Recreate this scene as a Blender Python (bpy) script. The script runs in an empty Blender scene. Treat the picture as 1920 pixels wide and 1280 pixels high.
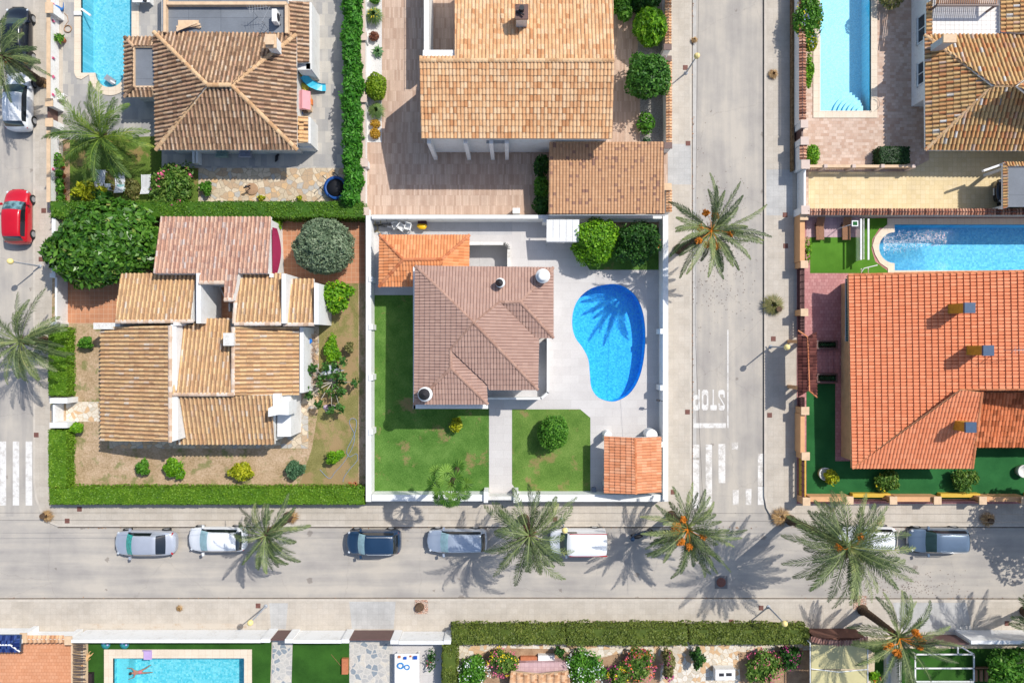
import bpy, math, random
import numpy as np
from mathutils import Vector
from mathutils.geometry import tessellate_polygon
R = math.radians
SC = bpy.context.scene
COL = SC.collection
rng = np.random.default_rng(7)
random.seed(7)

# ------------------------------------------------------------ camera, sky, sun
S = 26.0                      # photo pixels per metre at ground level
H = 1280.0 / S                # height the picture was taken from
cam = bpy.data.cameras.new('camera'); cam.lens = 24; cam.sensor_width = 36
cam.clip_start = 0.5; cam.clip_end = 500
co = bpy.data.objects.new('camera', cam); COL.objects.link(co)
co.location = (0, 0, H); SC.camera = co
SUN_EL = 50.8; SX, SY = 0.779, 0.628
w = bpy.data.worlds.new('World'); SC.world = w; w.use_nodes = True
nt = w.node_tree; bg = nt.nodes['Background']
sky = nt.nodes.new('ShaderNodeTexSky'); sky.sky_type = 'NISHITA'; sky.sun_disc = False
sky.sun_elevation = R(SUN_EL); sky.sun_rotation = math.atan2(SX, SY); sky.air_density = 1.0; sky.dust_density = 1.2
nt.links.new(sky.outputs[0], bg.inputs[0]); bg.inputs[1].default_value = 0.15
sl = bpy.data.lights.new('sun', 'SUN'); sl.energy = 4.0; sl.angle = R(0.53); sl.color = (1.0, 0.955, 0.88)
so = bpy.data.objects.new('sun', sl); COL.objects.link(so)
ce = math.cos(R(SUN_EL)); so.location = (20, 16, 40)
so.rotation_euler = Vector((-SX*ce, -SY*ce, -math.sin(R(SUN_EL)))).to_track_quat('-Z', 'Y').to_euler()
SC.view_settings.view_transform = 'Standard'; SC.view_settings.look = 'None'
SC.view_settings.exposure = 0.16; SC.view_settings.gamma = 1
SC.render.engine = 'CYCLES'
SC.cycles.max_bounces = 6; SC.cycles.transparent_max_bounces = 12; SC.cycles.diffuse_bounces = 3

def P(px, py, z=0.0):
    f = (H - z) / H
    return ((px - 960) / S * f, (640 - py) / S * f, z)
def PP(pts, z): return [P(a, b, z) for a, b in pts]

# ------------------------------------------------------------ mesh builder
class MB:
    def __init__(s): s.V = []; s.n = 0; s.LI = []; s.LT = []; s.UV = []; s.sm = []
    def add(s, verts, loops, totals, uv=None, smooth=False):
        verts = np.asarray(verts, float).reshape(-1, 3); loops = np.asarray(loops, np.int64).ravel()
        totals = np.asarray(totals, np.int64).ravel()
        s.V.append(verts); s.LI.append(loops + s.n); s.LT.append(totals); s.n += len(verts)
        s.UV.append(np.zeros((len(loops), 2)) if uv is None else np.asarray(uv, float).reshape(-1, 2))
        s.sm.append(np.full(len(totals), smooth))
        return s
    def faces(s, verts, faces, uv=None, smooth=False):
        l = [i for f in faces for i in f]
        u = None if uv is None else [uv] * len(l)
        return s.add(verts, l, [len(f) for f in faces], u, smooth)
    def quads(s, V4, uv=None):
        V4 = np.asarray(V4, float); n = len(V4)
        if n == 0: return s
        k = V4.shape[1]
        u = None if uv is None else np.repeat(np.asarray(uv, float), k, axis=0)
        return s.add(V4.reshape(-1, 3), np.arange(n * k), np.full(n, k), u)
    def box(s, x0, y0, z0, x1, y1, z1, uv=None):
        x0, x1 = sorted((x0, x1)); y0, y1 = sorted((y0, y1))
        v = [(x0,y0,z0),(x1,y0,z0),(x1,y1,z0),(x0,y1,z0),(x0,y0,z1),(x1,y0,z1),(x1,y1,z1),(x0,y1,z1)]
        return s.faces(v, [(3,2,1,0),(4,5,6,7),(0,1,5,4),(1,2,6,5),(2,3,7,6),(3,0,4,7)], uv)
    def pbox(s, px0, py0, px1, py1, z0, z1):
        a = P(px0, py0, z1); b = P(px1, py1, z1)
        return s.box(a[0], a[1], z0, b[0], b[1], z1)
    def prism(s, pts, z0, z1, holes=()):
        """pts: world xy; z1 may be a function of (x,y)"""
        zt = z1 if callable(z1) else (lambda x, y: z1)
        polys = [list(pts)] + [list(h) for h in holes]
        flat = [p for q in polys for p in q]; n = len(flat)
        tris = tessellate_polygon([[Vector((p[0], p[1], 0)) for p in q] for q in polys])
        T = []
        for t in tris:
            a, b, c = (flat[i] for i in t)
            cr = (b[0]-a[0])*(c[1]-a[1]) - (b[1]-a[1])*(c[0]-a[0])
            T.append(tuple(t) if cr > 0 else tuple(reversed(t)))
        V = [(p[0], p[1], zt(p[0], p[1])) for p in flat]
        F = list(T)
        if z0 is not None:
            V += [(p[0], p[1], z0) for p in flat]
            F += [tuple(i + n for i in reversed(t)) for t in T]
            o = 0
            for q in polys:
                m = len(q)
                for i in range(m):
                    j = (i + 1) % m
                    F.append((o+i, o+i+n, o+j+n, o+j))
                o += m
        return s.faces(V, F)
    def tube(s, pts, rad, n=8, cap=True, uv=None, smooth=True):
        pts = [Vector(p) for p in pts]
        if not hasattr(rad, '__len__'): rad = [rad] * len(pts)
        V = []; prev = None
        for i, p in enumerate(pts):
            t = (pts[min(i+1, len(pts)-1)] - pts[max(i-1, 0)])
            t = t.normalized() if t.length > 1e-9 else Vector((0,0,1))
            a = Vector((0,0,1)) if abs(t.z) < .9 else Vector((1,0,0))
            if prev is not None: a = prev
            x = (a - t * a.dot(t)); x = x.normalized() if x.length > 1e-6 else t.orthogonal().normalized()
            prev = x; y = t.cross(x)
            for k in range(n):
                an = 2*math.pi*k/n
                V.append(p + (x*math.cos(an) + y*math.sin(an)) * rad[i])
        F = []
        for i in range(len(pts)-1):
            for k in range(n):
                k2 = (k+1) % n
                F.append((i*n+k, i*n+k2, (i+1)*n+k2, (i+1)*n+k))
        s.faces([tuple(v) for v in V], F, uv, smooth)
        if cap:
            m = (len(pts)-1)*n
            s.faces([tuple(v) for v in V], [tuple(reversed(range(n))), tuple(range(m, m+n))], uv)
        return s
    def lathe(s, c, prof, n=16, smooth=True):
        V = []
        for (r, z) in prof:
            for k in range(n):
                a = 2*math.pi*k/n
                V.append((c[0] + r*math.cos(a), c[1] + r*math.sin(a), c[2] + z))
        F = []
        for i in range(len(prof)-1):
            for k in range(n):
                k2 = (k+1) % n
                F.append((i*n+k, i*n+k2, (i+1)*n+k2, (i+1)*n+k))
        F.append(tuple(reversed(range(n)))); m = (len(prof)-1)*n; F.append(tuple(range(m, m+n)))
        return s.faces(V, F, None, smooth)
    def ball(s, c, r, n=14, sq=1.0):
        pr = [(max(r*math.sin(math.pi*i/9), .001), -r*sq*math.cos(math.pi*i/9)) for i in range(10)]
        return s.lathe(c, pr, n)
    def obox(s, c, ax, half):
        """oriented box: centre, 3 axes, half sizes"""
        c = np.array(c, float); A = [np.array(a, float)/np.linalg.norm(a)*h for a, h in zip(ax, half)]
        v = [c + i*A[0] + j*A[1] + k*A[2] for k in (-1,1) for (i,j) in ((-1,-1),(1,-1),(1,1),(-1,1))]
        return s.faces(v, [(3,2,1,0),(4,5,6,7),(0,1,5,4),(1,2,6,5),(2,3,7,6),(3,0,4,7)])
    def build(s, name, mat, parent=None, local=False, base=None):
        V = np.concatenate(s.V) if s.V else np.zeros((0,3))
        off = np.zeros(3)
        if base is not None: off = np.array(base, float)
        elif parent is not None and not local:
            q = parent
            while q is not None: off = off + np.array(q.location); q = q.parent
        V = V - off
        LI = np.concatenate(s.LI); LT = np.concatenate(s.LT); UV = np.concatenate(s.UV); sm = np.concatenate(s.sm)
        me = bpy.data.meshes.new(name)
        me.vertices.add(len(V)); me.vertices.foreach_set('co', V.ravel())
        me.loops.add(len(LI)); me.loops.foreach_set('vertex_index', LI.astype(np.int32))
        me.polygons.add(len(LT))
        st = np.zeros(len(LT), np.int32); st[1:] = np.cumsum(LT)[:-1]
        me.polygons.foreach_set('loop_start', st)
        uvl = me.uv_layers.new(name='UVMap'); uvl.data.foreach_set('uv', UV.ravel())
        me.polygons.foreach_set('use_smooth', sm)
        me.update(calc_edges=True); me.validate()
        me.materials.append(mat)
        o = bpy.data.objects.new(name, me); COL.objects.link(o)
        if parent is not None: o.parent = parent
        if base is not None: o.location = base
        return o

def tag(o, label=None, cat=None, group=None, kind=None):
    if label: o['label'] = label
    if cat: o['category'] = cat
    if group: o['group'] = group
    if kind: o['kind'] = kind
    return o
def thing(name, label, cat, loc=(0,0,0), rz=0, group=None):
    o = bpy.data.objects.new(name, None); COL.objects.link(o)
    o.empty_display_size = .3
    o.location = loc; o.rotation_euler = (0, 0, rz)
    return tag(o, label, cat, group)
def solo(mb, name, mat, label, cat, base=(0,0,0), group=None):
    return tag(mb.build(name, mat, base=base), label, cat, group)
def struct(mb, name, mat): return tag(mb.build(name, mat), kind='structure')
def copy_tree(o, parent=None):
    c = o.copy(); COL.objects.link(c)
    if parent is not None: c.parent = parent
    for ch in KIDS.get(o.name, [k for k in bpy.data.objects if k.parent == o]): copy_tree(ch, c)
    return c
KIDS = {}
def dup(root, label, loc, rz=0, scale=None):
    c = copy_tree(root); c.location = loc; c.rotation_euler = (0, 0, rz); c['label'] = label
    if scale: c.scale = scale
    return c

# ------------------------------------------------------------ materials
def lin(c):
    c = c / 255.0
    return c/12.92 if c <= .04045 else ((c+.055)/1.055)**2.4
def C(r, g, b, k=.8): return (min(lin(r)*k, .9), min(lin(g)*k, .9), min(lin(b)*k, .9), 1)
class NT:
    def __init__(s, name, rough=.85, spec=.3, metal=0):
        s.m = bpy.data.materials.new(name); s.m.use_nodes = True; s.t = s.m.node_tree
        s.b = s.t.nodes['Principled BSDF']
        s.b.inputs['Roughness'].default_value = rough
        s.b.inputs['Specular IOR Level'].default_value = spec
        s.b.inputs['Metallic'].default_value = metal
        s.pos = s.n('ShaderNodeNewGeometry').outputs['Position']
    def n(s, t, **kw):
        o = s.t.nodes.new(t)
        for k, v in kw.items(): setattr(o, k, v)
        return o
    def l(s, a, b): s.t.links.new(a, b)
    def noise(s, scale, detail=4, rough=.6, vec=None, out='Fac', dist=0):
        o = s.n('ShaderNodeTexNoise'); o.inputs['Scale'].default_value = scale
        o.inputs['Detail'].default_value = detail; o.inputs['Roughness'].default_value = rough
        o.inputs['Distortion'].default_value = dist
        s.l(vec or s.pos, o.inputs['Vector']); return o.outputs[out]
    def ramp(s, fac, stops, interp='LINEAR'):
        o = s.n('ShaderNodeValToRGB'); cr = o.color_ramp; cr.interpolation = interp
        while len(cr.elements) > 1: cr.elements.remove(cr.elements[-1])
        for i, (p, c) in enumerate(stops):
            e = cr.elements[0] if i == 0 else cr.elements.new(p)
            e.position = p; e.color = c if len(c) == 4 else (*c, 1)
        s.l(fac, o.inputs[0]); return o.outputs[0]
    def mix(s, fac, a, b, mode='MIX'):
        o = s.n('ShaderNodeMix', data_type='RGBA', blend_type=mode)
        for i, v in ((0, fac), (6, a), (7, b)):
            if hasattr(v, 'links') or hasattr(v, 'is_linked'): s.l(v, o.inputs[i])
            else: o.inputs[i].default_value = v
        return o.outputs[2]
    def math(s, op, a, b=None):
        o = s.n('ShaderNodeMath', operation=op)
        for i, v in enumerate((a, b)):
            if v is None: continue
            if hasattr(v, 'is_linked'): s.l(v, o.inputs[i])
            else: o.inputs[i].default_value = v
        return o.outputs[0]
    def mapping(s, scale=(1,1,1), rot=0, vec=None, loc=(0,0,0)):
        o = s.n('ShaderNodeMapping'); o.inputs['Scale'].default_value = scale
        o.inputs['Rotation'].default_value = (0, 0, rot); o.inputs['Location'].default_value = loc
        s.l(vec or s.pos, o.inputs[0]); return o.outputs[0]
    def bump(s, h, strength=.3, dist=.02):
        o = s.n('ShaderNodeBump'); o.inputs['Strength'].default_value = strength; o.inputs['Distance'].default_value = dist
        s.l(h, o.inputs['Height']); s.l(o.outputs[0], s.b.inputs['Normal'])
    def col(s, c):
        if hasattr(c, 'is_linked'): s.l(c, s.b.inputs['Base Color'])
        else: s.b.inputs['Base Color'].default_value = c
        return s.m
def g(v): return (v, v, v, 1)
def plain(name, c, rough=.6, var=.12, scale=2.5, spec=.4, metal=0, bump=.15):
    t = NT(name, rough, spec, metal)
    f = t.noise(scale, 5)
    f2 = t.ramp(f, [(.3, g(1-var)), (.7, g(1+var*.3))])
    t.bump(t.noise(30, 3), bump, .01)
    return t.col(t.mix(1.0, c, f2, 'MULTIPLY'))
def blotch(name, stops, scale=1.2, rough=.95, fine=18, bump=.5, stretch=(1,1,1), dist=.03, mid=.45):
    t = NT(name, rough, .2)
    v = t.mapping(stretch)
    a = t.noise(scale, 8, .62, v); b = t.noise(fine, 4, .7, v)
    f = t.math('ADD', t.math('MULTIPLY', a, 1-mid), t.math('MULTIPLY', b, mid))
    t.bump(b, bump, dist)
    return t.col(t.ramp(f, stops))
def tiles(name, c1, c2, mortar, bw, bh, ms=.012, off=.5, rough=.75, rot=0, stain=.15, bias=0, spec=.3):
    t = NT(name, rough, spec)
    o = t.n('ShaderNodeTexBrick'); o.offset = off; o.squash = 1
    o.inputs['Color1'].default_value = c1; o.inputs['Color2'].default_value = c2; o.inputs['Mortar'].default_value = mortar
    o.inputs['Scale'].default_value = 1; o.inputs['Mortar Size'].default_value = ms; o.inputs['Mortar Smooth'].default_value = .2
    o.inputs['Bias'].default_value = bias; o.inputs['Brick Width'].default_value = bw; o.inputs['Row Height'].default_value = bh
    t.l(t.mapping(rot=rot), o.inputs['Vector'])
    st = t.ramp(t.noise(.7, 8, .65), [(.3, g(1-stain)), (.62, g(1.03))])
    st2 = t.ramp(t.noise(14, 4, .6), [(.25, g(.88)), (.75, g(1.06))])
    t.bump(t.math('ADD', t.math('MULTIPLY', o.outputs['Fac'], -1), t.math('MULTIPLY', t.noise(25, 3), .4)), .35, .012)
    return t.col(t.mix(1.0, t.mix(1.0, o.outputs['Color'], st, 'MULTIPLY'), st2, 'MULTIPLY'))
def crazy(name, stops, mortar, scale=2.2, gap=.045, rough=.85):
    t = NT(name, rough, .25)
    wv = t.n('ShaderNodeVectorMath', operation='ADD'); t.l(t.pos, wv.inputs[0])
    nz = t.noise(2.5, 2, .5, out='Color'); sc = t.n('ShaderNodeVectorMath', operation='SCALE'); t.l(nz, sc.inputs[0]); sc.inputs['Scale'].default_value = .25
    t.l(sc.outputs[0], wv.inputs[1])
    vo = t.n('ShaderNodeTexVoronoi', voronoi_dimensions='2D'); vo.inputs['Scale'].default_value = scale; t.l(wv.outputs[0], vo.inputs['Vector'])
    ve = t.n('ShaderNodeTexVoronoi', voronoi_dimensions='2D', feature='DISTANCE_TO_EDGE'); ve.inputs['Scale'].default_value = scale; t.l(wv.outputs[0], ve.inputs['Vector'])
    sep = t.n('ShaderNodeSeparateColor'); t.l(vo.outputs['Color'], sep.inputs[0])
    c = t.ramp(sep.outputs[0], stops, 'CONSTANT')
    c = t.mix(1.0, c, t.ramp(t.noise(9, 5, .7), [(.3, g(.82)), (.7, g(1.1))]), 'MULTIPLY')
    e = t.ramp(ve.outputs['Distance'], [(gap*.6, g(0)), (gap*1.4, g(1))])
    t.bump(e, .4, .015)
    return t.col(t.mix(e, mortar, c))
def rooftile(name, stops, dirt=.35, dirtc=(.10,.07,.05,1), dscale=.9, rough=.9, seed=0, fine=.25, chan=.0):
    t = NT(name, rough, .15)
    uv = t.n('ShaderNodeUVMap').outputs[0]
    wn = t.n('ShaderNodeTexWhiteNoise', noise_dimensions='2D')
    fl = t.n('ShaderNodeVectorMath', operation='ADD'); t.l(uv, fl.inputs[0]); fl.inputs[1].default_value = (seed*13.7, seed*3.1, 0)
    t.l(fl.outputs[0], wn.inputs['Vector'])
    c = t.ramp(wn.outputs['Value'], stops)
    c = t.mix(1.0, c, t.ramp(t.noise(16, 5, .75), [(.28, g(1-fine)), (.7, g(1+fine*.5))]), 'MULTIPLY')
    if chan:   # the channel tiles between the covers are coloured darker
        sx = t.n('ShaderNodeSeparateXYZ'); t.l(uv, sx.inputs[0]); ch = t.math('GREATER_THAN', t.math('FRACT', sx.outputs[0]), .5)
        c = t.mix(t.math('MULTIPLY', ch, chan), c, dirtc)
    d = t.math('MULTIPLY', t.noise(dscale, 6, .7), t.noise(11, 5, .8))
    dd = t.ramp(d, [(.22, g(0)), (.46, g(dirt))])
    t.bump(t.noise(40, 3), .3, .01)
    return t.col(t.mix(dd, c, dirtc))
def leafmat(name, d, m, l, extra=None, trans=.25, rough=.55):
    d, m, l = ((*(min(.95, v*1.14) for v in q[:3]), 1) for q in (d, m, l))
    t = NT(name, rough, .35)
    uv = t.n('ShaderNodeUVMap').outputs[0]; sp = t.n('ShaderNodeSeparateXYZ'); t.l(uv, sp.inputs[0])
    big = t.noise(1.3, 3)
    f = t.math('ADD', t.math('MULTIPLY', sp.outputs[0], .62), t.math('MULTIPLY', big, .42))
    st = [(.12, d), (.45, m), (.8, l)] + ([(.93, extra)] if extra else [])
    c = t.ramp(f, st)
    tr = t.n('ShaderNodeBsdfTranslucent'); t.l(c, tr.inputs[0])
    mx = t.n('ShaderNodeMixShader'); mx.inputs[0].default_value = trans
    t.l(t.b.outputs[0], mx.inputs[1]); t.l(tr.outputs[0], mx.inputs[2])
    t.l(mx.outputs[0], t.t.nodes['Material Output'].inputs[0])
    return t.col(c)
def watermat(name, tint, scale=3.5, bump=.35, rough=.04, dist=.02, churn=None):
    t = NT(name)
    nd = t.t.nodes
    tr = t.n('ShaderNodeBsdfTransparent'); tr.inputs[0].default_value = tint
    gl = t.n('ShaderNodeBsdfGlossy'); gl.inputs['Roughness'].default_value = rough
    fr = t.n('ShaderNodeFresnel'); fr.inputs[0].default_value = 1.33
    bp = t.n('ShaderNodeBump'); bp.inputs['Strength'].default_value = bump; bp.inputs['Distance'].default_value = dist
    hgt = t.noise(scale, 3, .5, dist=.6)
    if churn:   # ripples stirred up round the inlet
        vd = t.n('ShaderNodeVectorMath', operation='DISTANCE'); t.l(t.pos, vd.inputs[0]); vd.inputs[1].default_value = churn
        k = t.ramp(t.math('DIVIDE', vd.outputs['Value'], 5.0), [(.35, g(1)), (1, g(0))]); bp2 = t.math('MULTIPLY', t.noise(9, 4, .7, dist=1), t.math('MULTIPLY', k, 6))
        hgt = t.math('ADD', hgt, bp2)
    t.l(hgt, bp.inputs['Height'])
    t.l(bp.outputs[0], gl.inputs['Normal']); t.l(bp.outputs[0], fr.inputs['Normal'])
    mx = t.n('ShaderNodeMixShader'); t.l(fr.outputs[0], mx.inputs[0]); t.l(tr.outputs[0], mx.inputs[1]); t.l(gl.outputs[0], mx.inputs[2])
    t.l(mx.outputs[0], nd['Material Output'].inputs[0]); nd.remove(t.b)
    return t.m

def dirty(name, c, d, amt, sc=1.1):
    t = NT(name, .75, .3); a = t.math('MULTIPLY', t.noise(sc, 7, .7), t.noise(sc*7, 5, .75)); f = t.ramp(a, [(.24, g(0)), (.42, g(amt))]); t.bump(t.noise(30, 3), .15, .01)
    return t.col(t.mix(f, c, d))
WHITE = dirty('white_paint', C(244,244,242,.84), C(206,200,190), .55)
WHITE2 = dirty('weathered_white_paint', C(236,234,228,.8), C(176,166,152), .8, 1.6)
GREYW = plain('pale_grey_render', C(205,206,208,.75), .8, .15)
CREAM = plain('cream_stone', C(238,205,168,.8), .8, .18, 3)
PINKCAP = plain('pinkish_cap_stone', C(226,204,190,.8), .8, .12, 3)
BEIGE = plain('beige_render', C(226,186,140,.8), .85, .2, 2)
BLACK = plain('black_plastic', (.012,.012,.014,1), .5)
DARKM = plain('dark_metal', (.03,.03,.035,1), .45)
BROWNM = plain('brown_painted_metal', C(112,84,78,.8), .5, .1)
MAROON = plain('maroon_paint', C(92,52,52,.8), .6, .15)
WOOD = plain('teak_wood', C(178,128,92,.8), .7, .3, 9)
DWOOD = plain('dark_wood', C(98,80,66,.8), .8, .35, 9)
GALV = plain('galvanised_steel', C(196,200,205,.7), .4, .1, 5, .5, .3)
TERRA = plain('terracotta', C(206,128,88,.8), .8, .2, 5)
RUST = plain('rusty_cover_iron', C(136,92,82,.75), .8, .3, 6)
YELLOW = plain('yellow_paint', C(232,190,70,.8), .7, .15)
SOIL = blotch('bare_soil', [(.35, C(150,118,92)), (.6, C(196,164,132))], 2)
BARK = blotch('bark', [(.3, C(70,54,42)), (.7, C(128,104,82))], 6, bump=.8)
PALMBARK = blotch('palm_trunk_bark', [(.3, C(52,40,33)), (.7, C(112,92,72))], 7, bump=1, stretch=(1,1,3))
# ------------------------------------------------------------ tiled roofs
def ray(px, py, A, m, ze, p):
    X = (px-960)/S; Y = (640-py)/S
    f = (H - ze + p*(A[0]*m[0]+A[1]*m[1])) / (H + p*(X*m[0]+Y*m[1]))
    return np.array([X*f, Y*f, H*(1-f)])
PROF = {
 'barrel': ([0,.06,.16,.31,.46,.56,.62,.81,1.0], [0,.55,.88,1,.88,.55,0,-.35,0], 5),
 'roman':  ([0,.07,.2,.38,.55,.68,.84,1.0], [0,.45,.85,1,.8,.35,.05,0], 99),
 'flat':   ([0,.07,.2,.5,.80,.88,.95,1.0], [-.1,.75,1,.95,.8,.1,-.5,-.1], 99)}
class Face:
    """one roof plane, given by its eave line (two photo points at height ze), its pitch and its outline in the photo"""
    def __init__(s, eave, ze, pitch, poly):
        s.A = np.array(P(*eave[0], ze)); B = np.array(P(*eave[1], ze))
        e = (B - s.A)[:2]; e /= np.linalg.norm(e); m = np.array([-e[1], e[0]])
        c = np.mean([P(a, b, ze)[:2] for a, b in poly], axis=0)
        if (c - s.A[:2]) @ m < 0: m = -m
        s.m = m; s.p = pitch; s.ze = ze
        s.a = np.array([e[0], e[1], 0.0]); q = math.hypot(1, pitch)
        s.d = np.array([-m[0], -m[1], -pitch]) / q; s.n = np.array([-pitch*m[0], -pitch*m[1], 1]) / q
        if s.n[2] < 0: s.n = -s.n
        s.poly = [ray(a, b, s.A, m, ze, pitch) for a, b in poly]
    def z(s, x, y): return s.ze + s.p * ((x-s.A[0])*s.m[0] + (y-s.A[1])*s.m[1])
    def uv(s, pt): r = pt - s.A; return (float(r @ s.a), float(r @ s.d))
def clip_poly(poly, a, b, c):
    """keep a*u+b*v<=c"""
    out = []
    for i in range(len(poly)):
        p, q = poly[i], poly[(i+1) % len(poly)]
        dp = a*p[0]+b*p[1]-c; dq = a*q[0]+b*q[1]-c
        if dp <= 0: out.append(p)
        if (dp < 0) != (dq < 0) and dp != dq:
            t = dp/(dp-dq); out.append((p[0]+t*(q[0]-p[0]), p[1]+t*(q[1]-p[1])))
    return out
def tile_face(mb, F, w=.24, c=.38, amp=.05, lip=.03, prof='barrel', jit=1.0, seed=0, lift=.03):
    ss, hh, chan = PROF[prof]; ns = len(ss)-1
    r = np.random.default_rng(seed+11)
    P2 = [F.uv(q) for q in F.poly]
    us = [q[0] for q in P2]; vs = [q[1] for q in P2]
    c0 = math.floor(min(us)/w)-1; c1 = math.ceil(max(us)/w)+1
    r0 = math.floor(-max(vs)/c)-1; r1 = math.ceil(-min(vs)/c)+1
    nc = c1-c0; nr = r1-r0
    ju = r.normal(0, .006*jit, (nc, nr)); jh = r.normal(0, .006*jit, (nc, nr)); jv = r.normal(0, .012*jit, (nc, nr))
    tris = tessellate_polygon([[Vector((*q, 0)) for q in P2]])
    def emit(pts, ci, ri, k):
        # pts list of (u,v), heights from tile (ci,ri), segment k
        out = []
        for (u, v) in pts:
            s0 = (u/w - (ci)); s0 = min(max(s0, ss[k]), ss[k+1])
            tt = (s0-ss[k])/(ss[k+1]-ss[k]); h = hh[k]+(hh[k+1]-hh[k])*tt
            fr = (v + (ri+1)*c)/c
            hgt = lift + amp*h + lip*fr + jh[ci-c0, ri-r0]
            out.append(F.A + F.a*(u+ju[ci-c0, ri-r0]) + F.d*v + F.n*hgt)
        return out
    # vectorised full cells
    ci, ri, k = np.meshgrid(np.arange(c0, c1), np.arange(r0, r1), np.arange(ns), indexing='ij')
    ci = ci.ravel(); ri = ri.ravel(); k = k.ravel()
    ssa = np.array(ss); hha = np.array(hh)
    u0 = (ci+ssa[k])*w; u1 = (ci+ssa[k+1])*w; v0 = -(ri+1)*c; v1 = -ri*c
    def inside_poly(u, v):
        ins = np.zeros(u.shape, bool); n = len(P2)
        for i in range(n):
            x1, y1 = P2[i]; x2, y2 = P2[(i+1) % n]
            if y1 == y2: continue
            cnd = ((y1 > v) != (y2 > v)) & (u < (x2-x1)*(v-y1)/(y2-y1)+x1)
            ins ^= cnd
        return ins
    full = inside_poly(u0, v0) & inside_poly(u1, v0) & inside_poly(u0, v1) & inside_poly(u1, v1)
    # cells crossed by an edge (nonconvex notches): test edges sampled
    near = np.zeros(len(ci), bool)
    for i in range(len(P2)):
        a = np.array(P2[i]); b = np.array(P2[(i+1) % len(P2)])
        L = np.linalg.norm(b-a); n = max(2, int(L/(w*.07)))
        for t in np.array_split(np.linspace(0, 1, n), max(1, n//400)):
            q = a + (b-a)*t[:, None]
            cc = np.floor(q[:,0]/w).astype(int)-c0; fr = q[:,0]/w - np.floor(q[:,0]/w)
            rr = np.floor(-q[:,1]/c).astype(int)-r0; kk = np.clip(np.searchsorted(ssa, fr, side='right')-1, 0, ns-1)
            ok = (cc >= 0)&(cc < nc)&(rr >= 0)&(rr < nr)
            near[((cc*nr+rr)*ns+kk)[ok]] = True
    full &= ~near
    idx = np.nonzero(full)[0]
    def pos(u, v, h, hg):
        q = ju[ci[idx]-c0, ri[idx]-r0]
        return F.A + F.a*(u+q)[:,None] + F.d*v[:,None] + F.n*hg[:,None]
    jj = jh[ci[idx]-c0, ri[idx]-r0]; jvv = jv[ci[idx]-c0, ri[idx]-r0]
    ha = lift+amp*hha[k[idx]]+jj; hb = lift+amp*hha[k[idx]+1]+jj
    V4 = np.stack([pos(u0[idx], v1[idx]+jvv, 0, ha+lip), pos(u1[idx], v1[idx]+jvv, 0, hb+lip),
                   pos(u1[idx], v0[idx]-.02, 0, hb), pos(u0[idx], v0[idx]-.02, 0, ha)], axis=1)
    V4 = fix_up(V4)
    ch = (k[idx] >= chan).astype(float)*.5
    mb.quads(V4, np.stack([ci[idx]+.13+ch, ri[idx]+.27], 1))
    # riser at lower end of each course piece
    V5 = np.stack([pos(u0[idx], v1[idx]+jvv, 0, ha+lip), pos(u1[idx], v1[idx]+jvv, 0, hb+lip),
                   pos(u1[idx], v1[idx]+jvv, 0, hb*0-.01), pos(u0[idx], v1[idx]+jvv, 0, ha*0-.01)], axis=1)
    mb.quads(V5, np.stack([ci[idx]+.13+ch, ri[idx]+.27], 1))
    # boundary cells
    bi = np.nonzero(~full & (near | inside_poly((u0+u1)/2, (v0+v1)/2)))[0]
    T = []
    for t in tris:
        a, b, cc = (P2[i] for i in t)
        cr = (b[0]-a[0])*(cc[1]-a[1])-(b[1]-a[1])*(cc[0]-a[0])
        if cr < 0: b, cc = cc, b
        T.append((a, b, cc))
    for i in bi:
        cell = [(u0[i], v1[i]), (u1[i], v1[i]), (u1[i], v0[i]), (u0[i], v0[i])]
        for (a, b, cc) in T:
            if max(a[0],b[0],cc[0]) < u0[i] or min(a[0],b[0],cc[0]) > u1[i] or max(a[1],b[1],cc[1]) < v0[i] or min(a[1],b[1],cc[1]) > v1[i]: continue
            q = cell
            for (s0, s1) in ((a, b), (b, cc), (cc, a)):
                ex, ey = s1[0]-s0[0], s1[1]-s0[1]
                q = clip_poly(q, ey, -ex, ey*s0[0]-ex*s0[1])
                if len(q) < 3: break
            if len(q) >= 3:
                pts = emit(q, ci[i], ri[i], k[i]); m = len(pts)
                nn = np.cross(pts[1]-pts[0], pts[2]-pts[0])
                if nn[2] < 0: pts = pts[::-1]
                mb.add(pts, range(m), [m], [(ci[i]+.13+(.5 if k[i] >= chan else 0), ri[i]+.27)]*m)
def fix_up(V4):
    n = np.cross(V4[:,1]-V4[:,0], V4[:,3]-V4[:,0]); fl = n[:,2] < 0
    V4[fl] = V4[fl][:, ::-1]; return V4
def cap_line(mb, a, b, r=.1, seg=.36, lift=.05):
    a = np.array(a, float); b = np.array(b, float); L = np.linalg.norm(b-a)
    if L < .05: return
    t = (b-a)/L; s = np.cross(t, (0,0,1)); s /= np.linalg.norm(s); up = np.cross(s, t)
    n = max(1, round(L/seg)); k = 7
    for i in range(n):
        p0 = a+t*L*i/n; p1 = a+t*(L*(i+1)/n+.03); V = []
        for (p, rr) in ((p0, r*1.06), (p1, r*.92)):
            for j in range(k):
                an = math.pi*j/(k-1)
                V.append(p + s*math.cos(an)*rr*1.15 + up*(math.sin(an)*rr*.85+lift-.02))
        V = [v+up*random.uniform(0,.008) for v in V]
        mb.faces(V, [(j, j+1, j+1+k, j+k) for j in range(k-1)]+[tuple(range(k)), tuple(range(2*k-1, k-1, -1))], (777+i+random.random()*50, 3.3))
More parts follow.
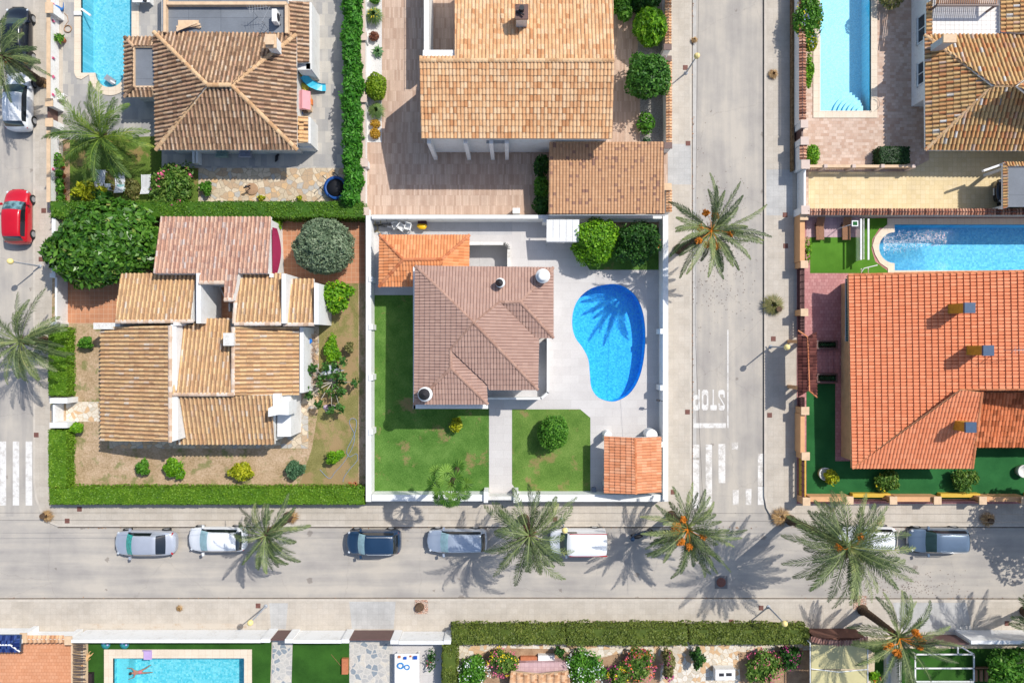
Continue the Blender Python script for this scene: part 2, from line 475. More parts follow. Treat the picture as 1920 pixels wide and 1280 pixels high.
def slab(mb, F, th=.12, drop=.02):
    xy = [(q[0], q[1]) for q in F.poly]
    if poly_area(xy) < 0: xy = xy[::-1]
    V = [(x, y, F.z(x, y)-drop) for x, y in xy]; n = len(V)
    T = [tuple(t) for t in tessellate_polygon([[Vector(v) for v in V]])]
    V += [(x, y, F.z(x, y)-drop-th) for x, y in xy]
    mb.faces(V, T + [tuple(i+n for i in reversed(t)) for t in T] + [(i, i+n, (i+1)%n+n, (i+1)%n) for i in range(n)])
def poly_area(p): return .5*sum(p[i][0]*p[(i+1)%len(p)][1]-p[(i+1)%len(p)][0]*p[i][1] for i in range(len(p)))
def skirt(mb, F, inset=.22, z0=.14, drop=.16):
    uv = [F.uv(q) for q in F.poly]; uv = clip_poly(uv, 0, 1, -inset)
    pts = [F.A+F.a*u+F.d*v for u, v in uv]; xy = [(q[0], q[1]) for q in pts]
    if poly_area(xy) < 0: xy = xy[::-1]
    mb.prism(xy, z0, lambda x, y: F.z(x, y)-drop)
def tiled_roof(parent, faces, mat, caps=(), slabmat=None, walls=None, wallmat=None, w=.24, c=.38, amp=.05, lip=.03, prof='barrel', jit=1., seed=0, name='roof', capr=.1, part=None, capmat=None):
    mb = MB(); sb = MB(); wb = MB()
    for i, F in enumerate(faces):
        tile_face(mb, F, w, c, amp, lip, prof, jit, seed*10+i); slab(sb, F)
        if walls == 'skirt': skirt(wb, F)
    r = mb.build(name, mat, parent)
    cb = MB()
    for (fi, a, b) in caps:
        F = faces[fi]; cap_line(cb, ray(*a, F.A, F.m, F.ze, F.p), ray(*b, F.A, F.m, F.ze, F.p), capr)
    if cb.n: cb.build('ridge_cap', capmat or mat, r)
    sb.build('eave_board', slabmat or WHITE2, r)
    if walls == 'skirt': wb.build('wall', wallmat or WHITE, parent)
    return r
def hipgap(f1, f2, pt):
    return np.linalg.norm(ray(*pt, f1.A, f1.m, f1.ze, f1.p)-ray(*pt, f2.A, f2.m, f2.ze, f2.p))

# ------------------------------------------------------------ foliage
def dirs(n, up=0.0, r=rng):
    z = r.uniform(-1+up, 1, n); a = r.uniform(0, 2*np.pi, n); q = np.sqrt(np.maximum(0, 1-z*z))
    return np.stack([q*np.cos(a), q*np.sin(a), z], 1)
def leafquads(Pn, N, size, asp=1.6, r=rng, curl=0):
    n = len(Pn); t = r.normal(size=(n,3)); t -= N*np.sum(t*N,1)[:,None]; t /= np.linalg.norm(t,axis=1)[:,None]+1e-9
    b = np.cross(N, t); s = size*r.uniform(.65, 1.3, n)[:,None]
    L = t*s*asp*.5; W = b*s*.5
    return np.stack([Pn-L, Pn+W*.9-L*.1, Pn+L, Pn-W*.9-L*.1], 1)
class Lump:
    def __init__(s, n, amp, kap, r=rng):
        s.c = dirs(n, r=r); s.a = r.uniform(-amp, amp, n); s.k = kap
    def __call__(s, D): return 1 + (np.exp(s.k*(D@s.c.T-1))*s.a).sum(1)
def crown(mb, c, rad, n, size, lump=.18, nl=14, kap=9, depth=.3, up=.25, asp=1.7, core=.78, flow=.55, r=None, holes=0):
    r = r or rng; c = np.array(c); rad = np.array(rad)
    D = dirs(n, up, r); lm = Lump(nl, lump, kap, r)
    q = lm(D) * (1 - depth*r.random(n)**1.6)
    keep = np.ones(n, bool)
    if holes:
        hc = dirs(holes, .3, r); keep = (D@hc.T).max(1) < .975 - .03*r.random(n)
        keep |= q < .75
    Pn = c + D*rad*q[:,None]
    N = D*flow + r.normal(size=(n,3))*.45 + np.array([0,0,.25]); N /= np.linalg.norm(N,axis=1)[:,None]
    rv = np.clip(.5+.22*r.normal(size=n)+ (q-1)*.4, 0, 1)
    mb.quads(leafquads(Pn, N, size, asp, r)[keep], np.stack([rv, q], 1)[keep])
    if core:
        U, V = 14, 9; pts = []
        for i in range(V+1):
            th = math.pi*i/V
            for j in range(U):
                ph = 2*math.pi*j/U; pts.append((math.sin(th)*math.cos(ph), math.sin(th)*math.sin(ph), math.cos(th)))
        pts = np.array(pts); pts = c + pts*rad*(lm(pts)*core)[:,None]
        F = [(i*U+j, (i+1)*U+j, (i+1)*U+(j+1)%U, i*U+(j+1)%U) for i in range(V) for j in range(U)]
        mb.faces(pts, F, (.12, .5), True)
def wob(x, y, s=1.0, ph=0.0):
    return (np.sin(x*1.3*s+ph)+np.sin(y*1.7*s+1.3+ph)+np.sin((x+y)*2.9*s+.7)+np.sin((x-y)*4.3*s+2.1+ph)*.6+np.sin(x*9.1*s+y*7.3*s)*.4)/4
def hedge_mesh(mb, rects, z0, z1, size=.085, dens=230, lump=.07, r=rng, core=True, top=.06):
    """rects: world (x0,y0,x1,y1)"""
    for (x0, y0, x1, y1) in rects:
        x0, x1 = sorted((x0, x1)); y0, y1 = sorted((y0, y1)); h = z1-z0
        jobs = [('t', (x1-x0)*(y1-y0), 1.0), ('n', (x1-x0)*h, .6), ('s', (x1-x0)*h, .6), ('e', (y1-y0)*h, .6), ('w', (y1-y0)*h, .6)]
        for (f, A, k) in jobs:
            n = int(A*dens*k)
            if n < 1: continue
            a = r.random(n); b = r.random(n)
            if f == 't':
                X = x0+(x1-x0)*a; Y = y0+(y1-y0)*b
                ed = np.minimum(np.minimum(X-x0, x1-X), np.minimum(Y-y0, y1-Y))
                Z = z1+top*wob(X, Y, 1.4)+r.normal(0, .02, n)-.12*np.exp(-ed/.08)
                N = np.tile([0,0,1.], (n,1))
            else:
                Z = z0+h*b; g1 = x0+(x1-x0)*a if f in 'ns' else y0+(y1-y0)*a
                o = lump*wob(g1, Z*2, 1.2)+r.normal(0, .02, n)+.02-.07*np.maximum(0, (Z-z1+.25)/.25)
                if f == 'n': X, Y, N = g1, y1+o, [0,1,.3]
                if f == 's': X, Y, N = g1, y0-o, [0,-1,.3]
                if f == 'e': X, Y, N = x1+o, g1, [1,0,.3]
                if f == 'w': X, Y, N = x0-o, g1, [-1,0,.3]
                N = np.tile(N, (n,1)).astype(float)
            Nn = N*.9+r.normal(size=(n,3))*.5; Nn /= np.linalg.norm(Nn,axis=1)[:,None]
            rv = np.clip(.5+.2*r.normal(size=n)+.16*wob(X*.7, Y*.7, .8), 0, 1)
            mb.quads(leafquads(np.stack([X,Y,Z],1), Nn, size, 1.5, r), np.stack([rv, rv], 1))
        if core:
            i = .07; mb.box(x0+i, y0+i, z0, x1-i, y1-i, z1-.05, (.25,.5))
def prect(px0, py0, px1, py1, z): a = P(px0, py0, z); b = P(px1, py1, z); return (a[0], a[1], b[0], b[1])
def palm_crown(mb, hub, n=46, L=3.0, r=None, e_hi=75, e_lo=-25, droop=1.15, lw=.5, leaf=40, wid=.045, skip=None, fr=None, bias=None):
    r = r or rng; hub = np.array(hub, float); NT_ = 13; n = int(n*1.0); lw *= 1.22; wid *= .85; leaf = int(leaf*1.1); droop *= 1.25; L *= 1.08
    for i in range(n):
        az = i*2.39996+r.normal(0,.34); k = (i+.5)/n
        if bias: az = az+bias[1]*k*math.sin(bias[0]-az)
        if skip and skip(az % (2*math.pi), r): continue
        e0 = R(e_hi+(e_lo-e_hi)*k**.85)+r.normal(0,.07); Lf = L*(.72+.33*math.sin(math.pi*min(1,k*1.05+.12)))*r.uniform(.74,1.1)
        dr = droop*r.uniform(.75,1.2)*(1.05-.35*k)
        tw = r.normal(0, .30); col = r.random()
        t = np.linspace(0,1,NT_); el = e0-dr*t**1.25; ds = Lf/(NT_-1)
        az_t = az+tw*t*1.4
        T = np.stack([np.cos(el)*np.cos(az_t), np.cos(el)*np.sin(az_t), np.sin(el)],1)
        pts = hub+np.concatenate([np.zeros((1,3)), np.cumsum(T[:-1]*ds,0)])+T[0]*.12
        side = np.stack([-np.sin(az_t), np.cos(az_t), np.zeros(NT_)],1)
        roll = r.normal(0,.35); upv = np.cross(T, side)*-1
        upv = np.where(upv[:,2:3] < 0, -upv, upv)
        s2 = side*math.cos(roll)+upv*math.sin(roll); u2 = upv*math.cos(roll)-side*math.sin(roll)
        w_ = .045*(1-.75*t)
        for j in range(NT_-1):
            mb.quads([[pts[j]-s2[j]*w_[j], pts[j]+s2[j]*w_[j], pts[j+1]+s2[j+1]*w_[j+1], pts[j+1]-s2[j+1]*w_[j+1]]], [(min(1,col*.3+.72), 0)])
        hang = r.uniform(-.1,.45); hv = r.random(); m = leaf; tt = np.linspace(.22, .995, m); f = tt*(NT_-1); j = np.minimum(f.astype(int), NT_-2); q = (f-j)[:,None]
        B = pts[j]*(1-q)+pts[j+1]*q; Tt = T[j]; Sd = s2[j]; Up = u2[j]
        ll = lw*(np.sin(np.pi*np.clip((tt-.22)*1.12+.10,0,1))**.55)*(1-.2*tt)
        for sg in (-1, 1):
            jl = r.uniform(.8,1.12,m)[:,None]
            fw = (.45+.75*tt+r.normal(0,.14,m))[:,None]
            d = Tt*fw+Sd*sg*(.95-.3*tt)[:,None]+Up*(hang-.5*r.random(m))[:,None]; d /= np.linalg.norm(d,axis=1)[:,None]
            tip = B+d*ll[:,None]*jl; tip[:,2] -= ((.12+.3*hv)*ll*r.random(m))
            mid = B+d*ll[:,None]*jl*.5+Up*.02
            wv = np.cross(d, Up); wv /= np.linalg.norm(wv,axis=1)[:,None]+1e-9; wv = wv*wid*.5
            V4 = np.stack([B-wv*.6, mid-wv, tip, mid+wv],1)
            rv = np.clip(col*.75+.02+.13*r.normal(size=m)+.16*tt, 0, 1)
            mb.quads(V4, np.stack([rv, tt],1))
def palm_trunk(mb, base, hub, r0=.28, r1=.22):
    base = Vector(base); hub = Vector(hub); n = 16; pts = []; rad = []
    for i in range(n*2+1):
        t = i/(n*2); p = base.lerp(hub, t); p.z += 0
        s = math.sin(t*math.pi)*.06; pts.append((p.x+s, p.y, p.z))
        rad.append((r0+(r1-r0)*min(1,t*1.6))*(1.06 if i % 2 else .95)*(1.35 if t < .04 else 1)*(1.25 if t > .93 else 1))
    mb.tube(pts, rad, 12, smooth=False)

M_PALM = leafmat('date_palm_frond', C(34,48,30), C(80,100,58), C(138,152,94), C(196,190,124), .22)
M_PALM2 = leafmat('garden_palm_frond', C(30,52,18), C(70,104,36), C(124,150,54), C(190,190,80), .25)
M_FRUIT = plain('orange_date_stalks', C(232,140,30,.8), .6, .35, 14)
M_DEAD = leafmat('dry_brown_growth', C(96,70,44), C(160,124,80), C(206,172,120), None, .1)
PALMG = 'date palms planted along the streets'
def palm(label, base, hub, hz, n=46, L=3.0, seed=1, fruit=0, mat=None, group=PALMG, skip=None, z0=.12, **kw):
    r = np.random.default_rng(seed); b = P(*base, z0); h = P(*hub, hz)
    t = thing('date_palm', label, 'palm tree', b, group=group)
    m = MB(); palm_trunk(m, b, h); m.build('trunk', PALMBARK, t)
    m = MB(); palm_crown(m, h, n, L, r, skip=skip, **kw)
    m.build('crown', mat or M_PALM, t)
    m = MB(); c = np.array(h)     # dead frond bases below the crown
    for i in range(26):
        a = r.uniform(0, 2*np.pi); e = r.uniform(-.9,.3); d = np.array([math.cos(a)*math.cos(e), math.sin(a)*math.cos(e), math.sin(e)])
        m.tube([c+d*.1-np.array([0,0,.15]), c+d*r.uniform(.4,.8)-np.array([0,0,.3])], [.05,.015], 5)
    m.build('frond_stubs', M_DEADP, t)
    for i in range(fruit):
        a = r.uniform(0, 2*np.pi) if fruit > 3 else 1+i*2; L2 = r.uniform(.9,1.35); f = MB()
        p0 = c+np.array([0,0,.25]); p1 = c+np.array([math.cos(a)*.45, math.sin(a)*.45, .8]); p2 = c+np.array([math.cos(a)*L2*.8, math.sin(a)*L2*.8, .75])
        f.tube([p0,p1,p2], [.022,.018,.012], 5)
        for j in range(80):
            d = dirs(1, r=r)[0]; q = p2+np.array([math.cos(a)*.1, math.sin(a)*.1, -.1])
            f.tube([p2, q+d*np.array([.27,.27,.3])*r.uniform(.5,1)], [.014,.042], 4)
        f.build('fruit_cluster', M_FRUIT, t)
    return t
M_DEADP = plain('dry_frond_base', C(160,118,78), .9, .3, 8)

def shrub(name, label, cat, c, rad, zc, n=900, size=.13, mat=None, group=None, seed=0, stem=True, lump=.18, core=.78, flowers=None, fn=60, depth=.3, holes=0, z0=.15, fsize=.1, kap=9, up=.25, asp=1.7, base=None, clumps=0, **kw):
    """c: photo point of the crown centre; rad: (rx,ry,rz) metres; zc: crown centre height"""
    r = np.random.default_rng(seed+100); cc = P(*c, zc); b = P(*base, z0) if base else (cc[0], cc[1], z0)
    t = thing(name, label, cat, b, group=group)
    m = MB()
    if zc-rad[2]*.6 > z0+.3:
        m.tube([b, ((b[0]+cc[0])/2+.05, (b[1]+cc[1])/2, (b[2]+cc[2])/2), cc], [.05+.03*max(rad), .04+.02*max(rad), .02], 7)
        for i in range(5):
            a = i*1.3+seed; m.tube([(cc[0], cc[1], cc[2]-rad[2]*.7), (cc[0]+math.cos(a)*rad[0]*.5, cc[1]+math.sin(a)*rad[1]*.5, cc[2]+.1*rad[2])], [.03+.012*max(rad), .012], 5)
    else:
        for i in range(6):
            a = i*1.05+seed; m.tube([b, (cc[0]+math.cos(a)*rad[0]*.4, cc[1]+math.sin(a)*rad[1]*.4, cc[2]+.2*rad[2])], [.025, .01], 5)
    m.build('trunk' if zc-rad[2]*.6 > z0+.3 else 'stem', BARK, t)
    m = MB()
    if clumps:   # an open bush: separate leafy clumps at the branch ends
        for i in range(clumps):
            a = i*2.4+r.normal(0,.4); q = math.sqrt((i+.6)/clumps)*.72; k = r.uniform(.34,.56)
            c2 = (cc[0]+math.cos(a)*q*rad[0], cc[1]+math.sin(a)*q*rad[1], cc[2]+rad[2]*(r.uniform(.0,.45)-.5*q))
            crown(m, c2, (rad[0]*k, rad[1]*k, rad[2]*k), max(24, int(n*1.25/clumps)), size*r.uniform(.85,1.15), lump=.4, nl=8, kap=4, core=core*.8 if core else 0, r=r, depth=.55, up=up, asp=asp)
        crown(m, cc, (rad[0]*.7, rad[1]*.7, rad[2]*.6), max(24, n//4), size, lump=.5, nl=8, kap=4, core=.45 if core else 0, r=r, depth=.6)
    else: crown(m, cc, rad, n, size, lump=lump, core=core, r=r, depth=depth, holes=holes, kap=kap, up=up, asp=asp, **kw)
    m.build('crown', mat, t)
    for fm in (flowers or []):
        f = MB(); D = dirs(fn, .6, r); lm = 1.0+r.normal(0,.07,fn)
        N = D+r.normal(size=(fn,3))*.3; N /= np.linalg.norm(N,axis=1)[:,None]
        # flowers come in small clumps
        cl = dirs(max(3, fn//7), .6, r); ids = r.integers(0, len(cl), fn); D = cl[ids]+r.normal(0,.13,(fn,3)); D /= np.linalg.norm(D,axis=1)[:,None]
        f.quads(leafquads(np.array(cc)+D*np.array(rad)*lm[:,None]*1.02, N, fsize, 1.1, r), r.random((fn,2)))
        tag(f.build('flowers', fm, t), kind='stuff')
    return t
# ------------------------------------------------------------ the ground, streets, plots
def arc(cx, cy, r, a0, a1, n=12): return [(cx+r*math.cos(R(a0+(a1-a0)*i/n)), cy+r*math.sin(R(a0+(a1-a0)*i/n))) for i in range(n+1)]
def smooth_loop(p, k=4):
    out = []; n = len(p)
    for i in range(n):
        p0, p1, p2, p3 = p[i-1], p[i], p[(i+1)%n], p[(i+2)%n]
        for j in range(k):
            t = j/k
            out.append(tuple(.5*((2*p1[d])+(-p0[d]+p2[d])*t+(2*p0[d]-5*p1[d]+4*p2[d]-p3[d])*t*t+(-p0[d]+3*p1[d]-3*p2[d]+p3[d])*t**3) for d in (0,1)))
    return out
ZP = .16
def W(pts, z=ZP): return [P(a, b, z)[:2] for a, b in pts]
KID = smooth_loop([(1139,533),(1165,535),(1188,550),(1202,574),(1209,606),(1210,642),(1206,680),(1197,712),(1181,737),(1160,750),(1142,752),(1121,744),(1109,726),(1106,700),(1103,673),(1092,651),(1079,633),(1073,610),(1075,583),(1086,559),(1108,541)])
POOLS = {
 'A': [(152,-150),(247,-150),(247,137)]+arc(206,137,27,0,180,14)+[(152,137)],
 'C': KID,
 'E': [(1677,421),(2080,421),(2080,507),(1677,507)]+arc(1677,464.5,29,90,270,14),
 'F': [(1538,-150),(1633,-150),(1633,208),(1538,208)],
 'G': [(212,1233),(458,1233),(458,1480),(212,1480)]}
RAMP = [(800,456),(945,456)]+arc(944,466,10,-90,0,5)[1:]+[(954,545),(800,545)]
HOLES = {k: W(v) for k, v in POOLS.items()}; HOLES['R'] = W(RAMP)

ASPH = NT('worn_pale_asphalt', .93, .15)
_t = ASPH
_m = _t.mapping((.11, 1.6, 1)); _m2 = _t.mapping((1.6, .11, 1), loc=(5,3,0))
_sp0 = _t.n('ShaderNodeSeparateXYZ'); _t.l(_t.pos, _sp0.inputs[0]); _st = _t.math('GREATER_THAN', _sp0.outputs[1], -12.6)
_na = _t.noise(1, 5, .55, _m); _nb = _t.noise(1, 5, .55, _m2); _nn = _t.math('ADD', _t.math('MULTIPLY', _nb, _st), _t.math('MULTIPLY', _na, _t.math('SUBTRACT', 1.0, _st)))
_f = _t.math('ADD', _t.math('MULTIPLY', _nn, .45), _t.math('MULTIPLY', _t.noise(.35, 6, .6), .55))
_c = _t.ramp(_f, [(.36, C(172,166,160)), (.48, C(188,181,172)), (.60, C(205,196,183))])
_s = _t.ramp(_t.noise(38, 3, .8), [(.3, g(.80)), (.6, g(1.05))])
_c = _t.mix(1.0, _c, _s, 'MULTIPLY')
_v = _t.n('ShaderNodeTexVoronoi', voronoi_dimensions='2D'); _v.inputs['Scale'].default_value = .55; _t.l(_t.pos, _v.inputs['Vector'])
_sep = _t.n('ShaderNodeSeparateColor'); _t.l(_v.outputs['Color'], _sep.inputs[0])
_sp = _t.math('LESS_THAN', _t.math('ADD', _v.outputs['Distance'], _t.math('MULTIPLY', _t.noise(6, 4, .7), .30)), _t.math('SUBTRACT', _t.math('MULTIPLY', _sep.outputs[0], .9), .62))
_c = _t.mix(_t.math('MULTIPLY', _sp, .45), _c, C(110,98,90))
_cr = _t.n('ShaderNodeTexVoronoi', voronoi_dimensions='2D', feature='DISTANCE_TO_EDGE'); _cr.inputs['Scale'].default_value = .16
_wv = _t.n('ShaderNodeVectorMath', operation='ADD'); _t.l(_t.pos, _wv.inputs[0]); _t.l(_t.noise(.9, 5, .7, out='Color'), _wv.inputs[1]); _t.l(_wv.outputs[0], _cr.inputs['Vector'])
_ck = _t.ramp(_cr.outputs['Distance'], [(.0015, g(1)), (.004, g(0))])
_c = _t.mix(_t.math('MULTIPLY', _ck, .28), _c, C(120,112,106))
_t.bump(_t.noise(60, 3, .7), .5, .01)
ASPHALT = _t.col(_c)
PAVE = tiles('cement_pavement_tile', C(205,194,179), C(211,201,187), C(197,186,171), .4, .4, .010, 0, stain=.16)
GUTTER = plain('concrete_gutter', C(204,200,194), .9, .16, 2)
KERB = plain('concrete_kerb', C(214,204,190), .9, .15, 3)
EARTH = blotch('dry_earth', [(.35, C(150,128,100)), (.6, C(186,164,134))], .6)

def sheet(name, pts, z, mat, holes=(), world=False):
    q = pts if world else W(pts, z)
    if poly_area(q) < 0: q = q[::-1]
    m = MB(); m.prism(q, None, z, [HOLES[h] for h in holes]); return struct(m, name, mat)
ALLH = list(HOLES)
sheet('ground', [(-120,-100),(120,-100),(120,100),(-120,100)], -.03, EARTH, ALLH, True)
sheet('road', [(-1500,-1200),(62,-1200),(62,900),(1297,900),(1297,-1200),(1433,-1200),(1433,900),(2700,900),(2700,1200),(-1500,1200)], 0, ASPHALT)
B1 = [(62,-900),(62,905)]+[(62,905+0),(66,935),(76,962),(90,979),(108,987)]+[(1262,987),(1280,981),(1292,966),(1297,945),(1297,-900)]
B2 = [(1433,-900),(1433,930),(1437,952),(1447,970),(1462,981),(1480,986),(2700,988),(2700,-900)]
B3 = [(-1200,1125),(900,1122),(2700,1125),(2700,2100),(-1200,2100)]
for nm, b, hs in (('pavement', B1, 'ACR'), ('pavement', B2, 'EF'), ('pavement', B3, 'G')):
    q = W(b, .12)
    if poly_area(q) < 0: q = q[::-1]
    m = MB(); m.prism(q, -.02, .12, [HOLES[h] for h in hs]); struct(m, nm, PAVE)
def strip(name, pts, wpx, z, mat):
    m = MB(); p = [np.array(P(a, b, z)[:2]) for a, b in pts]; hw = wpx/S/2
    L = []; Rr = []
    for i, q in enumerate(p):
        t = p[min(i+1, len(p)-1)]-p[max(i-1, 0)]; t = t/np.linalg.norm(t); n = np.array([-t[1], t[0]])
        L.append(q+n*hw); Rr.append(q-n*hw)
    V = [(*a, z) for a in L]+[(*a, z) for a in Rr]; n = len(p)
    m.faces(V, [(i+n, i+1+n, i+1, i) for i in range(n-1)]); o = m.build(name, mat); 
    return tag(o, kind='structure')
strip('kerb', [(64,-900),(64,905),(68,935),(78,961),(91,977),(109,985),(1261,985),(1278,979),(1290,965),(1295,945),(1295,-900)], 4, .124, KERB)
strip('kerb', [(1435,-900),(1435,930),(1439,951),(1449,968),(1463,979),(1480,984),(2700,986)], 4, .124, KERB)
strip('kerb', [(-1200,1127),(900,1124),(2700,1127)], 4, .124, KERB)
strip('gutter', [(1301.5,-900),(1301.5,945)], 8, .006, GUTTER)
DIRT = plain('dark_gutter_dirt', C(120,108,96), .95, .5, 4)
strip('gutter_dirt', [(1298.3,-900),(1298.3,940)], 1.4, .011, DIRT)
strip('gutter_dirt', [(1431.8,-900),(1431.8,932)], 2.6, .006, DIRT)
strip('gutter_dirt', [(108,988.4),(1260,988.4)], 1.8, .006, DIRT)
strip('gutter_dirt', [(1490,987.6),(2700,989.6)], 1.6, .006, DIRT)
strip('gutter_dirt', [(-1200,1123.4),(900,1120.4),(2700,1123.4)], 2.0, .006, DIRT)

# --- plot surfaces (about 4 mm apart where they lie on one another)
GRASS = blotch('mown_grass', [(.3, C(44,84,30)), (.45, C(78,122,46)), (.6, C(108,150,66)), (.75, C(150,172,92))], .9, fine=15, bump=1, dist=.05, mid=.6)
_g2 = NT('patchy_mown_grass', .95, .2)
def grassy(name, stops, bare, th, sc=.55, fine=16, rough=.95):
    t = NT(name, rough, .2)
    f = t.math('ADD', t.math('MULTIPLY', t.noise(.8, 6, .6), .4), t.math('MULTIPLY', t.noise(fine, 4, .8), .6))
    c = t.ramp(f, stops); b = t.math('ADD', t.noise(sc, 6, .65, t.mapping(loc=(3.3,7.7,0))), t.math('MULTIPLY', t.noise(7, 4, .8), .18))
    m = t.ramp(b, [(th, g(0)), (th+.07, g(1))]); t.bump(t.noise(fine, 4, .8), .9, .05)
    return t.col(t.mix(t.math('MULTIPLY', m, .75), c, bare))
LAWN = grassy('green_lawn', [(.32, C(54,92,32)), (.46, C(84,126,50)), (.6, C(114,152,72)), (.75, C(148,176,100))], C(160,134,96), .66)
LAWN2 = grassy('yellowing_lawn', [(.32, C(70,104,42)), (.46, C(98,134,56)), (.6, C(126,156,76)), (.75, C(158,178,104))], C(160,138,94), .64)
DRYLAWN = grassy('dry_lawn', [(.32, C(140,122,84)), (.45, C(182,156,122)), (.56, C(208,180,150)), (.68, C(224,202,178))], C(128,134,78), .63, 1.1, 7)
HALFLAWN = grassy('half_dry_lawn', [(.3, C(104,104,56)), (.45, C(136,132,78)), (.6, C(164,154,100)), (.75, C(188,176,128))], C(178,148,112), .58, .5, 13)
PALMLAWN = grassy('shaded_green_lawn', [(.3, C(64,92,34)), (.5, C(100,126,50)), (.7, C(142,154,78))], C(170,140,96), .62)  # green lawn round the garden palm, with bare patches
TURF = blotch('artificial_turf', [(.4, C(40,78,24)), (.6, C(62,108,38))], .5, fine=40, bump=.3)
TURF2 = blotch('bright_artificial_turf', [(.4, C(76,124,34)), (.6, C(98,150,50))], .5, fine=40, bump=.3)
TURF3 = blotch('dark_artificial_turf', [(.4, C(34,92,48)), (.6, C(54,118,64))], .5, fine=40, bump=.3)
GREYP = tiles('light_grey_paving', C(214,209,206), C(221,217,214), C(204,199,195), 1.2, .6, .008, .5, stain=.06)
CONC = tiles('grey_concrete_path', C(205,203,203), C(212,210,210), C(188,186,186), 2.4, 2.4, .01, 0, stain=.12)
SLATE = tiles('mottled_slate_tile', C(172,170,168), C(204,198,188), C(178,176,174), .42, .84, .008, .5, stain=.14)
PLANK = tiles('wood_look_paving', C(198,166,144), C(226,198,176), C(188,158,138), .13, .75, .005, .4, stain=.14)
TERRAT = tiles('terracotta_floor_tile', C(202,140,104), C(214,152,114), C(222,184,154), .33, .33, .012, 0, stain=.2)
ORANGET = tiles('orange_paving_tile', C(226,158,116), C(236,172,132), C(206,138,98), .24, .24, .014, .5, stain=.08)
REDT = tiles('pink_red_paving', C(196,134,132), C(214,156,152), C(178,118,116), .25, .25, .012, .5, stain=.12)
PINKT = tiles('pale_pink_paving', C(206,172,176), C(222,190,192), C(190,156,160), .3, .3, .012, 0, stain=.1)
MOSAIC = tiles('rosy_mosaic_paving', C(206,170,146), C(232,206,186), C(200,174,156), .30, .22, .008, .37, stain=.12)
SANDT = tiles('sand_yellow_tile', C(238,214,164), C(246,224,180), C(226,200,152), .33, .33, .012, 0, stain=.14)
CRAZY = crazy('crazy_stone_paving', [(0, C(214,196,168)), (.25, C(232,214,186)), (.5, C(206,178,146)), (.7, C(196,192,184)), (.86, C(226,190,146))], C(178,160,138), 2.6)
CRAZY2 = crazy('white_crazy_paving', [(0, C(236,224,204)), (.4, C(240,232,218)), (.65, C(226,188,146)), (.85, C(216,206,188))], C(206,182,150), 3.0)
CRAZY3 = crazy('blue_grey_stone_path', [(0, C(206,202,194)), (.35, C(222,214,200)), (.6, C(150,160,168)), (.8, C(192,190,186))], C(216,210,200), 2.6, .09)
GRAVEL = blotch('grey_gravel', [(.35, C(120,116,110)), (.5, C(170,166,160)), (.65, C(214,210,204))], 12, fine=26, bump=1)
WGRAVEL = blotch('white_gravel', [(.35, C(214,210,206)), (.6, C(244,242,238))], 12, fine=26, bump=1)
STONEP = blotch('sandy_paving', [(.35, C(206,186,158)), (.6, C(232,216,192))], 3, fine=12)

z = .14
sheet('patio', [(118,-600),(680,-600),(680,392),(118,392)], z, SLATE, 'A')
sheet('garden_soil', [(118,262),(131,262),(131,385),(118,385)], z+.004, SOIL)
sheet('lawn', [(131,262),(303,255),(303,283),(303,315),(372,315),(372,392),(131,392)], z+.004, PALMLAWN)
sheet('stone_terrace', [(372,315),(652,315),(652,378),(372,378)], z+.008, CRAZY)
# plot B
sheet('garden_ground', [(100,392),(686,392),(686,946),(92,946)], .136, DRYLAWN)
sheet('lawn', [(598,530),(672,530),(672,912),(560,914),(585,840),(598,760)], .140, HALFLAWN)
sheet('tiled_patio', [(126,470),(232,470),(232,606),(126,606)], .142, TERRAT)
sheet('tiled_patio', [(480,404),(684,404),(684,531),(480,531)], .142, TERRAT)
sheet('stone_path', [(124,753),(192,753),(192,790),(124,790)], .143, CRAZY2)
sheet('stone_terrace', [(495,706),(578,706),(578,840),(205,840),(205,820),(495,820)], .143, CRAZY)
sheet('stone_path', [(560,606),(598,606),(598,766),(560,766)], .147, CRAZY)
# plot C
sheet('patio', [(686,404),(1252,404),(1252,938),(686,938)], ZP-.008, GREYP, 'CR')
sheet('lawn', [(699,553),(800,553),(800,700),(917,766),(917,923),(699,923)], ZP-.004, LAWN)
sheet('lawn', [(960,767),(1088,767),(1107,783),(1107,924),(972,924),(960,907)], ZP-.004, LAWN2)
sheet('lawn', [(1082,425),(1237,425),(1237,506),(1106,506),(1082,472)], ZP-.004, LAWN)
sheet('flower_bed', [(1150,412),(1237,412),(1237,427),(1150,427)], ZP-.003, SOIL)
sheet('path', [(699,416),(960,416),(960,440),(699,440)], ZP-.003, CONC)
# plot D
sheet('patio', [(684,-600),(1252,-600),(1252,402),(684,402)], z, PLANK)
sheet('gravel_bed', [(684,-600),(716,-600),(716,267),(684,267)], z+.006, WGRAVEL)
sheet('gravel_bed', [(1200,168),(1243,168),(1243,266),(1200,266)], z+.006, GRAVEL)
sheet('gravel_bed', [(1196,40),(1243,40),(1243,110),(1196,110)], z+.006, GRAVEL)
# plot E
sheet('patio', [(1494,402),(2500,402),(2500,944),(1494,944)], z, REDT, 'E')
sheet('tiled_patio', [(1512,408),(1640,408),(1640,445),(1512,445)], z+.004, PINKT)
sheet('artificial_lawn', [(1519,445),(1614,445),(1614,409),(1665,409),(1665,427),(1650,427),(1636,448),(1634,466),(1641,490),(1665,508),(1665,512),(1519,512)], z+.008, TURF2)
sheet('artificial_lawn', [(1512,755),(1512,719),(1532,719),(1566,719),(1566,864),(1600,864),(1800,864),(1806,826),(2500,826),(2500,935),(1512,935)], z+.008, TURF3)
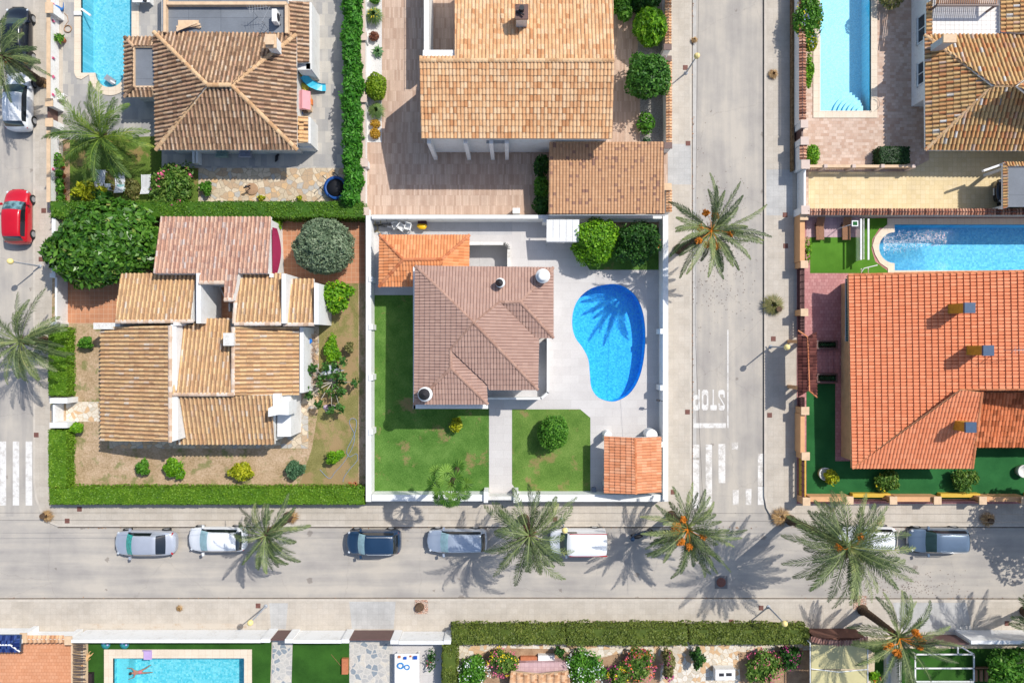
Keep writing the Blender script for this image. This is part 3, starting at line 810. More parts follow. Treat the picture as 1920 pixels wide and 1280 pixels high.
# plot F
sheet('patio', [(1494,-600),(2500,-600),(2500,398),(1494,398)], z, MOSAIC, 'F')
sheet('driveway', [(1516,322),(1700,322),(1742,300),(1742,270),(2500,270),(2500,398),(1516,398)], z+.006, SANDT)
# plot G, H, I
sheet('artificial_lawn', [(158,1190),(510,1190),(500,1480),(158,1480)], z, TURF, 'G')
sheet('tiled_terrace', [(-400,1190),(134,1190),(134,1480),(-400,1480)], z, ORANGET)
sheet('stone_path', [(512,1190),(549,1190),(541,1480),(503,1480)], z+.004, CRAZY3)
sheet('artificial_lawn', [(549,1190),(655,1190),(655,1480),(541,1480)], z, TURF)
sheet('stone_terrace', [(655,1190),(770,1190),(770,1480),(655,1480)], z+.003, CRAZY3)
sheet('patio', [(736,1190),(848,1190),(848,1480),(736,1480)], z+.007, GREYP)
sheet('garden_ground', [(850,1195),(1522,1195),(1522,1480),(850,1480)], z, CRAZY2)
sheet('flower_bed', [(925,1214),(1042,1216),(1090,1228),(1130,1232),(1150,1226),(1215,1222),(1240,1240),(1236,1290),(880,1300),(878,1245),(895,1228)], z+.004, SOIL)
sheet('flower_bed', [(1384,1222),(1520,1218),(1520,1300),(1390,1300)], z+.004, SOIL)
sheet('patio', [(1522,1195),(2500,1195),(2500,1480),(1522,1480)], z, STONEP)
sheet('artificial_lawn', [(1640,1215),(2500,1215),(2500,1480),(1640,1480)], z+.004, TURF)

# --- sunken court beside the house
m = MB(); q = HOLES['R']; q = q if poly_area(q) > 0 else q[::-1]; n = len(q)
V = [(x, y, ZP-.008) for x, y in q]+[(x, y, -1.05) for x, y in q]
m.faces(V, [(i, (i+1)%n, (i+1)%n+n, i+n) for i in range(n)]); struct(m, 'ramp_wall', WHITE2)
sheet('ramp_floor', q, -1.05, CONC, world=True)
# ramp parapet: low rounded kerb
m = MB(); e = W(RAMP, .5)
line = [(x, y, .42) for x, y in e[0:len(RAMP)-1]]
for i in range(len(line)-1):
    a = Vector(line[i]); b = Vector(line[i+1]); d = (b-a).normalized(); s_ = Vector((-d.y, d.x, 0))
    if i == 0: b = b-d*.0
    m.obox((a+b)/2-Vector((0,0,.14)), (d, s_, (0,0,1)), ((b-a).length/2+.03, .11, .14))
o = m.build('ramp_kerb', WHITE2); tag(o, 'low white curved kerb wall round the sunken ramp behind the brown roofed house', 'low wall')

# --- pools
def poolmat(name, c, c2, tile=.04):  # mosaic whose tints and warped noise paint caustic light into the colour
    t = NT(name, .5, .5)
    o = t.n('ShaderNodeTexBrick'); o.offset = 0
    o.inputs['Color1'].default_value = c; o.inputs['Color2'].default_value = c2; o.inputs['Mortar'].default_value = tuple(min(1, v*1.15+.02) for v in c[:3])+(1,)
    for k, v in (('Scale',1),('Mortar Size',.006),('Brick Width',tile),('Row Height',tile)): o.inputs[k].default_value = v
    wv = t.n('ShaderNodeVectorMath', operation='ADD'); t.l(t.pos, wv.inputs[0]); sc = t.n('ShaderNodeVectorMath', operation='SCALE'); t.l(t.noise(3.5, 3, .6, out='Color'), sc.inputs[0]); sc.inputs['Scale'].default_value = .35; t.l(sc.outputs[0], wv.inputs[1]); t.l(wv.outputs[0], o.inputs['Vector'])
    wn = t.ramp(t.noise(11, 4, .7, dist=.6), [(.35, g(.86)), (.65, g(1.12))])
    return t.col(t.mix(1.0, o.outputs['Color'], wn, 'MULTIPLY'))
def pool(key, label, depth, mat, wat, cop, copmat, wz=.05, steps=None):
    q = HOLES[key]; q = q if poly_area(q) > 0 else q[::-1]; n = len(q)
    c = np.mean(np.array(q), 0)
    t = thing('swimming_pool', label, 'pool', (c[0], c[1], ZP))
    m = MB(); V = [(x, y, ZP) for x, y in q]+[(x, y, -depth) for x, y in q]
    m.faces(V, [(i, (i+1)%n, (i+1)%n+n, i+n) for i in range(n)])
    m.prism(q, None, -depth); m.build('basin', mat, t)
    m = MB(); m.prism(q, None, wz); m.build('water_surface', wat, t)
    if cop:
        oc = W(cop, ZP+.03); oc = oc if poly_area(oc) > 0 else oc[::-1]
        m = MB(); m.prism(oc, ZP-.03, ZP+.03, [q]); m.build('coping', copmat, t)
    if steps:
        m = MB()
        for (cx, cy, r, a0, a1, zz) in steps:
            pts = [(cx, cy)]+arc(cx, cy, r, a0, a1, 10); pts = W(pts)
            if poly_area(pts) < 0: pts = pts[::-1]
            m.prism(pts, -depth+.01, zz)
        m.build('steps', mat, t)
    return t
COPE = tiles('pale_pool_coping', C(240,222,198), C(244,228,206), C(222,200,174), .5, .5, .01, 0, stain=.06)
WA = watermat('clear_pool_water', (.90,.98,.99,1), 4.2, .35, dist=.02)
WC = watermat('deep_blue_pool_water', (.72,.93,.995,1), 6.0, .3, dist=.012)
WF = watermat('still_pool_water', (.90,.98,.99,1), 4.2, .12, dist=.01)
WE = watermat('stirred_pool_water', (.88,.97,.99,1), 3.2, .4, dist=.03, churn=P(1680,455,.05))
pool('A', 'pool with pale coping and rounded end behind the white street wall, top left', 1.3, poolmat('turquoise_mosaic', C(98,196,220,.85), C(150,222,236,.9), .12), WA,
     [(139,-160),(260,-160),(260,148),(246,160),(240,150)]+arc(206,140,39,0,180,14)+[(152,149),(143,146),(139,137)], COPE,
     steps=[(206,137,27,0,180,-.3)])
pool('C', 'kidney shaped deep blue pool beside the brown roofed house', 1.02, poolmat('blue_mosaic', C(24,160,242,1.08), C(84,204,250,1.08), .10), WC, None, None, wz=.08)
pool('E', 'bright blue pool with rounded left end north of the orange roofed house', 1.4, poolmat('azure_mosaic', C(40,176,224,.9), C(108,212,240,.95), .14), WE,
     [(1677,409),(2090,409),(2090,520),(1665,520),(1665,503),(1650,493),(1641,477),(1636,460),(1641,444),(1652,430),(1664,421),(1664,409)], COPE)
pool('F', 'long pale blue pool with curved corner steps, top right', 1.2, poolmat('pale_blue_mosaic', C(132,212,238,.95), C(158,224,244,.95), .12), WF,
     [(1525,-160),(1645,-160),(1645,221),(1525,221)], COPE,
     steps=[(1622,208,r, 180, 270, -1.2+.18*(i+1)) for i, r in enumerate((47,40,33,26,19,12))])
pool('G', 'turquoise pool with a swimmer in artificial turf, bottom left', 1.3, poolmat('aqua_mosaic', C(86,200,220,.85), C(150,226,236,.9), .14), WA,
     [(195,1217),(472,1217),(472,1490),(195,1490)], COPE, steps=[])
m = MB(); b = prect(212,1233,236,1480,.0); m.box(b[0], b[1], -1.29, b[2], b[3], -.35)
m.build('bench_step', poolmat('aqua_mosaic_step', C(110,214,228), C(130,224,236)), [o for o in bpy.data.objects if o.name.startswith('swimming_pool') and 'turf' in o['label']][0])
COAM = plain('dark_drain_edge', C(120,116,114), .8)

# --- painted markings
PAINT = NT('worn_white_road_paint', .8, .2); _t = PAINT
_w = _t.ramp(_t.math('ADD', _t.math('MULTIPLY', _t.noise(2.2, 6, .7), .6), _t.math('MULTIPLY', _t.noise(22, 3, .8), .4)), [(.49, g(0)), (.60, g(1))])
_t.col(_t.mix(_w, C(234,231,226,.83), C(198,191,182))); PAINT = _t.m
PAINTW = NT('heavily_worn_road_paint', .8, .2); _t = PAINTW
_w = _t.ramp(_t.math('ADD', _t.math('MULTIPLY', _t.noise(1.4, 6, .75), .6), _t.math('MULTIPLY', _t.noise(18, 3, .8), .4)), [(.46, g(0)), (.56, g(1))])
_t.col(_t.mix(_w, C(238,234,228,.85), C(198,191,182))); PAINTW = _t.m
def mark(rects, mat, name='crosswalk'):
    m = MB()
    for r in rects: m.prism(W([(r[0],r[1]),(r[2],r[1]),(r[2],r[3]),(r[0],r[3])], .008)[::-1], None, .008)
    struct(m, name, mat)
mark([(-48,827,-37,947),(-24,827,-12,947),(0,827,11.5,947),(24,827,36,947),(48,827,60.5,947)], PAINT)
mark([(1299,833,1311,857),(1299,862,1311,952),(1323,833,1335,843),(1421,912,1432,946)], PAINT)
mark([(1323,843.5,1335,950),(1347,832,1360,905),(1372,829,1384,842),(1374,918,1385,946),(1398,916,1409,946),(1421,850,1431,911)], PAINTW)
mark([(1300,793,1361,802)], PAINT, 'stop_line')
mark([(1363.5,618,1366,802)], PAINT, 'lane_line')
def zz(pts): return [(1280+x/5.122, 710+y/5.12) for x, y in pts]
def rr(x0, y0, x1, y1, c): return [(x0+c,y0),(x1-c,y0),(x1,y0+c*1.6),(x1,y1-c*1.6),(x1-c,y1),(x0+c,y1),(x0,y1-c*1.6),(x0,y0+c*1.6)]
m = MB()
for outer, holes in ((rr(103,155,164,302,12), [rr(119,197,150,250,7)]), ([(150,103),(165,103),(165,170),(150,160)], []), (rr(183,105,247,302,14), [rr(199,152,232,250,8)]),
                     ([(287,103),(300,103),(300,250),(287,250)], []), (rr(263,250,328,302,5), []),
                     ([(343,120),(357,105),(391,105),(404,122),(404,182),(391,176),(391,148),(357,148),(357,168),(404,250),(404,284),(391,302),(357,302),(343,286),(343,232),(357,238),(357,256),(391,256),(391,248),(343,166)], [])):
    def WW(p):
        q = W(zz(p), .009); return q if poly_area(q) > 0 else q[::-1]
    m.prism(WW(outer), None, .009, [WW(h) for h in holes])
struct(m, 'stop_marking', PAINT)

APR = tiles('grey_driveway_concrete', C(200,198,194), C(206,204,200), C(188,186,182), .4, .4, .010, 0, stain=.2)
for q in ([(1252,270),(1296,270),(1296,346),(1252,346)], [(1437,318),(1486,318),(1486,404),(1437,404)], [(1674,1129),(1812,1129),(1822,1184),(1690,1184)], [(655,1127),(742,1127),(738,1178),(660,1178)], [(505,1130),(540,1130),(536,1178),(508,1178)]): sheet('pavement_apron', q, .1245, APR)
STAIN = NT('pavement_stain', .95, .1); _t = STAIN
_f = _t.ramp(_t.math('ADD', _t.math('MULTIPLY', _t.noise(.9, 6, .75), .7), _t.math('MULTIPLY', _t.noise(9, 4, .8), .3)), [(.50, g(0)), (.62, g(1))])
_t.col(_t.mix(_f, C(207,196,181), C(190,168,144))); STAIN = _t.m
for q in ([(858,1162),(1500,1162),(1500,1176),(858,1176)], [(150,1168),(480,1168),(480,1177),(150,1177)], [(1500,1165),(1525,1165),(1525,1190),(1500,1190)]): sheet('pavement_edge', q, .1235, STAIN)
# ------------------------------------------------------------ houses
def rects_wall(mb, rects, z0, z1):
    for r in rects: a = prect(*r, z1); mb.box(a[0], a[1], z0, a[2], a[3], z1)
GLASS = plain('dark_window_glass', (.03,.045,.06,1), .12, .05, spec=.8)
FRAMEW = plain('window_frame_white', C(235,238,240), .5, .04)
SHUT = plain('rolled_shutter', C(176,196,214), .6, .08)
def window(parent, p0, p1, z0, z1, side):
    """window on a wall running p0->p1 (world xy), outward normal side"""
    a = Vector((*p0, 0)); b = Vector((*p1, 0)); d = (b-a).normalized(); n = Vector((*side, 0)); L = (b-a).length; c = (a+b)/2; h = (z1-z0)/2; zc = (z0+z1)/2
    m = MB()
    for s in (-1, 1): m.obox(c+d*s*(L/2)+Vector((0,0,zc))+n*.03, (d, n, (0,0,1)), (.04,.05,h+.04))
    for s in (-1, 1): m.obox(c+Vector((0,0,zc+s*h))+n*.03, (d, n, (0,0,1)), (L/2-.04,.045,.04))
    m.obox(c+Vector((0,0,zc))+n*.03, (d, n, (0,0,1)), (.025,.04,h-.04))
    f = m.build('window', FRAMEW, parent)
    m = MB(); m.obox(c+Vector((0,0,zc))+n*.012, (d, n, (0,0,1)), (L/2-.04,.01,h-.04)); m.build('pane', GLASS, f)
    m = MB(); m.obox(c+Vector((0,0,z0-.07))+n*.07, (d, n, (0,0,1)), (L/2+.1,.09,.03)); m.build('sill', WHITE2, f)
def chim_box(parent, px0, py0, px1, py1, z0, z1, mat, capmat=None, cap=.06, name='chimney'):
    m = MB(); a = prect(px0, py0, px1, py1, z1); m.box(a[0], a[1], z0, a[2], a[3], z1-.12); c = m.build(name, mat, parent)
    if capmat:
        m = MB(); m.box(min(a[0],a[2])-cap, min(a[1],a[3])-cap, z1-.12, max(a[0],a[2])+cap, max(a[1],a[3])+cap, z1); m.build('chimney_cap', capmat, c)
    return c

# ---- house C: brown hipped roof
RT_BROWN = rooftile('brown_concrete_tile', [(0, C(184,150,136)), (1, C(200,166,150))], dirt=.3, dirtc=C(150,118,106), fine=.10)
RT_ORANGE = rooftile('orange_clay_tile', [(0, C(226,146,96)), (.4, C(238,158,106)), (1, C(246,174,124))], dirt=.2, fine=.12, seed=1)
RT_PALE = rooftile('pale_orange_mixed_tile', [(0, C(206,146,100)), (.12, C(228,172,124)), (.4, C(238,188,140)), (.7, C(242,198,152)), (1, C(244,208,168))], dirt=.55, dirtc=C(164,124,96), fine=.3, seed=2)
RT_OLD = rooftile('weathered_barrel_tile', [(0, C(150,116,92)), (.15, C(190,150,118)), (.35, C(216,176,140)), (.6, C(232,196,158)), (.85, C(214,166,134)), (1, C(238,216,188))], dirt=.9, dirtc=C(92,74,62), dscale=1.6, fine=.5, chan=.75, seed=3)
RT_VILLA = rooftile('sandy_barrel_tile', [(0, C(214,168,124)), (.12, C(232,184,134)), (.35, C(242,200,146)), (.65, C(248,210,158)), (.9, C(238,190,144)), (1, C(238,224,204))], dirt=.75, dirtc=C(140,110,90), dscale=1.4, fine=.4, chan=.6, seed=4)
RT_PINK = rooftile('pinkish_barrel_tile', [(0, C(200,152,128)), (.15, C(222,172,144)), (.5, C(234,188,158)), (.85, C(240,200,172)), (1, C(226,210,200))], dirt=.85, dirtc=C(118,92,96), dscale=1.6, fine=.4, chan=.45, seed=5)
RT_CORAL = rooftile('coral_clay_tile', [(0, C(236,144,102)), (.5, C(244,152,110)), (1, C(250,164,122))], dirt=.15, dirtc=C(214,124,88), fine=.10, seed=6)
RT_CORALD = rooftile('lichen_stained_coral_tile', [(0, C(178,98,62)), (.4, C(226,128,82)), (1, C(246,150,104))], dirt=.8, dirtc=C(112,84,60), dscale=1.3, fine=.3, seed=7)
RT_YELL = rooftile('yellow_ochre_barrel_tile', [(0, C(214,134,92)), (.15, C(230,168,112)), (.4, C(236,190,130)), (.7, C(240,202,144)), (.9, C(224,156,108)), (.97, C(228,220,208)), (1, C(236,232,226))], dirt=.6, dirtc=C(122,104,76), dscale=1.1, fine=.3, chan=.6, seed=8)
RT_SPOT = rooftile('spotted_carport_tile', [(0, C(158,120,104)), (.08, C(164,126,108)), (.10, C(204,158,122)), (.5, C(208,162,124)), (1, C(216,172,134))], dirt=.1, fine=.12, seed=9)
RT_SPOTR = rooftile('black_spotted_tile', [(0, C(110,84,66)), (.28, C(130,100,76)), (.32, C(240,192,138)), (1, C(248,206,156))], dirt=.2, fine=.3, seed=10)
RT_MAROON = rooftile('dark_maroon_tile', [(0, C(74,40,38)), (.5, C(96,54,50)), (1, C(122,74,66))], dirt=.15, fine=.2, seed=11)
CAPB = rooftile('brown_ridge_tile', [(0, C(168,132,116)), (1, C(196,160,142))], dirt=.2, fine=.15, seed=12)
CAPO = rooftile('orange_ridge_tile', [(0, C(200,118,78)), (1, C(232,156,112))], dirt=.2, fine=.2, seed=13)
CAPS_ = rooftile('sandy_ridge_tile', [(0, C(210,164,120)), (1, C(244,208,164))], dirt=.4, fine=.3, seed=14)
CAPW = rooftile('mortar_edged_ridge_tile', [(0, C(206,170,140)), (.5, C(234,208,184)), (1, C(244,232,220))], dirt=.3, fine=.3, seed=15)

hC = thing('house', 'house with brown hipped tile roof and three round white chimneys beside the kidney pool', 'house', P(893,620,ZP))
ze, p = 4.25, .36
FC = [Face(((779,499),(1037,502)), ze, p, [(779,499),(1037,502),(975,565),(937,567),(889,606)]),
      Face(((777,757),(779,499)), ze, p, [(779,499),(889,606),(845,655),(845,690),(777,757)]),
      Face(((1037,502),(1037,633)), ze, p, [(1037,502),(1037,633),(975,566)]),
      Face(((1037,633),(1003,633)), ze, p, [(975,566),(1037,633),(1003,633),(937,567)]),
      Face(((1010,633),(1008,730)), ze, p, [(889,606),(937,567),(1003,633),(1010,633),(1008,730)]),
      Face(((914,730),(1008,730)), ze, p, [(889,606),(1008,730),(917,730),(912,718),(845,655)]),
      Face(((914,757),(914,718)), ze, p, [(845,655),(912,718),(914,757),(845,690)]),
      Face(((777,757),(914,757)), ze, p, [(845,690),(914,757),(777,757)])]
tiled_roof(hC, FC, RT_BROWN, [(0,(779,499),(889,606)), (0,(889,606),(937,567)), (0,(937,567),(975,566)), (2,(975,566),(1037,502)), (3,(975,566),(1037,633)),
     (5,(889,606),(1008,730)), (1,(889,606),(845,655)), (1,(845,655),(845,690)), (7,(845,690),(914,757)), (1,(845,690),(777,757))],
     slabmat=GREYW, w=.205, c=.38, amp=.038, lip=.045, prof='flat', jit=.25, seed=1, capr=.1, capmat=CAPB)
m = MB(); rects_wall(m, [(786,508,1000,722),(998,512,1029,626),(786,720,905,748)], .15, 4.05); m.build('wall', WHITE, hC)
m = MB(); m.pbox(775,756,915,766,3.45,3.6); m.pbox(774.5,500,779,766,3.45,3.6); m.build('ledge', WHITE, hC)
# raised terrace with parapet
m = MB(); q = W([(905,700),(1020,620),(1027,620),(1027,737),(1015,747),(905,747)], .9); q = [P(905,640,.9)[:2], P(1027,640,.9)[:2], P(1027,737,.9)[:2], P(1015,746,.9)[:2], P(905,746,.9)[:2]]
if poly_area(q) < 0: q = q[::-1]
m.prism(q, .15, .9); m.build('terrace', CONC, hC)
m = MB()
for a_, b_ in (((1027.5,634),(1027.5,736)),((1027.5,736),(1014.5,747)),((1014.5,747),(914,747))):
    A = Vector(P(*a_, 1.9)); B = Vector(P(*b_, 1.9)); d = (B-A).normalized(); c_ = (A+B)/2; c_.z = 1.02
    m.obox(c_, (d, (-d.y, d.x, 0), (0,0,1)), ((B-A).length/2+.04, .07, .88))
m.build('terrace_parapet', WHITE, hC)
def round_chimney(parent, px, py, r, z0, z1, kind):
    c = P(px, py, z1); m = MB()
    if kind == 'stack':
        m.lathe((c[0], c[1], 0), [(r,z0),(r,z1-.25),(r*1.12,z1-.22),(r*1.12,z1-.12),(r*.75,z1-.1),(r*.75,z1+.05),(r*.5,z1+.08)], 24)
        return m.build('chimney', WHITE, parent)
    m.lathe((c[0], c[1], 0), [(r,z0),(r,z1-.1),(r*1.08,z1-.08),(r*1.08,z1)], 24); o = m.build('chimney', WHITE, parent)
    m = MB(); m.lathe((c[0]-(.06 if kind == 'cone' else 0), c[1], 0), [(r*.86,z1+.004),(r*.84,z1+.05),(r*.1,z1+.22),(r*.1,z1+.26),(.01,z1+.27)], 20); m.build('chimney_cowl', DARKM, o)
    return o
round_chimney(hC, 1018, 517, .42, 4.3, 5.35, 'stack')
round_chimney(hC, 938, 530, .29, 4.6, 5.35, 'cone')
round_chimney(hC, 797, 739, .44, 4.2, 5.2, 'cone')
for (x0, x1, yy) in ((800, 860, 748), (880, 900, 748)):
    a = P(x0, yy, 4.05); b = P(x1, yy, 4.05); window(hC, (a[0], a[1]), (b[0], b[1]), 1.6, 2.9, (0,-1))
a = P(1000,650,4.05); b = P(1000,690,4.05); window(hC, (a[0],a[1]), (b[0],b[1]), 1.1, 3.1, (1,0))

# ---- orange annex behind house C
hX = thing('annex', 'low garden annex with bright orange hipped tile roof behind the brown roofed house', 'annex', P(795,490,ZP))
ze = 2.45; p = .36
FX = [Face(((712,441),(880,441)), ze, p, [(712,441),(880,441),(829,486),(756,487)]),
      Face(((711,536),(712,441)), ze, p, [(712,441),(756,487),(711,536)]),
      Face(((880,441),(879,520)), ze, p, [(880,441),(879,512),(829,512),(829,486)]),
      Face(((711,537),(800,537)), ze, p, [(756,487),(829,486),(829,512),(800,537),(711,537)])]
tiled_roof(hX, FX, RT_ORANGE, [(0,(712,441),(756,487)), (0,(756,487),(829,486)), (0,(829,486),(880,441)), (3,(756,487),(711,537))], slabmat=WHITE2,
     w=.21, c=.38, amp=.042, lip=.035, prof='roman', jit=.4, seed=2, capmat=CAPO)
m = MB(); rects_wall(m, [(717,449,872,498),(717,497,800,527)], .15, 2.3); m.build('wall', WHITE, hX)

# ---- house A: weathered hip roof (top left)
hA = thing('house', 'house with weathered streaky hip tile roof and grey flat roof terrace, top left', 'house', P(423,180,ZP))
ze = 2.75; p = .40
FA = [Face(((289,61),(552,64)), ze, p, [(289,61),(552,64),(434,160),(389,160)]),
      Face(((293,281),(289,61)), ze, p, [(289,61),(389,160),(293,281)]),
      Face(((557,281),(556,66)), ze, p, [(556,64),(434,160),(557,281)]),
      Face(((293,281),(557,281)), ze, p, [(293,281),(557,281),(434,160),(389,160)])]
tiled_roof(hA, FA, RT_OLD, [(0,(289,61),(389,160)), (0,(389,160),(434,160)), (2,(434,160),(555,66)), (3,(434,160),(557,281)), (3,(389,160),(293,281))],
     slabmat=WHITE2, w=.28, c=.42, amp=.075, lip=.03, seed=3, capr=.13, capmat=CAPS_)
m = MB(); rects_wall(m, [(303,-60,548,270)], .14, 2.62); m.build('wall', WHITE2, hA)
for px in (362.5, 369): m = MB(); a = prect(px-2.2,282,px+2.2,306,.75); m.box(a[0],a[1],.14,a[2],a[3],.75); m.build('porch_pillar', WHITE, hA)
FLAT = tiles('grey_roof_felt', C(128,134,142), C(136,142,150), C(112,118,126), 2.2, 2.0, .02, 0, stain=.15)
m = MB(); m.pbox(312,-60,538,62,2.63,2.8); m.build('flat_roof', FLAT, hA)
m = MB(); m.pbox(306,-60,311,60,2.6,3.15); m.pbox(312,3,537,9,2.6,3.15); m.pbox(534,10,540,62,2.6,3.15); m.build('roof_parapet', CREAM, hA)
FA2 = [Face(((299,60),(299,-60)), 2.6, .45, [(299,60),(307,60),(307,-60),(299,-60)]),
       Face(((549,120),(549,-60)), 2.5, -.0, [(541,5),(580,5),(580,118),(541,118)])]
FA2[1] = Face(((580,118),(580,4)), 2.35, .3, [(580,118),(580,4),(541,4),(541,100),(556,100),(556,118)])
tiled_roof(hA, [FA2[1]], RT_OLD, slabmat=WHITE2, w=.28, c=.42, amp=.07, seed=4, name='lean_to_roof')
m = MB(); m.pbox(558,118,582,131,.14,2.15); m.pbox(574,5,584,130,.14,2.15); m.build('side_wall', WHITE, hA)
FA3 = Face(((578,268),(578,220)), 2.2, .22, [(578,268),(578,219),(556,219),(556,268)])
tiled_roof(hA, [FA3], RT_SPOTR, slabmat=WHITE2, w=.28, c=.3, amp=.07, seed=5, name='lean_to_roof')
m = MB(); m.pbox(556,220,582,269,.14,2.0); m.pbox(556,268,585,277,.14,1.2); m.build('side_wall', WHITE, hA)
# west annex with tiled rim round a flat roof
hA2 = thing('annex', 'small annex with tiled rim round a grey flat roof beside the rounded pool end', 'annex', P(262,126,ZP))
ze = 2.2; p = .45
FB = [Face(((234,182),(234,70)), ze, p, [(234,70),(251,88),(251,160),(234,182)]),
      Face(((234,70),(292,70)), ze, p, [(234,70),(292,70),(292,88),(251,88)]),
      Face(((234,182),(292,182)), ze, p, [(251,162),(292,162),(292,182),(234,182)])]
tiled_roof(hA2, FB, RT_OLD, [(0,(234,70),(251,88)), (0,(251,162),(234,182))], slabmat=WHITE2, w=.28, c=.42, amp=.07, seed=6)
m = MB(); m.pbox(252,89,292,161,2.3,2.42); m.build('flat_roof', FLAT, hA2)
m = MB(); m.pbox(249,86,292,89,2.2,2.56); m.pbox(249,89,252,161,2.2,2.56); m.pbox(249,161,292,164,2.2,2.56); m.build('roof_parapet', CREAM, hA2)
m = MB(); rects_wall(m, [(241,78,292,172)], .14, 2.1); m.build('wall', WHITE2, hA2)
c_ = chim_box(hA, 500, 66, 516, 88, 3.0, 4.4, WHITE, CREAM)
m = MB(); cc = P(508, 77, 4.4)
for dx in (-.18,.18):
    for dy in (-.22,.22): m.box(cc[0]+dx-.03, cc[1]+dy-.03, 4.4, cc[0]+dx+.03, cc[1]+dy+.03, 4.6)
m.box(cc[0]-.3, cc[1]-.34, 4.6, cc[0]+.3, cc[1]+.34, 4.66); m.build('chimney_hood', CREAM, c_)
# things on the terrace roof
def aerial(label, px, py, z, rz, group=None, n=7, L=1.1, name='tv_aerial'):
    t = thing(name, label, 'aerial', P(px, py, z), rz, group)
    m = MB(); m.tube([(0,0,0),(0,0,1.2)], .02, 6); m.build('mast', GALV, t, local=True)
    m = MB(); m.tube([(-.2,0,1.15),(L,0,1.15)], .016, 5)
    for i in range(n): x = -.1+L*i/(n-1); hw = .28-.02*i; m.tube([(x,-hw,1.17),(x,hw,1.17)], .009, 4)
    m.tube([(-.2,0,1.15),(-.25,.2,1.35)], .01, 4); m.tube([(-.2,0,1.15),(-.25,-.2,.95)], .01, 4)
    m.build('antenna_boom', GALV, t, local=True); return t
aerial('tv aerial on the grey flat roof terrace, top left house', 483, 32, 2.8, .1)
aerial('tv aerial beside the chimney of the weathered hip roof', 503, 55, 2.8, 1.1)
aerial('tv aerial standing by the dark chimney on the pale orange gable roof', 976, 12, 5.9, 1.6)
aerial('tv aerial on the coral roof beside the middle yellow chimney', 1882, 656, 4.9, .05, L=1.4)
t = thing('air_conditioner', 'white air conditioning unit on the grey flat roof terrace, top left', 'air conditioner', P(521,38,2.8))
m = MB(); m.box(-.16,-.42,.1,.16,.42,.72); m.build('casing', WHITE, t, local=True)
m = MB(); m.box(-.2,-.36,0,.2,-.3,.1); m.box(-.2,.3,0,.2,.36,.1); m.build('feet', DARKM, t, local=True)
m = MB(); V = []; m.tube([(.165,0,.4),(.19,0,.4)], .26, 18); m.build('fan_grille', DARKM, t, local=True)
t = MB()
for i in range(7): a = R(-8+5*i); t.obox((.1*math.sin(i*2), -.02*i, .05+.035*i), ((math.cos(a), math.sin(a), 0), (-math.sin(a), math.cos(a), 0), (0,0,1)), (.75, .06, .016))
t.box(-.75,.1,-.0,.65,.42,.03)
o = t.build('plank_stack', CREAM, None); o.location = P(355,50,2.84); tag(o, 'pale stacked planks lying on the grey flat roof terrace', 'planks')

# ---- house D: pale orange gable (top middle)
hD = thing('house', 'house with large pale orange gable roof, top middle', 'house', P(970,150,ZP))
ze = 4.6; p = .27
f1 = Face(((790,259),(1148,260)), ze, p, [(787,115),(1151,115),(1148,260),(790,259)])
rid = f1.poly[0][2]
# north slope falls away from the same ridge
def north_face(poly, rz, p):   # eave north: height chosen so that the ridge comes out at rz
    lo, hi = 0.5, rz
    ea = poly[0], poly[1]
    for _ in range(40):
        mid = (lo+hi)/2; F = Face(ea, mid, p, poly)
        if F.poly[-1][2] > rz: hi = mid
        else: lo = mid
    return Face(ea, mid, p, poly)
f2 = north_face([(853,-90),(1149,-90),(1151,114),(853,114)], rid, .27)
f3 = north_face([(786,107),(853,107),(853,114),(787,114)], rid, .27)
tiled_roof(hD, [f1, f2, f3], RT_PALE, [(0,(787,114),(1151,114))], slabmat=CREAM, w=.235, c=.385, amp=.06, lip=.045, prof='roman', jit=.8, seed=7, capmat=CAPS_, capr=.12)
m = MB()
gx0 = P(796,250,ze)[0]; gx1 = P(1143,250,ze)[0]; ys = P(0,250,ze)[1]; yn = P(0,-80,ze)[1]; yr = f1.poly[0][1]; yw = P(0,108,ze)[1]
def gable(x0, x1, y0, y1):
    zz = lambda y: min(f1.z(0,y), f2.z(0,y))-.2
    pts = [(y0, .14), (y1, .14), (y1, zz(y1))]+([(yr, zz(yr))] if y0 < yr < y1 else [])+[(y0, zz(y0))]; n = len(pts)
    V = [(x0, y, z_) for y, z_ in pts]+[(x1, y, z_) for y, z_ in pts]
    m.faces(V, [tuple(reversed(range(n))), tuple(range(n, 2*n))]+[(i, (i+1)%n, (i+1)%n+n, i+n) for i in range(n)])
gable(P(860,250,ze)[0], gx1, yr+.05, yn); gable(gx0, gx1, ys+.0, yr+.9)
m.build('wall', WHITE, hD)
m = MB()
for px in (805, 873, 921, 950): a = P(px, 268, 4.0); m.box(a[0]-.13, a[1]-.1, .14, a[0]+.13, a[1]+.16, 4.2)
m.build('porch_column', WHITE, hD)
m = MB(); m.pbox(912,262,950,269,2.9,3.0); m.build('awning_box', GREYW, hD)
a = P(1060,253,ze); b = P(1100,253,ze); window(hD, (a[0], ys), (b[0], ys), 1.2, 2.4, (0,-1))
window(hD, (gx1, ys+2), (gx1, ys+3.2), 1.2, 2.4, (1,0)); window(hD, (gx1, ys+6), (gx1, ys+7.2), 1.2, 2.4, (1,0))
c_ = chim_box(hD, 968, 10, 989, 34, 4.8, 6.5, WHITE2, BROWNM)
m = MB(); cc = P(978,20,6.5); m.tube([(cc[0],cc[1],6.5),(cc[0],cc[1]+.0,6.9)], .16, 12); m.obox((cc[0]-.1,cc[1]-.2,6.62), ((1,-.6,.2),(.6,1,0),(0,0,1)), (.3,.04,.05)); m.build('chimney_cowl', DARKM, c_)
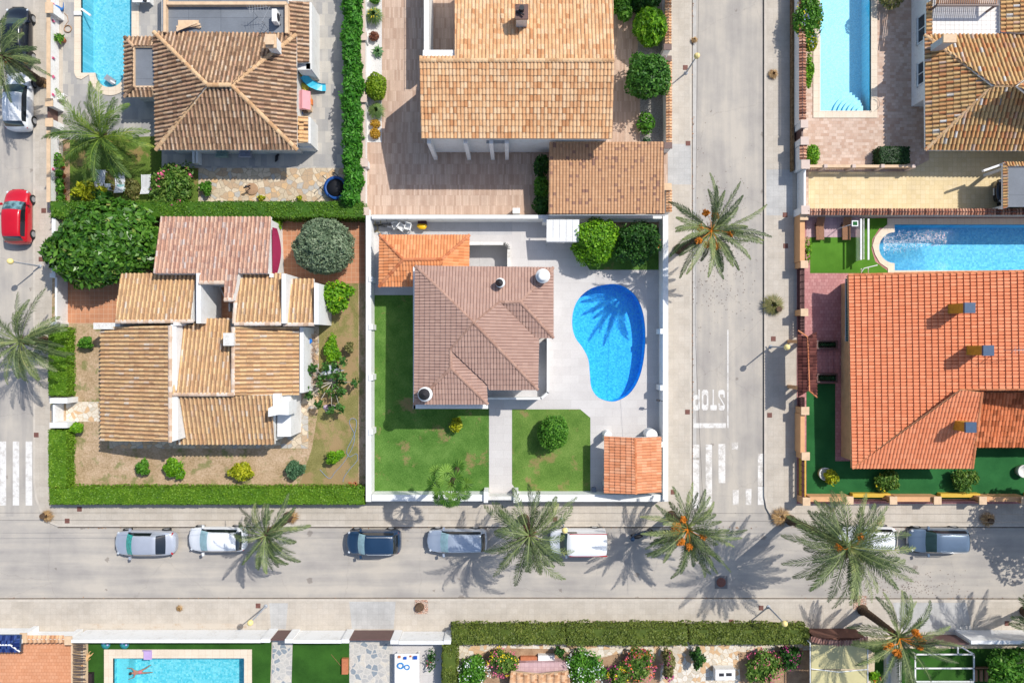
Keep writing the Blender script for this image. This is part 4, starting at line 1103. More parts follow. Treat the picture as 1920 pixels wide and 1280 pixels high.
# balcony wall west of house D with thin rail
t = thing('boundary_wall', 'tall thin white wall standing in wood look paving left of the pale orange roof', 'wall', P(800,50,ZP))
m = MB(); m.pbox(795,-90,804,106,.14,2.7); m.build('masonry', WHITE, t)
m = MB(); x_ = P(796,0,2.7)[0]
for py in range(-80, 106, 26): y_ = P(0,py,2.7)[1]; m.tube([(x_,y_,2.7),(x_,y_,2.95)], .015, 5)
m.tube([(x_, P(0,-90,2.7)[1], 2.95),(x_, P(0,105,2.7)[1], 2.95)], .015, 5); m.build('rail', WHITE, t)
# carport D
hD2 = thing('carport', 'carport with ribbed brown tile roof speckled with dark tiles, south of the pale orange roof', 'carport', P(1137,335,ZP))
fc = Face(((1030,400),(1246,400)), 2.5, .09, [(1030,267),(1244,266),(1246,400),(1029,401)])
tiled_roof(hD2, [fc], RT_SPOT, slabmat=CREAM, w=.22, c=.2, amp=.06, lip=.02, prof='roman', jit=.2, seed=8)
m = MB()
for (px, py) in ((1036,385),(1237,385),(1036,285),(1237,285),(1137,385)): a = P(px, py, 2.4); m.box(a[0]-.12, a[1]-.12, .14, a[0]+.12, a[1]+.12, 2.36+(0.4 if py < 300 else 0)*.8)
m.build('column', WHITE, hD2)
m = MB(); a = P(1029,402,2.45); b = P(1247,402,2.45); m.tube([(a[0],a[1]-.05,2.42),(b[0],b[1]-.05,2.42)], .05, 6); m.build('gutter_pipe', GALV, hD2)

# ---- house B: rambling villa of nine single slope roofs (left)
hB = thing('house', 'rambling white villa with many sandy barrel tile roofs at differing heights, left', 'house', P(385,620,ZP))
def mono(eave, ze, p, poly, mat, seed, cap=None, capmat=CAPW, inset=.2):
    F = Face(eave, ze, p, poly)
    tiled_roof(hB, [F], mat, [(0, *c) for c in (cap or [])], slabmat=WHITE2, walls='skirt', w=.285, c=.42, amp=.085, lip=.035, seed=seed, capmat=capmat, capr=.12)
    return F
mono(((302,407),(509,407)), 2.35, .25, [(302,407),(509,407),(503,513),(448,513),(437,563),(422,563),(422,531),(374,531),(374,513),(288,513)], RT_PINK, 21, [((374,530),(422,530)), ((421,562),(438,562))])
mono(((228,512),(368,512)), 2.45, .27, [(226,513),(367,513),(359,602),(218,603)], RT_VILLA, 22, [((218,603),(363,602))])
mono(((445,513),(536,513)), 2.75, .27, [(446,513),(535,513),(527,606),(440,606)], RT_VILLA, 23, [((440,607),(527,607)), ((446,513),(439,606))])
mono(((538,523),(590,523)), 2.45, .27, [(538,523),(589,523),(588,607),(531,607)], RT_VILLA, 24, [((531,608),(589,608))])
mono(((190,612),(190,826)), 2.15, .30, [(190,613),(319,610),(319,827),(190,826)], RT_VILLA, 25, [((319.5,610),(319.5,828))])
mono(((332,600),(432,600)), 2.45, .24, [(337,609),(364,609),(366,597),(433,597),(437,739),(325,739)], RT_VILLA, 26, [((325,739),(438,739))])
mono(((561,612),(561,740)), 2.45, .28, [(439,613),(561,613),(561,740),(437,740)], RT_VILLA, 27, [((438,613),(437,740))])
mono(((328,832),(516,832)), 2.35, .30, [(328,742),(510,740),(516,832),(332,832)], RT_VILLA, 28)
m = MB()   # white parapet walls between the roofs
def par(px0, py0, px1, py1, z1, z0=.14): m.pbox(px0, py0, px1, py1, z0, z1)
m2 = MB(); a = [P(321,608,3.55), P(328,608,3.75), P(330,745,3.8), P(334,824,3.6), P(321,828,3.6)]
q = [(v[0], v[1]) for v in a]; q = q if poly_area(q) > 0 else q[::-1]
m.prism(q, .14, 3.62)
par(528,513,536,606,3.75); par(589,531,597,608,3.45); par(562,613,569,736,2.6); par(368,512,376,606,3.5); par(505,513,512,520,3.0)
par(325,604,334,610,3.7); m.build('parapet', WHITE, hB)
m = MB(); par(175,605,225,617,2.6); m.build('wing_wall', WHITE2, hB)
m = MB(); m.pbox(374,532,438,600,.15,.2); m.build('courtyard_floor', TERRAT, hB)
m = MB(); m.pbox(377,536,394,604,.2,1.7); m.build('courtyard_wall', WHITE, hB)
m = MB(); a = P(414,548,1.9); m.tube([(a[0]-.1,a[1]+.5,1.9),(a[0]+.25,a[1]-.35,1.9)], .03, 6); a = P(431,576,1.2); m.box(a[0]-.05,a[1]-.3,.2,a[0]+.05,a[1]+.3,1.3); m.build('courtyard_rail', GALV, hB)
c_ = chim_box(hB, 417, 624, 437, 648, 2.9, 4.0, WHITE2)
# big stepped white chimney and stove wall at the south east corner
m = MB(); par(520,740,545,818,2.5); par(512,738,524,760,3.3); m.build('stove_wall', WHITE, hB)
m = MB(); q = [P(*a, 3.9)[:2] for a in ((503,765),(520,757),(541,752),(541,778),(523,777),(503,781))]; q = q if poly_area(q) > 0 else q[::-1]
m.prism(q, 2.2, 3.9); o_ = m.build('chimney', WHITE, hB)
m = MB(); A = P(511,425,2.9); B = P(506,512,2.9); ys_ = np.linspace(A[1], B[1], 13); V = []
for i, y_ in enumerate(ys_):
    b_ = math.sin(math.pi*i/12)*.28; V += [(A[0]-.1, y_, 2.65), (A[0]+.05+b_, y_, 2.15)]
m.faces(V, [(2*i, 2*i+1, 2*i+3, 2*i+2) for i in range(12)]); m.build('crimson_awning', plain('crimson_canvas', C(150,30,72,.8), .8, .1), hB)

# ---- house E: big coral roof (right)
hE = thing('house', 'large house with coral orange tile roof and yellow chimneys, right', 'house', P(1760,690,ZP))
ze = 2.35; p = .235
FE1 = Face(((1597,877),(1590,516)), ze, p, [(1590,516),(2300,501),(2300,728),(1802,729),(1597,877)])
FE2 = Face(((1597,877),(1822,877)), ze, .38, [(1597,877),(1822,877),(1840,735),(1802,730)])
FE3 = Face(((1832,838),(2100,838)), 2.0, .22, [(1822,838),(2300,838),(2300,735),(1834,735)])
tiled_roof(hE, [FE1], RT_CORAL, [(0,(1590,516),(2300,501)), (0,(1802,729),(2300,728)), (0,(1597,877),(1802,729))], slabmat=BEIGE, w=.235, c=.39, amp=.06, lip=.07, prof='flat', jit=.2, seed=31, capmat=CAPO)
tiled_roof(hE, [FE2], RT_CORAL, [(0,(1822,877),(1840,735))], slabmat=BEIGE, w=.235, c=.39, amp=.05, lip=.03, prof='roman', jit=.5, seed=32, name='wing_roof', capmat=CAPO)
tiled_roof(hE, [FE3], RT_CORALD, slabmat=BEIGE, w=.235, c=.39, amp=.05, lip=.03, prof='roman', jit=.8, seed=33, name='porch_roof')
m = MB()
x0_ = P(1603,600,ze)[0]
q = [P(1606,527,ze), P(2200,520,ze), P(2200,728,ze), P(1800,728,ze), P(1606,866,ze)]
q = [(v[0], v[1]) for v in q]; q = q if poly_area(q) > 0 else q[::-1]
m.prism(q, .14, lambda x, y: max(2.0, min(FE1.z(x, y)-.2, 6)))
q = [P(1612,868,ze), P(1808,868,ze), P(1796,772,ze), P(1768,764,ze)]; q = [(v[0], v[1]) for v in q]; q = q if poly_area(q) > 0 else q[::-1]
m.prism(q, .14, lambda x, y: FE2.z(x, y)-.2)
m.build('wall', BEIGE, hE)
YCH = plain('yellow_chimney_render', C(206,160,52), .85, .3, 4); NAVYS = plain('navy_slate_slab', C(66,92,122), .5, .15, 5)
for (px, py, zb) in ((1819,577,4.0),(1854,657,4.2),(1821,801,3.3)):
    zt = zb+1.55; m = MB(); a = prect(px-9, py-9, px+9, py+9, zt); m.box(a[0]-.02, a[1], zb-.6, a[2], a[3], zt-.15); c_ = m.build('chimney', YCH, hE)
    m = MB(); m.box(a[0]-.04, a[1]+.03, zt-.15, a[2]+.04, a[3]-.03, zt); m.build('chimney_slab', NAVYS, c_)
# striped awning along west eave
m = MB(); m2 = MB(); ya = P(0,522,2.3)[1]; yb = P(0,640,2.3)[1]; n = 26
for i in range(n):
    y0 = ya+(yb-ya)*i/n; y1 = ya+(yb-ya)*(i+.9)/n
    x1_ = P(1593,0,2.25)[0]; m.faces([(x1_, y0, 2.22), (x1_-.16, y0, 2.0-(i%2)*.04), (x1_-.16, y1, 2.0-(i%2)*.04), (x1_, y1, 2.22)], [(0,1,2,3)])
m.build('awning_valance', plain('teal_canvas', C(36,104,104), .8, .3, 9), hE)
m = MB(); m.tube([(x1_-.17, ya, 2.03), (x1_-.17, yb, 2.03)], .03, 6); m.build('awning_bar', GALV, hE)

# ---- house F (top right)
hF = thing('house', 'white house with ochre hipped barrel tile roof and roof terrace, top right', 'house', P(1850,150,ZP))
ze = 2.45; p = .42
FF = [Face(((1735,281),(1733,66)), ze, p, [(1733,66),(1862,161),(1735,281)]),
      Face(((1735,281),(2160,285)), ze, p, [(1735,281),(2060,284),(1906,161),(1862,161)]),
      Face(((1733,66),(2040,66)), ze, p, [(1733,66),(2040,66),(1906,161),(1862,161)]),
      Face(((2060,284),(2040,66)), ze, p, [(2060,284),(1906,161),(2040,66)])]
tiled_roof(hF, FF, RT_YELL, [(0,(1733,66),(1862,161)), (0,(1862,161),(1735,281)), (1,(1862,161),(1906,161)), (1,(1906,161),(2060,284)), (2,(1906,161),(2040,66))], slabmat=WHITE, w=.285, c=.42, amp=.085, lip=.035, seed=41, capr=.12, capmat=CAPS_)
WALLF = WHITE
m = MB(); xw = P(1709,0,.14)[0]; yS = P(0,274,ze)[1]; m.box(xw, P(0,200,.14)[1], .14, P(2040,0,2.3)[0], 27, 2.3)
m.box(P(1735,0,.14)[0], yS+.3, .14, P(2040,0,2.3)[0], P(0,200,.14)[1]-.003, 2.3); m.build('wall', WHITE, hF)
for (y0, y1) in ((45,93),(130,170)):
    window(hF, (xw, P(0,y1,.14)[1]), (xw, P(0,y0,.14)[1]), 1.0, 2.05, (-1,0))
WT = tiles('white_terrace_tile', C(240,236,230,.85), C(244,240,236,.85), C(206,200,192), .31, .31, .014, 0, stain=.08)
m = MB(); m.pbox(1748,-90,1873,67,2.31,2.36); m.build('roof_terrace', WT, hF)
m = MB(); m.pbox(1741,-90,1747.5,66,2.3,2.5); m.build('terrace_parapet', WHITE, hF)
FF5 = Face(((1734,66),(1734,5)), 2.45, .3, [(1736,66),(1736,8),(1748,0),(1748,66)])
FF6 = Face(((2060,64),(1990,64)), 2.4, .3, [(1875,64),(2060,64),(2060,-90),(1875,-90)])
FF6 = Face(((1873,64),(1873,-90)), 2.5, .2, [(1875,62),(1875,-90),(2040,-90),(2040,62)])
tiled_roof(hF, [FF5, FF6], RT_YELL, slabmat=WHITE, w=.285, c=.42, amp=.08, lip=.035, seed=42, name='terrace_side_roof')
chim_box(hF, 1771, 66, 1792, 78, 2.8, 4.3, GREYW, CREAM)
# brown slatted pergola over the terrace
pg = thing('pergola', 'brown slatted pergola on the white tiled roof terrace, top right', 'pergola', P(1812,0,2.36))
m = MB()
for px in (1757, 1868):
    a = P(px, 10, 3.3); m.box(a[0]-.06, a[1]-.05, 2.36, a[0]+.06, a[1]+.06, 3.3); m.box(a[0]-.06, a[1]-.05, 3.3, a[0]+.06, 27.5, 3.42)
a = P(1755,10,3.3); b = P(1870,10,3.3); m.box(a[0], a[1]-.09, 3.28, b[0], a[1]+.04, 3.43); m.build('frame', BROWNM, pg)
m = MB(); n = 30
for i in range(n): x_ = a[0]+(b[0]-a[0])*(i+.5)/n; m.obox((x_+.1, a[1]+2.0, 3.46), ((.12,1,0),(1,-.12,0),(0,0,1)), (2.0,.03,.03))
m.build('slats', WOOD, pg)
# carport F
hF2 = thing('carport', 'carport with tile rimmed grey flat roof over the sand coloured driveway, right', 'carport', P(1960,350,ZP))
m = MB(); m.pbox(1889,312,2200,388,2.45,2.55); m.build('flat_roof', FLAT, hF2)
fr = [Face(((1879,392),(1879,306)), 2.45, .5, [(1880,306),(1890,314),(1890,388),(1880,392)]), Face(((1880,305),(2200,305)), 2.45, .5, [(1880,305),(2200,305),(2200,313),(1889,313)])]
tiled_roof(hF2, fr, RT_YELL, slabmat=WHITE, w=.2, c=.3, amp=.06, seed=43, name='roof_rim')
m = MB()
for (px, py) in ((1889,314),(1889,386),(2190,314),(2190,386)): a = P(px, py, 2.4); m.box(a[0]-.1, a[1]-.1, .14, a[0]+.1, a[1]+.1, 2.45)
m.obox((P(1862,314,2.2)[0], P(1862,314,2.2)[1], 2.2), ((1,.35,0),(-.35,1,0),(0,0,1)), (.75,.07,.1)); m.obox((P(1872,384,.5)[0], P(1872,390,.5)[1], .4), ((1,.35,0),(-.35,1,0),(0,0,1)), (.65,.07,.25)); m.build('column', WHITE, hF2)

# ---- tile roofed barbecue hut in garden C
hK = thing('garden_hut', 'garden barbecue hut with small orange gable roof in the corner of the white walls', 'hut', P(1187,870,ZP))
ze = 2.05
FK = [Face(((1133,924),(1133,817)), ze, .33, [(1133,817),(1190,820),(1192,925),(1133,924)]), Face(((1239,922),(1239,818)), ze, .33, [(1239,818),(1190,820),(1192,925),(1239,922)])]
RT_HUT = rooftile('hut_orange_tile', [(0, C(224,148,106)), (.4, C(238,160,118)), (1, C(246,180,140))], dirt=.3, fine=.2, seed=16)
tiled_roof(hK, FK, RT_HUT, [(1,(1190,820),(1192,925))], slabmat=WHITE2, w=.2, c=.38, amp=.042, lip=.04, prof='roman', jit=.4, seed=51, capmat=CAPO)
m = MB()
for (px, py) in ((1139,826),(1234,826),(1139,914),(1234,914)): a = P(px, py, 1.9); m.box(a[0]-.12, a[1]-.12, .15, a[0]+.12, a[1]+.12, 1.95)
a = P(1139,917,1.9); b = P(1234,917,1.9); m.box(a[0]+.13, a[1]-.06, .15, b[0]-.13, a[1]+.08, 1.95)
m.build('wall', WHITE2, hK)
m = MB()
for px, r_ in ((1140,.28),(1222,.42)): a = P(px, 813, 1.2); m.lathe((a[0], a[1]-.1, 0), [(r_,.15),(r_,1.15),(r_*.9,1.2)], 18)
m.build('round_worktop', WHITE, hK)
m = MB(); m.pbox(1110,914,1118,925,.16,.5); m.build('basin', plain('grey_plastic', C(130,140,160), .6), hK)

# ---- white panel shelter
hP = thing('awning_shelter', 'white panelled lean-to shelter against the north wall beside the bright green tree', 'shelter', P(1056,432,ZP))
m = MB(); a = P(1025,412,2.3); b = P(1086,453,2.1); n = 5
for i in range(n):
    x0 = a[0]+(b[0]-a[0])*i/n; x1 = a[0]+(b[0]-a[0])*(i+1)/n-.02
    m.faces([(x0,a[1],2.34),(x1,a[1],2.34),(x1,b[1],2.14),(x0,b[1],2.14),(x0,a[1],2.30),(x1,a[1],2.30),(x1,b[1],2.10),(x0,b[1],2.10)], [(3,2,1,0),(4,5,6,7),(0,1,5,4),(1,2,6,5),(2,3,7,6),(3,0,4,7)])
m.build('panels', WHITE, hP)
m = MB(); m.box(a[0],b[1]-.05,2.02,b[0],b[1]+.01,2.1)
for x in (a[0]+.05,b[0]-.1): m.box(x,b[1],.15,x+.06,b[1]+.06,2.05); m.box(x,b[1]+.06,2.04,x+.06,a[1],2.1)
m.build('frame', GALV, hP)

# ---- blue glazed canopy roof bottom left
hN = thing('canopy_roof', 'small navy blue glazed tile canopy above the orange terrace, bottom left', 'canopy', P(0,1205,ZP))
RT_NAVY = rooftile('navy_glazed_tile', [(0, C(20,34,84)), (.6, C(38,56,112)), (1, C(70,92,150))], dirt=0, fine=.1, seed=17); RT_NAVY.node_tree.nodes['Principled BSDF'].inputs['Roughness'].default_value = .25
FN = [Face(((-70,1190),(38,1190)), 2.1, .3, [(-70,1190),(38,1190),(19,1208),(-70,1208)]), Face(((38,1222),(38,1190)), 2.1, .3, [(38,1190),(37,1219),(20,1208)]), Face(((-70,1222),(38,1222)), 2.1, .3, [(-70,1208),(20,1208),(38,1221),(-70,1221)])]
tiled_roof(hN, FN, RT_NAVY, [(0,(-70,1208),(20,1208)), (1,(20,1208),(37,1220))], slabmat=NAVYS, w=.2, c=.34, amp=.05, lip=.02, jit=.3, seed=61, capmat=WHITE, capr=.05)
m = MB()
for px in (-50, 30): a = P(px, 1206, 2.0); m.box(a[0]-.15,a[1]-.15,.14,a[0]+.15,a[1]+.15,2.1)
m.build('pillar', WHITE, hN)
# ------------------------------------------------------------ garden walls, gates, hedges
def wallthing(label, rects, z1, mat=WHITE, cap=None, capz=.06, capo=2, z0=.14, name='garden_wall', piers=(), pz=None, pmat=None, pcap=None, cat='wall', base=None):
    """rects: photo rectangles of the wall top"""
    r0 = rects[0]; t = thing(name, label, cat, base or P((r0[0]+r0[2])/2, (r0[1]+r0[3])/2, z0))
    m = MB()
    for r in rects: m.pbox(*r, z0, z1)
    m.build('masonry', mat, t)
    if cap:
        m = MB()
        for r in rects: m.pbox(r[0]-capo, r[1]-capo, r[2]+capo, r[3]+capo, z1+.003, z1+capz)
        m.build('coping', cap, t)
    for r in piers:
        z = pz or z1+.18; m = MB(); m.pbox(*r, z0, z); o = m.build('pier', pmat or mat, t)
        if pcap: m = MB(); m.pbox(r[0]-1.5, r[1]-1.5, r[2]+1.5, r[3]+1.5, z+.002, z+.08); m.build('pier_cap', pcap, o)
    return t
def tilecap(t, r, z, mat, axis, seed=0, w=.2, both=True):
    """two little tiled slopes on top of a wall; axis 'x' = wall runs in x"""
    x0, y0, x1, y1 = r; fs = []
    if axis == 'x':
        ym = (y0+y1)/2; fs = [Face(((x0,y1),(x1,y1)), z, .35, [(x0,y1),(x1,y1),(x1,ym),(x0,ym)]), Face(((x0,y0),(x1,y0)), z, .35, [(x0,y0),(x1,y0),(x1,ym),(x0,ym)])]
    else:
        xm = (x0+x1)/2; fs = [Face(((x0,y0),(x0,y1)), z, .35, [(x0,y0),(x0,y1),(xm,y1),(xm,y0)]), Face(((x1,y0),(x1,y1)), z, .35, [(x1,y0),(x1,y1),(xm,y1),(xm,y0)])]
    m = MB()
    for i, F in enumerate(fs): tile_face(m, F, w, .5, .06, .02, 'barrel', .6, seed+i)
    return m.build('tile_coping', mat, t)
t = wallthing('white street wall with pinkish coping and hanging pots beside the rounded pool', [(88,-160,93,185),(88,236,93,378)], 1.15, WHITE, CREAM, .05, 1, piers=[(86,6,97,23),(86,186,97,198),(86,223,97,236)], pz=1.45, pmat=WHITE, pcap=CREAM)
m = MB(); m.pbox(89,199,92,223,.16,1.1); o = m.build('gate', BROWNM, t)
t = wallthing('white wall and panelled sliding gate left of the terracotta patio', [(97,404,104,517),(103,519,107,604)], 1.3, WHITE, None, piers=[(93,512,104,520),(94,603,106,611)], pz=1.45)
t = wallthing('pale wall with square piers beside the dark oleander hedge, left of the wood look paving', [(677,-160,684,402)], .95, WHITE, PINKCAP, .05, 1, piers=[(674,62,686,74),(674,179,686,190),(676,299,688,311),(679,390,690,402)], pz=1.12, pcap=PINKCAP)
t = wallthing('long white wall between the dry garden and the green lawn, left of the brown roofed house', [(686,404,696,940)], 1.3, WHITE, None, piers=[(691,518,699,528),(691,608,699,618),(691,702,699,713),(691,804,699,815)], pz=1.36)
t = wallthing('white wall with grey shaded face running behind the orange annex and the panel shelter', [(697,403,1241,410)], 1.5, WHITE, None, piers=[(1018,407,1028,417),(1130,408,1140,414)], pz=1.54)
t = wallthing('white street wall right of the kidney pool', [(1243,403,1253,940)], 1.5, WHITE, None, piers=[(1238,616,1245,626),(1238,722,1245,732),(1238,828,1245,838)], pz=1.54)
t = wallthing('white front wall with gate below the green lawns', [(697,927,908,939),(971,927,1242,940)], 1.3, WHITE, None, piers=[(907,921,915,942),(963,921,972,942)], pz=1.5)
m = MB(); m.pbox(915,930,963,937,.16,1.25); m.build('gate', WHITE2, t)
RT_COP = rooftile('apricot_coping_tile', [(0, C(196,140,100)), (.4, C(238,184,138)), (1, C(248,206,166))], dirt=.4, dirtc=C(100,76,66), fine=.3, seed=18)
RT_COPD = rooftile('dark_stained_coping_tile', [(0, C(104,72,62)), (.5, C(190,130,104)), (1, C(236,186,156))], dirt=.6, dirtc=C(90,60,62), fine=.4, seed=19)
t = wallthing('street wall with orange tile coping behind the two round shrubs right of the gable roof', [(1249,-160,1256,84),(1250,112,1257,268)], 1.35, WHITE, None, piers=[(1246,84,1258,92),(1246,106,1258,113),(1247,268,1259,277)], pz=1.5, pcap=BROWNM)
tilecap(t, (1247,-160,1258,84), 1.36, RT_COP, 'y', 1); tilecap(t, (1249,112,1259,268), 1.36, RT_COP, 'y', 2)
t = wallthing('short wall stub with tile coping at the corner of the speckled carport', [(1250,349,1257,398)], 1.35, WHITE, None, piers=[(1246,345,1258,355)], pz=1.55, pcap=CREAM); tilecap(t, (1249,356,1259,398), 1.36, RT_COP, 'y', 3)
# plot E walls
ORB = plain('orange_beige_wall', C(232,178,128), .85, .12, 2)
t = wallthing('orange beige street wall with cream piers left of the coral roofed house', [(1500,411,1509,490),(1501,776,1509,849)], 1.15, ORB, None,
     piers=[(1502,401,1514,411),(1503,490,1514,501),(1503,580,1514,591),(1504,764,1516,776),(1505,849,1517,861),(1507,934,1518,946)], pz=1.3, pmat=ORB, pcap=CREAM)
m = MB(); m.pbox(1500,501,1508,580,.14,.6); m.pbox(1501,591,1509,626,.14,.6); m.pbox(1501,745,1509,764,.14,.6); m.build('low_wall', MAROON, t); m = MB(); m.pbox(1503,861,1511,934,.14,.6); m.build('low_wall', YELLOW, t)
m = MB()
for (y0, y1) in ((501,580),(591,626),(745,764),(861,934)):
    A = P(1508,y0,1.15); B = P(1508,y1,1.15)
    for zz in (.75,.87,.99,1.11): m.box(A[0]-.02, A[1], zz, A[0]+.02, B[1], zz+.05)
    for yy in np.linspace(A[1], B[1], 7): m.box(A[0]-.03, yy-.02, .6, A[0]+.03, yy+.02, 1.16)
m.build('railing', MAROON, t)
t = wallthing('orange beige front wall with cream piers and maroon railings below the dark green turf', [(1519,931,1588,940),(1682,931,1752,940),(1849,931,1917,940),(2010,931,2090,940)], 1.15, ORB, None,
     piers=[(1588,932,1599,944),(1670,932,1681,944),(1753,932,1764,944),(1838,932,1849,944),(1917,932,1928,944)], pz=1.3, pmat=ORB, pcap=CREAM)
m = MB(); m.pbox(1599,925,1670,932,.14,.6); m.pbox(1764,925,1838,932,.14,.6); m.pbox(1928,925,2010,932,.14,.6); m.build('low_wall', YELLOW, t)
m = MB()
for (x0, x1) in ((1600,1669),(1765,1837),(1929,2010)):
    A = P(x0,939,1.15); B = P(x1,939,1.15)
    for zz in (.7,1.1): m.box(A[0], A[1]-.02, zz, B[0], A[1]+.02, zz+.05)
    for xx in np.linspace(A[0], B[0], 22): m.box(xx-.02, A[1]-.015, .6, xx+.02, A[1]+.015, 1.12)
m.build('railing', MAROON, t)
t = wallthing('party wall with apricot tile coping between sand driveway and the bright blue pool', [(1516,394,2200,401)], 1.5, GREYW, None)
tilecap(t, (1513,392,2200,403), 1.52, RT_COPD, 'x', 5, .2)
# plot F walls
STONEW = blotch('brown_stone_plinth', [(.35, C(90,70,50)), (.5, C(140,112,80)), (.65, C(176,150,116))], 5, fine=16, bump=1)
t = wallthing('white street wall with stained tile coping beside the long pale blue pool', [(1500,-160,1508,228),(1502,272,1509,302)], 1.45, WHITE, None, piers=[(1503,226,1514,238),(1503,258,1515,270),(1504,301,1517,315)], pz=1.6, pmat=WHITE, pcap=PINKCAP)
tilecap(t, (1498,60,1510,226), 1.47, RT_COPD, 'y', 7); tilecap(t, (1499,272,1511,300), 1.47, RT_COPD, 'y', 8); tilecap(t, (1498,-160,1510,58), 1.47, RT_COPD, 'y', 9)
m = MB(); m.pbox(1485,-160,1489,320,.12,.5); m.build('stone_plinth', STONEW, t)
m = MB(); m.pbox(1503,239,1506,257,.16,1.35); m.build('gate', BROWNM, t)
t = wallthing('white sliding driveway gate between pinkish piers at the sand coloured driveway', [(1507,318,1511,388)], 1.3, WHITE, None, piers=[(1504,387,1517,400)], pz=1.6, pcap=PINKCAP, name='sliding_gate', cat='gate')
t = thing('balustrade', 'cream balustrade between rosy paving and the sand coloured driveway', 'balustrade', P(1615,312,.14))
m = MB(); m.pbox(1516,309,1716,314,.95,1.05); m.pbox(1516,309,1716,314,.14,.26); m.build('rail', CREAM, t)
m = MB(); A = P(1518,311,1); B = P(1714,311,1)
for i in range(44): xx = A[0]+(B[0]-A[0])*i/43; m.lathe((xx, A[1]-.0, .26), [(.05,0),(.07,.2),(.035,.45),(.05,.68)], 6)
m.build('balusters', CREAM, t)
m = MB()
for px in (1516,1549,1602,1656,1714): a = P(px,311,1.2); m.box(a[0]-.12,a[1]-.12,.14,a[0]+.12,a[1]+.12,1.18)
m.build('posts', PINKCAP, t)
# maroon entrance gate roof E
t = thing('gate_roof', 'maroon tiled gate roof over the pedestrian entrance of the coral roofed house', 'gate roof', P(1512,690,.14))
FG = [Face(((1496,640),(1496,742)), 2.3, .45, [(1496,626),(1514,632),(1517,732),(1497,744)]), Face(((1528,640),(1528,742)), 2.3, .45, [(1530,622),(1514,632),(1517,732),(1531,744)]),]
tiled_roof(t, FG, RT_MAROON, [(0,(1514,632),(1517,732)), (0,(1514,632),(1497,620)), (1,(1517,732),(1531,744))], slabmat=MAROON, w=.22, c=.3, amp=.05, prof='roman', jit=.4, seed=71, capmat=CAPO, capr=.05)
m = MB()
for (px, py) in ((1502,640),(1524,640),(1502,728),(1524,728)): a = P(px, py, 2.2); m.box(a[0]-.12,a[1]-.12,.14,a[0]+.12,a[1]+.12,2.3)
m.build('pillar', ORB, t)
t.name = 'gate_roof'
# planters and steps beside the gate
for (y0, y1, lab) in ((638,654,'upper brick edged planter with dark greenery by the maroon gate roof'), (700,717,'lower brick edged planter with dark greenery by the maroon gate roof')):
    t = thing('planter', lab, 'planter', P(1551,(y0+y1)/2,.14), group='brick planters by the gate')
    m = MB()
    for r in ((1531,y0,1571,y0+2.5),(1531,y1-2.5,1571,y1),(1531,y0+2.5,1534,y1-2.5),(1568,y0+2.5,1571,y1-2.5)): m.pbox(*r,.14,.55)
    m.build('brick_rim', BROWNM, t)
    m = MB(); a = prect(1535,y0+4,1567,y1-4,.5); hedge_mesh(m, [a], .16, .5, .08, 200); m.build('greenery', leafmat('planter_leaf', C(20,50,26), C(36,76,36), C(60,100,50)), t)
m = MB()
for px in (1532,1542,1553,1564): a = prect(px,656,px+9,699,.16); m.box(a[0],a[1],.145,a[2],a[3],.145+.012*(1+(px-1532)/10))
struct(m, 'entrance_steps', REDT)

# south side walls
STONEC = plain('grey_pier_stone', C(206,204,198), .85, .2, 4)
t = wallthing('long bright white wall north of the swimmer pool, bottom left', [(134,1199,488,1204)], 1.8, WHITE, WHITE, .05, .5, piers=[(489,1197,506,1204)], pz=1.85, pmat=WHITE)
t = wallthing('white wall between the two brown gates, bottom', [(550,1200,640,1205)], 1.8, WHITE, WHITE, .05, .5, piers=[(534,1198,549,1205),(640,1198,654,1205)], pz=1.85, pmat=WHITE)
t = wallthing('short white wall beside the olive green hedge corner', [(748,1202,832,1207)], 1.8, WHITE, WHITE, .05, .5, piers=[(732,1200,747,1207),(832,1200,845,1207)], pz=1.85, pmat=WHITE)
def sgate(lab, x0, x1, y, z=1.65, grp=None):
    t = thing('gate', lab, 'gate', P((x0+x1)/2, y, .12), group=grp); a = P(x0,y,z); b = P(x1,y,z); m = MB()
    m.box(a[0],a[1]-.03,.2,b[0],a[1]+.03,z); m.build('panel', BROWNM, t); m = MB(); m.box(a[0],a[1]-.05,z,b[0],a[1]+.05,z+.06); m.build('top_rail', BROWNM, t)
sgate('narrow brown metal gate leading to the curved stone path, bottom', 507, 534, 1198, grp='brown metal gates on the south side')
sgate('wide brown metal gate between the white walls, bottom', 655, 732, 1198, grp='brown metal gates on the south side')
sgate('wide brown sliding gate beside the grey white wall, bottom right', 1712, 1816, 1206, 1.6, grp='brown metal gates on the south side')
t = wallthing('white wall with tile coping at the orange terrace, bottom left', [(48,1196,122,1202)], 1.3, WHITE, None, piers=[(38,1188,48,1203),(122,1194,133,1207)], pz=1.5, pmat=WHITE, pcap=CREAM)
tilecap(t, (47,1190,122,1203), 1.32, RT_COP, 'x', 11, .3)
t = wallthing('white wall at the far left end of the orange terrace', [(-200,1190,34,1194)], 1.3, WHITE, None)
t = wallthing('grey white wall right of the wide brown gate, bottom right', [(1822,1201,2200,1206)], 1.95, WHITE, WHITE, .05, 1)
t = wallthing('curved entrance arch wall with pink tile coping under the date palm, bottom right', [(1528,1195,1624,1201)], 1.7, plain('brick_red_wall', C(122,84,70), .9, .2, 4), None, name='arch_wall')
m = MB(); pts = [(1520,1196),(1540,1201),(1570,1204),(1600,1203),(1626,1196)]
for i in range(4):
    (xa, ya), (xb, yb) = pts[i], pts[i+1]; F = Face(((xa,ya+5),(xb,yb+5)), 1.75, .3, [(xa,ya+5),(xb,yb+5),(xb,yb-5),(xa,ya-5)]); tile_face(m, F, .2, .5, .06, .02, 'barrel', .6, i)
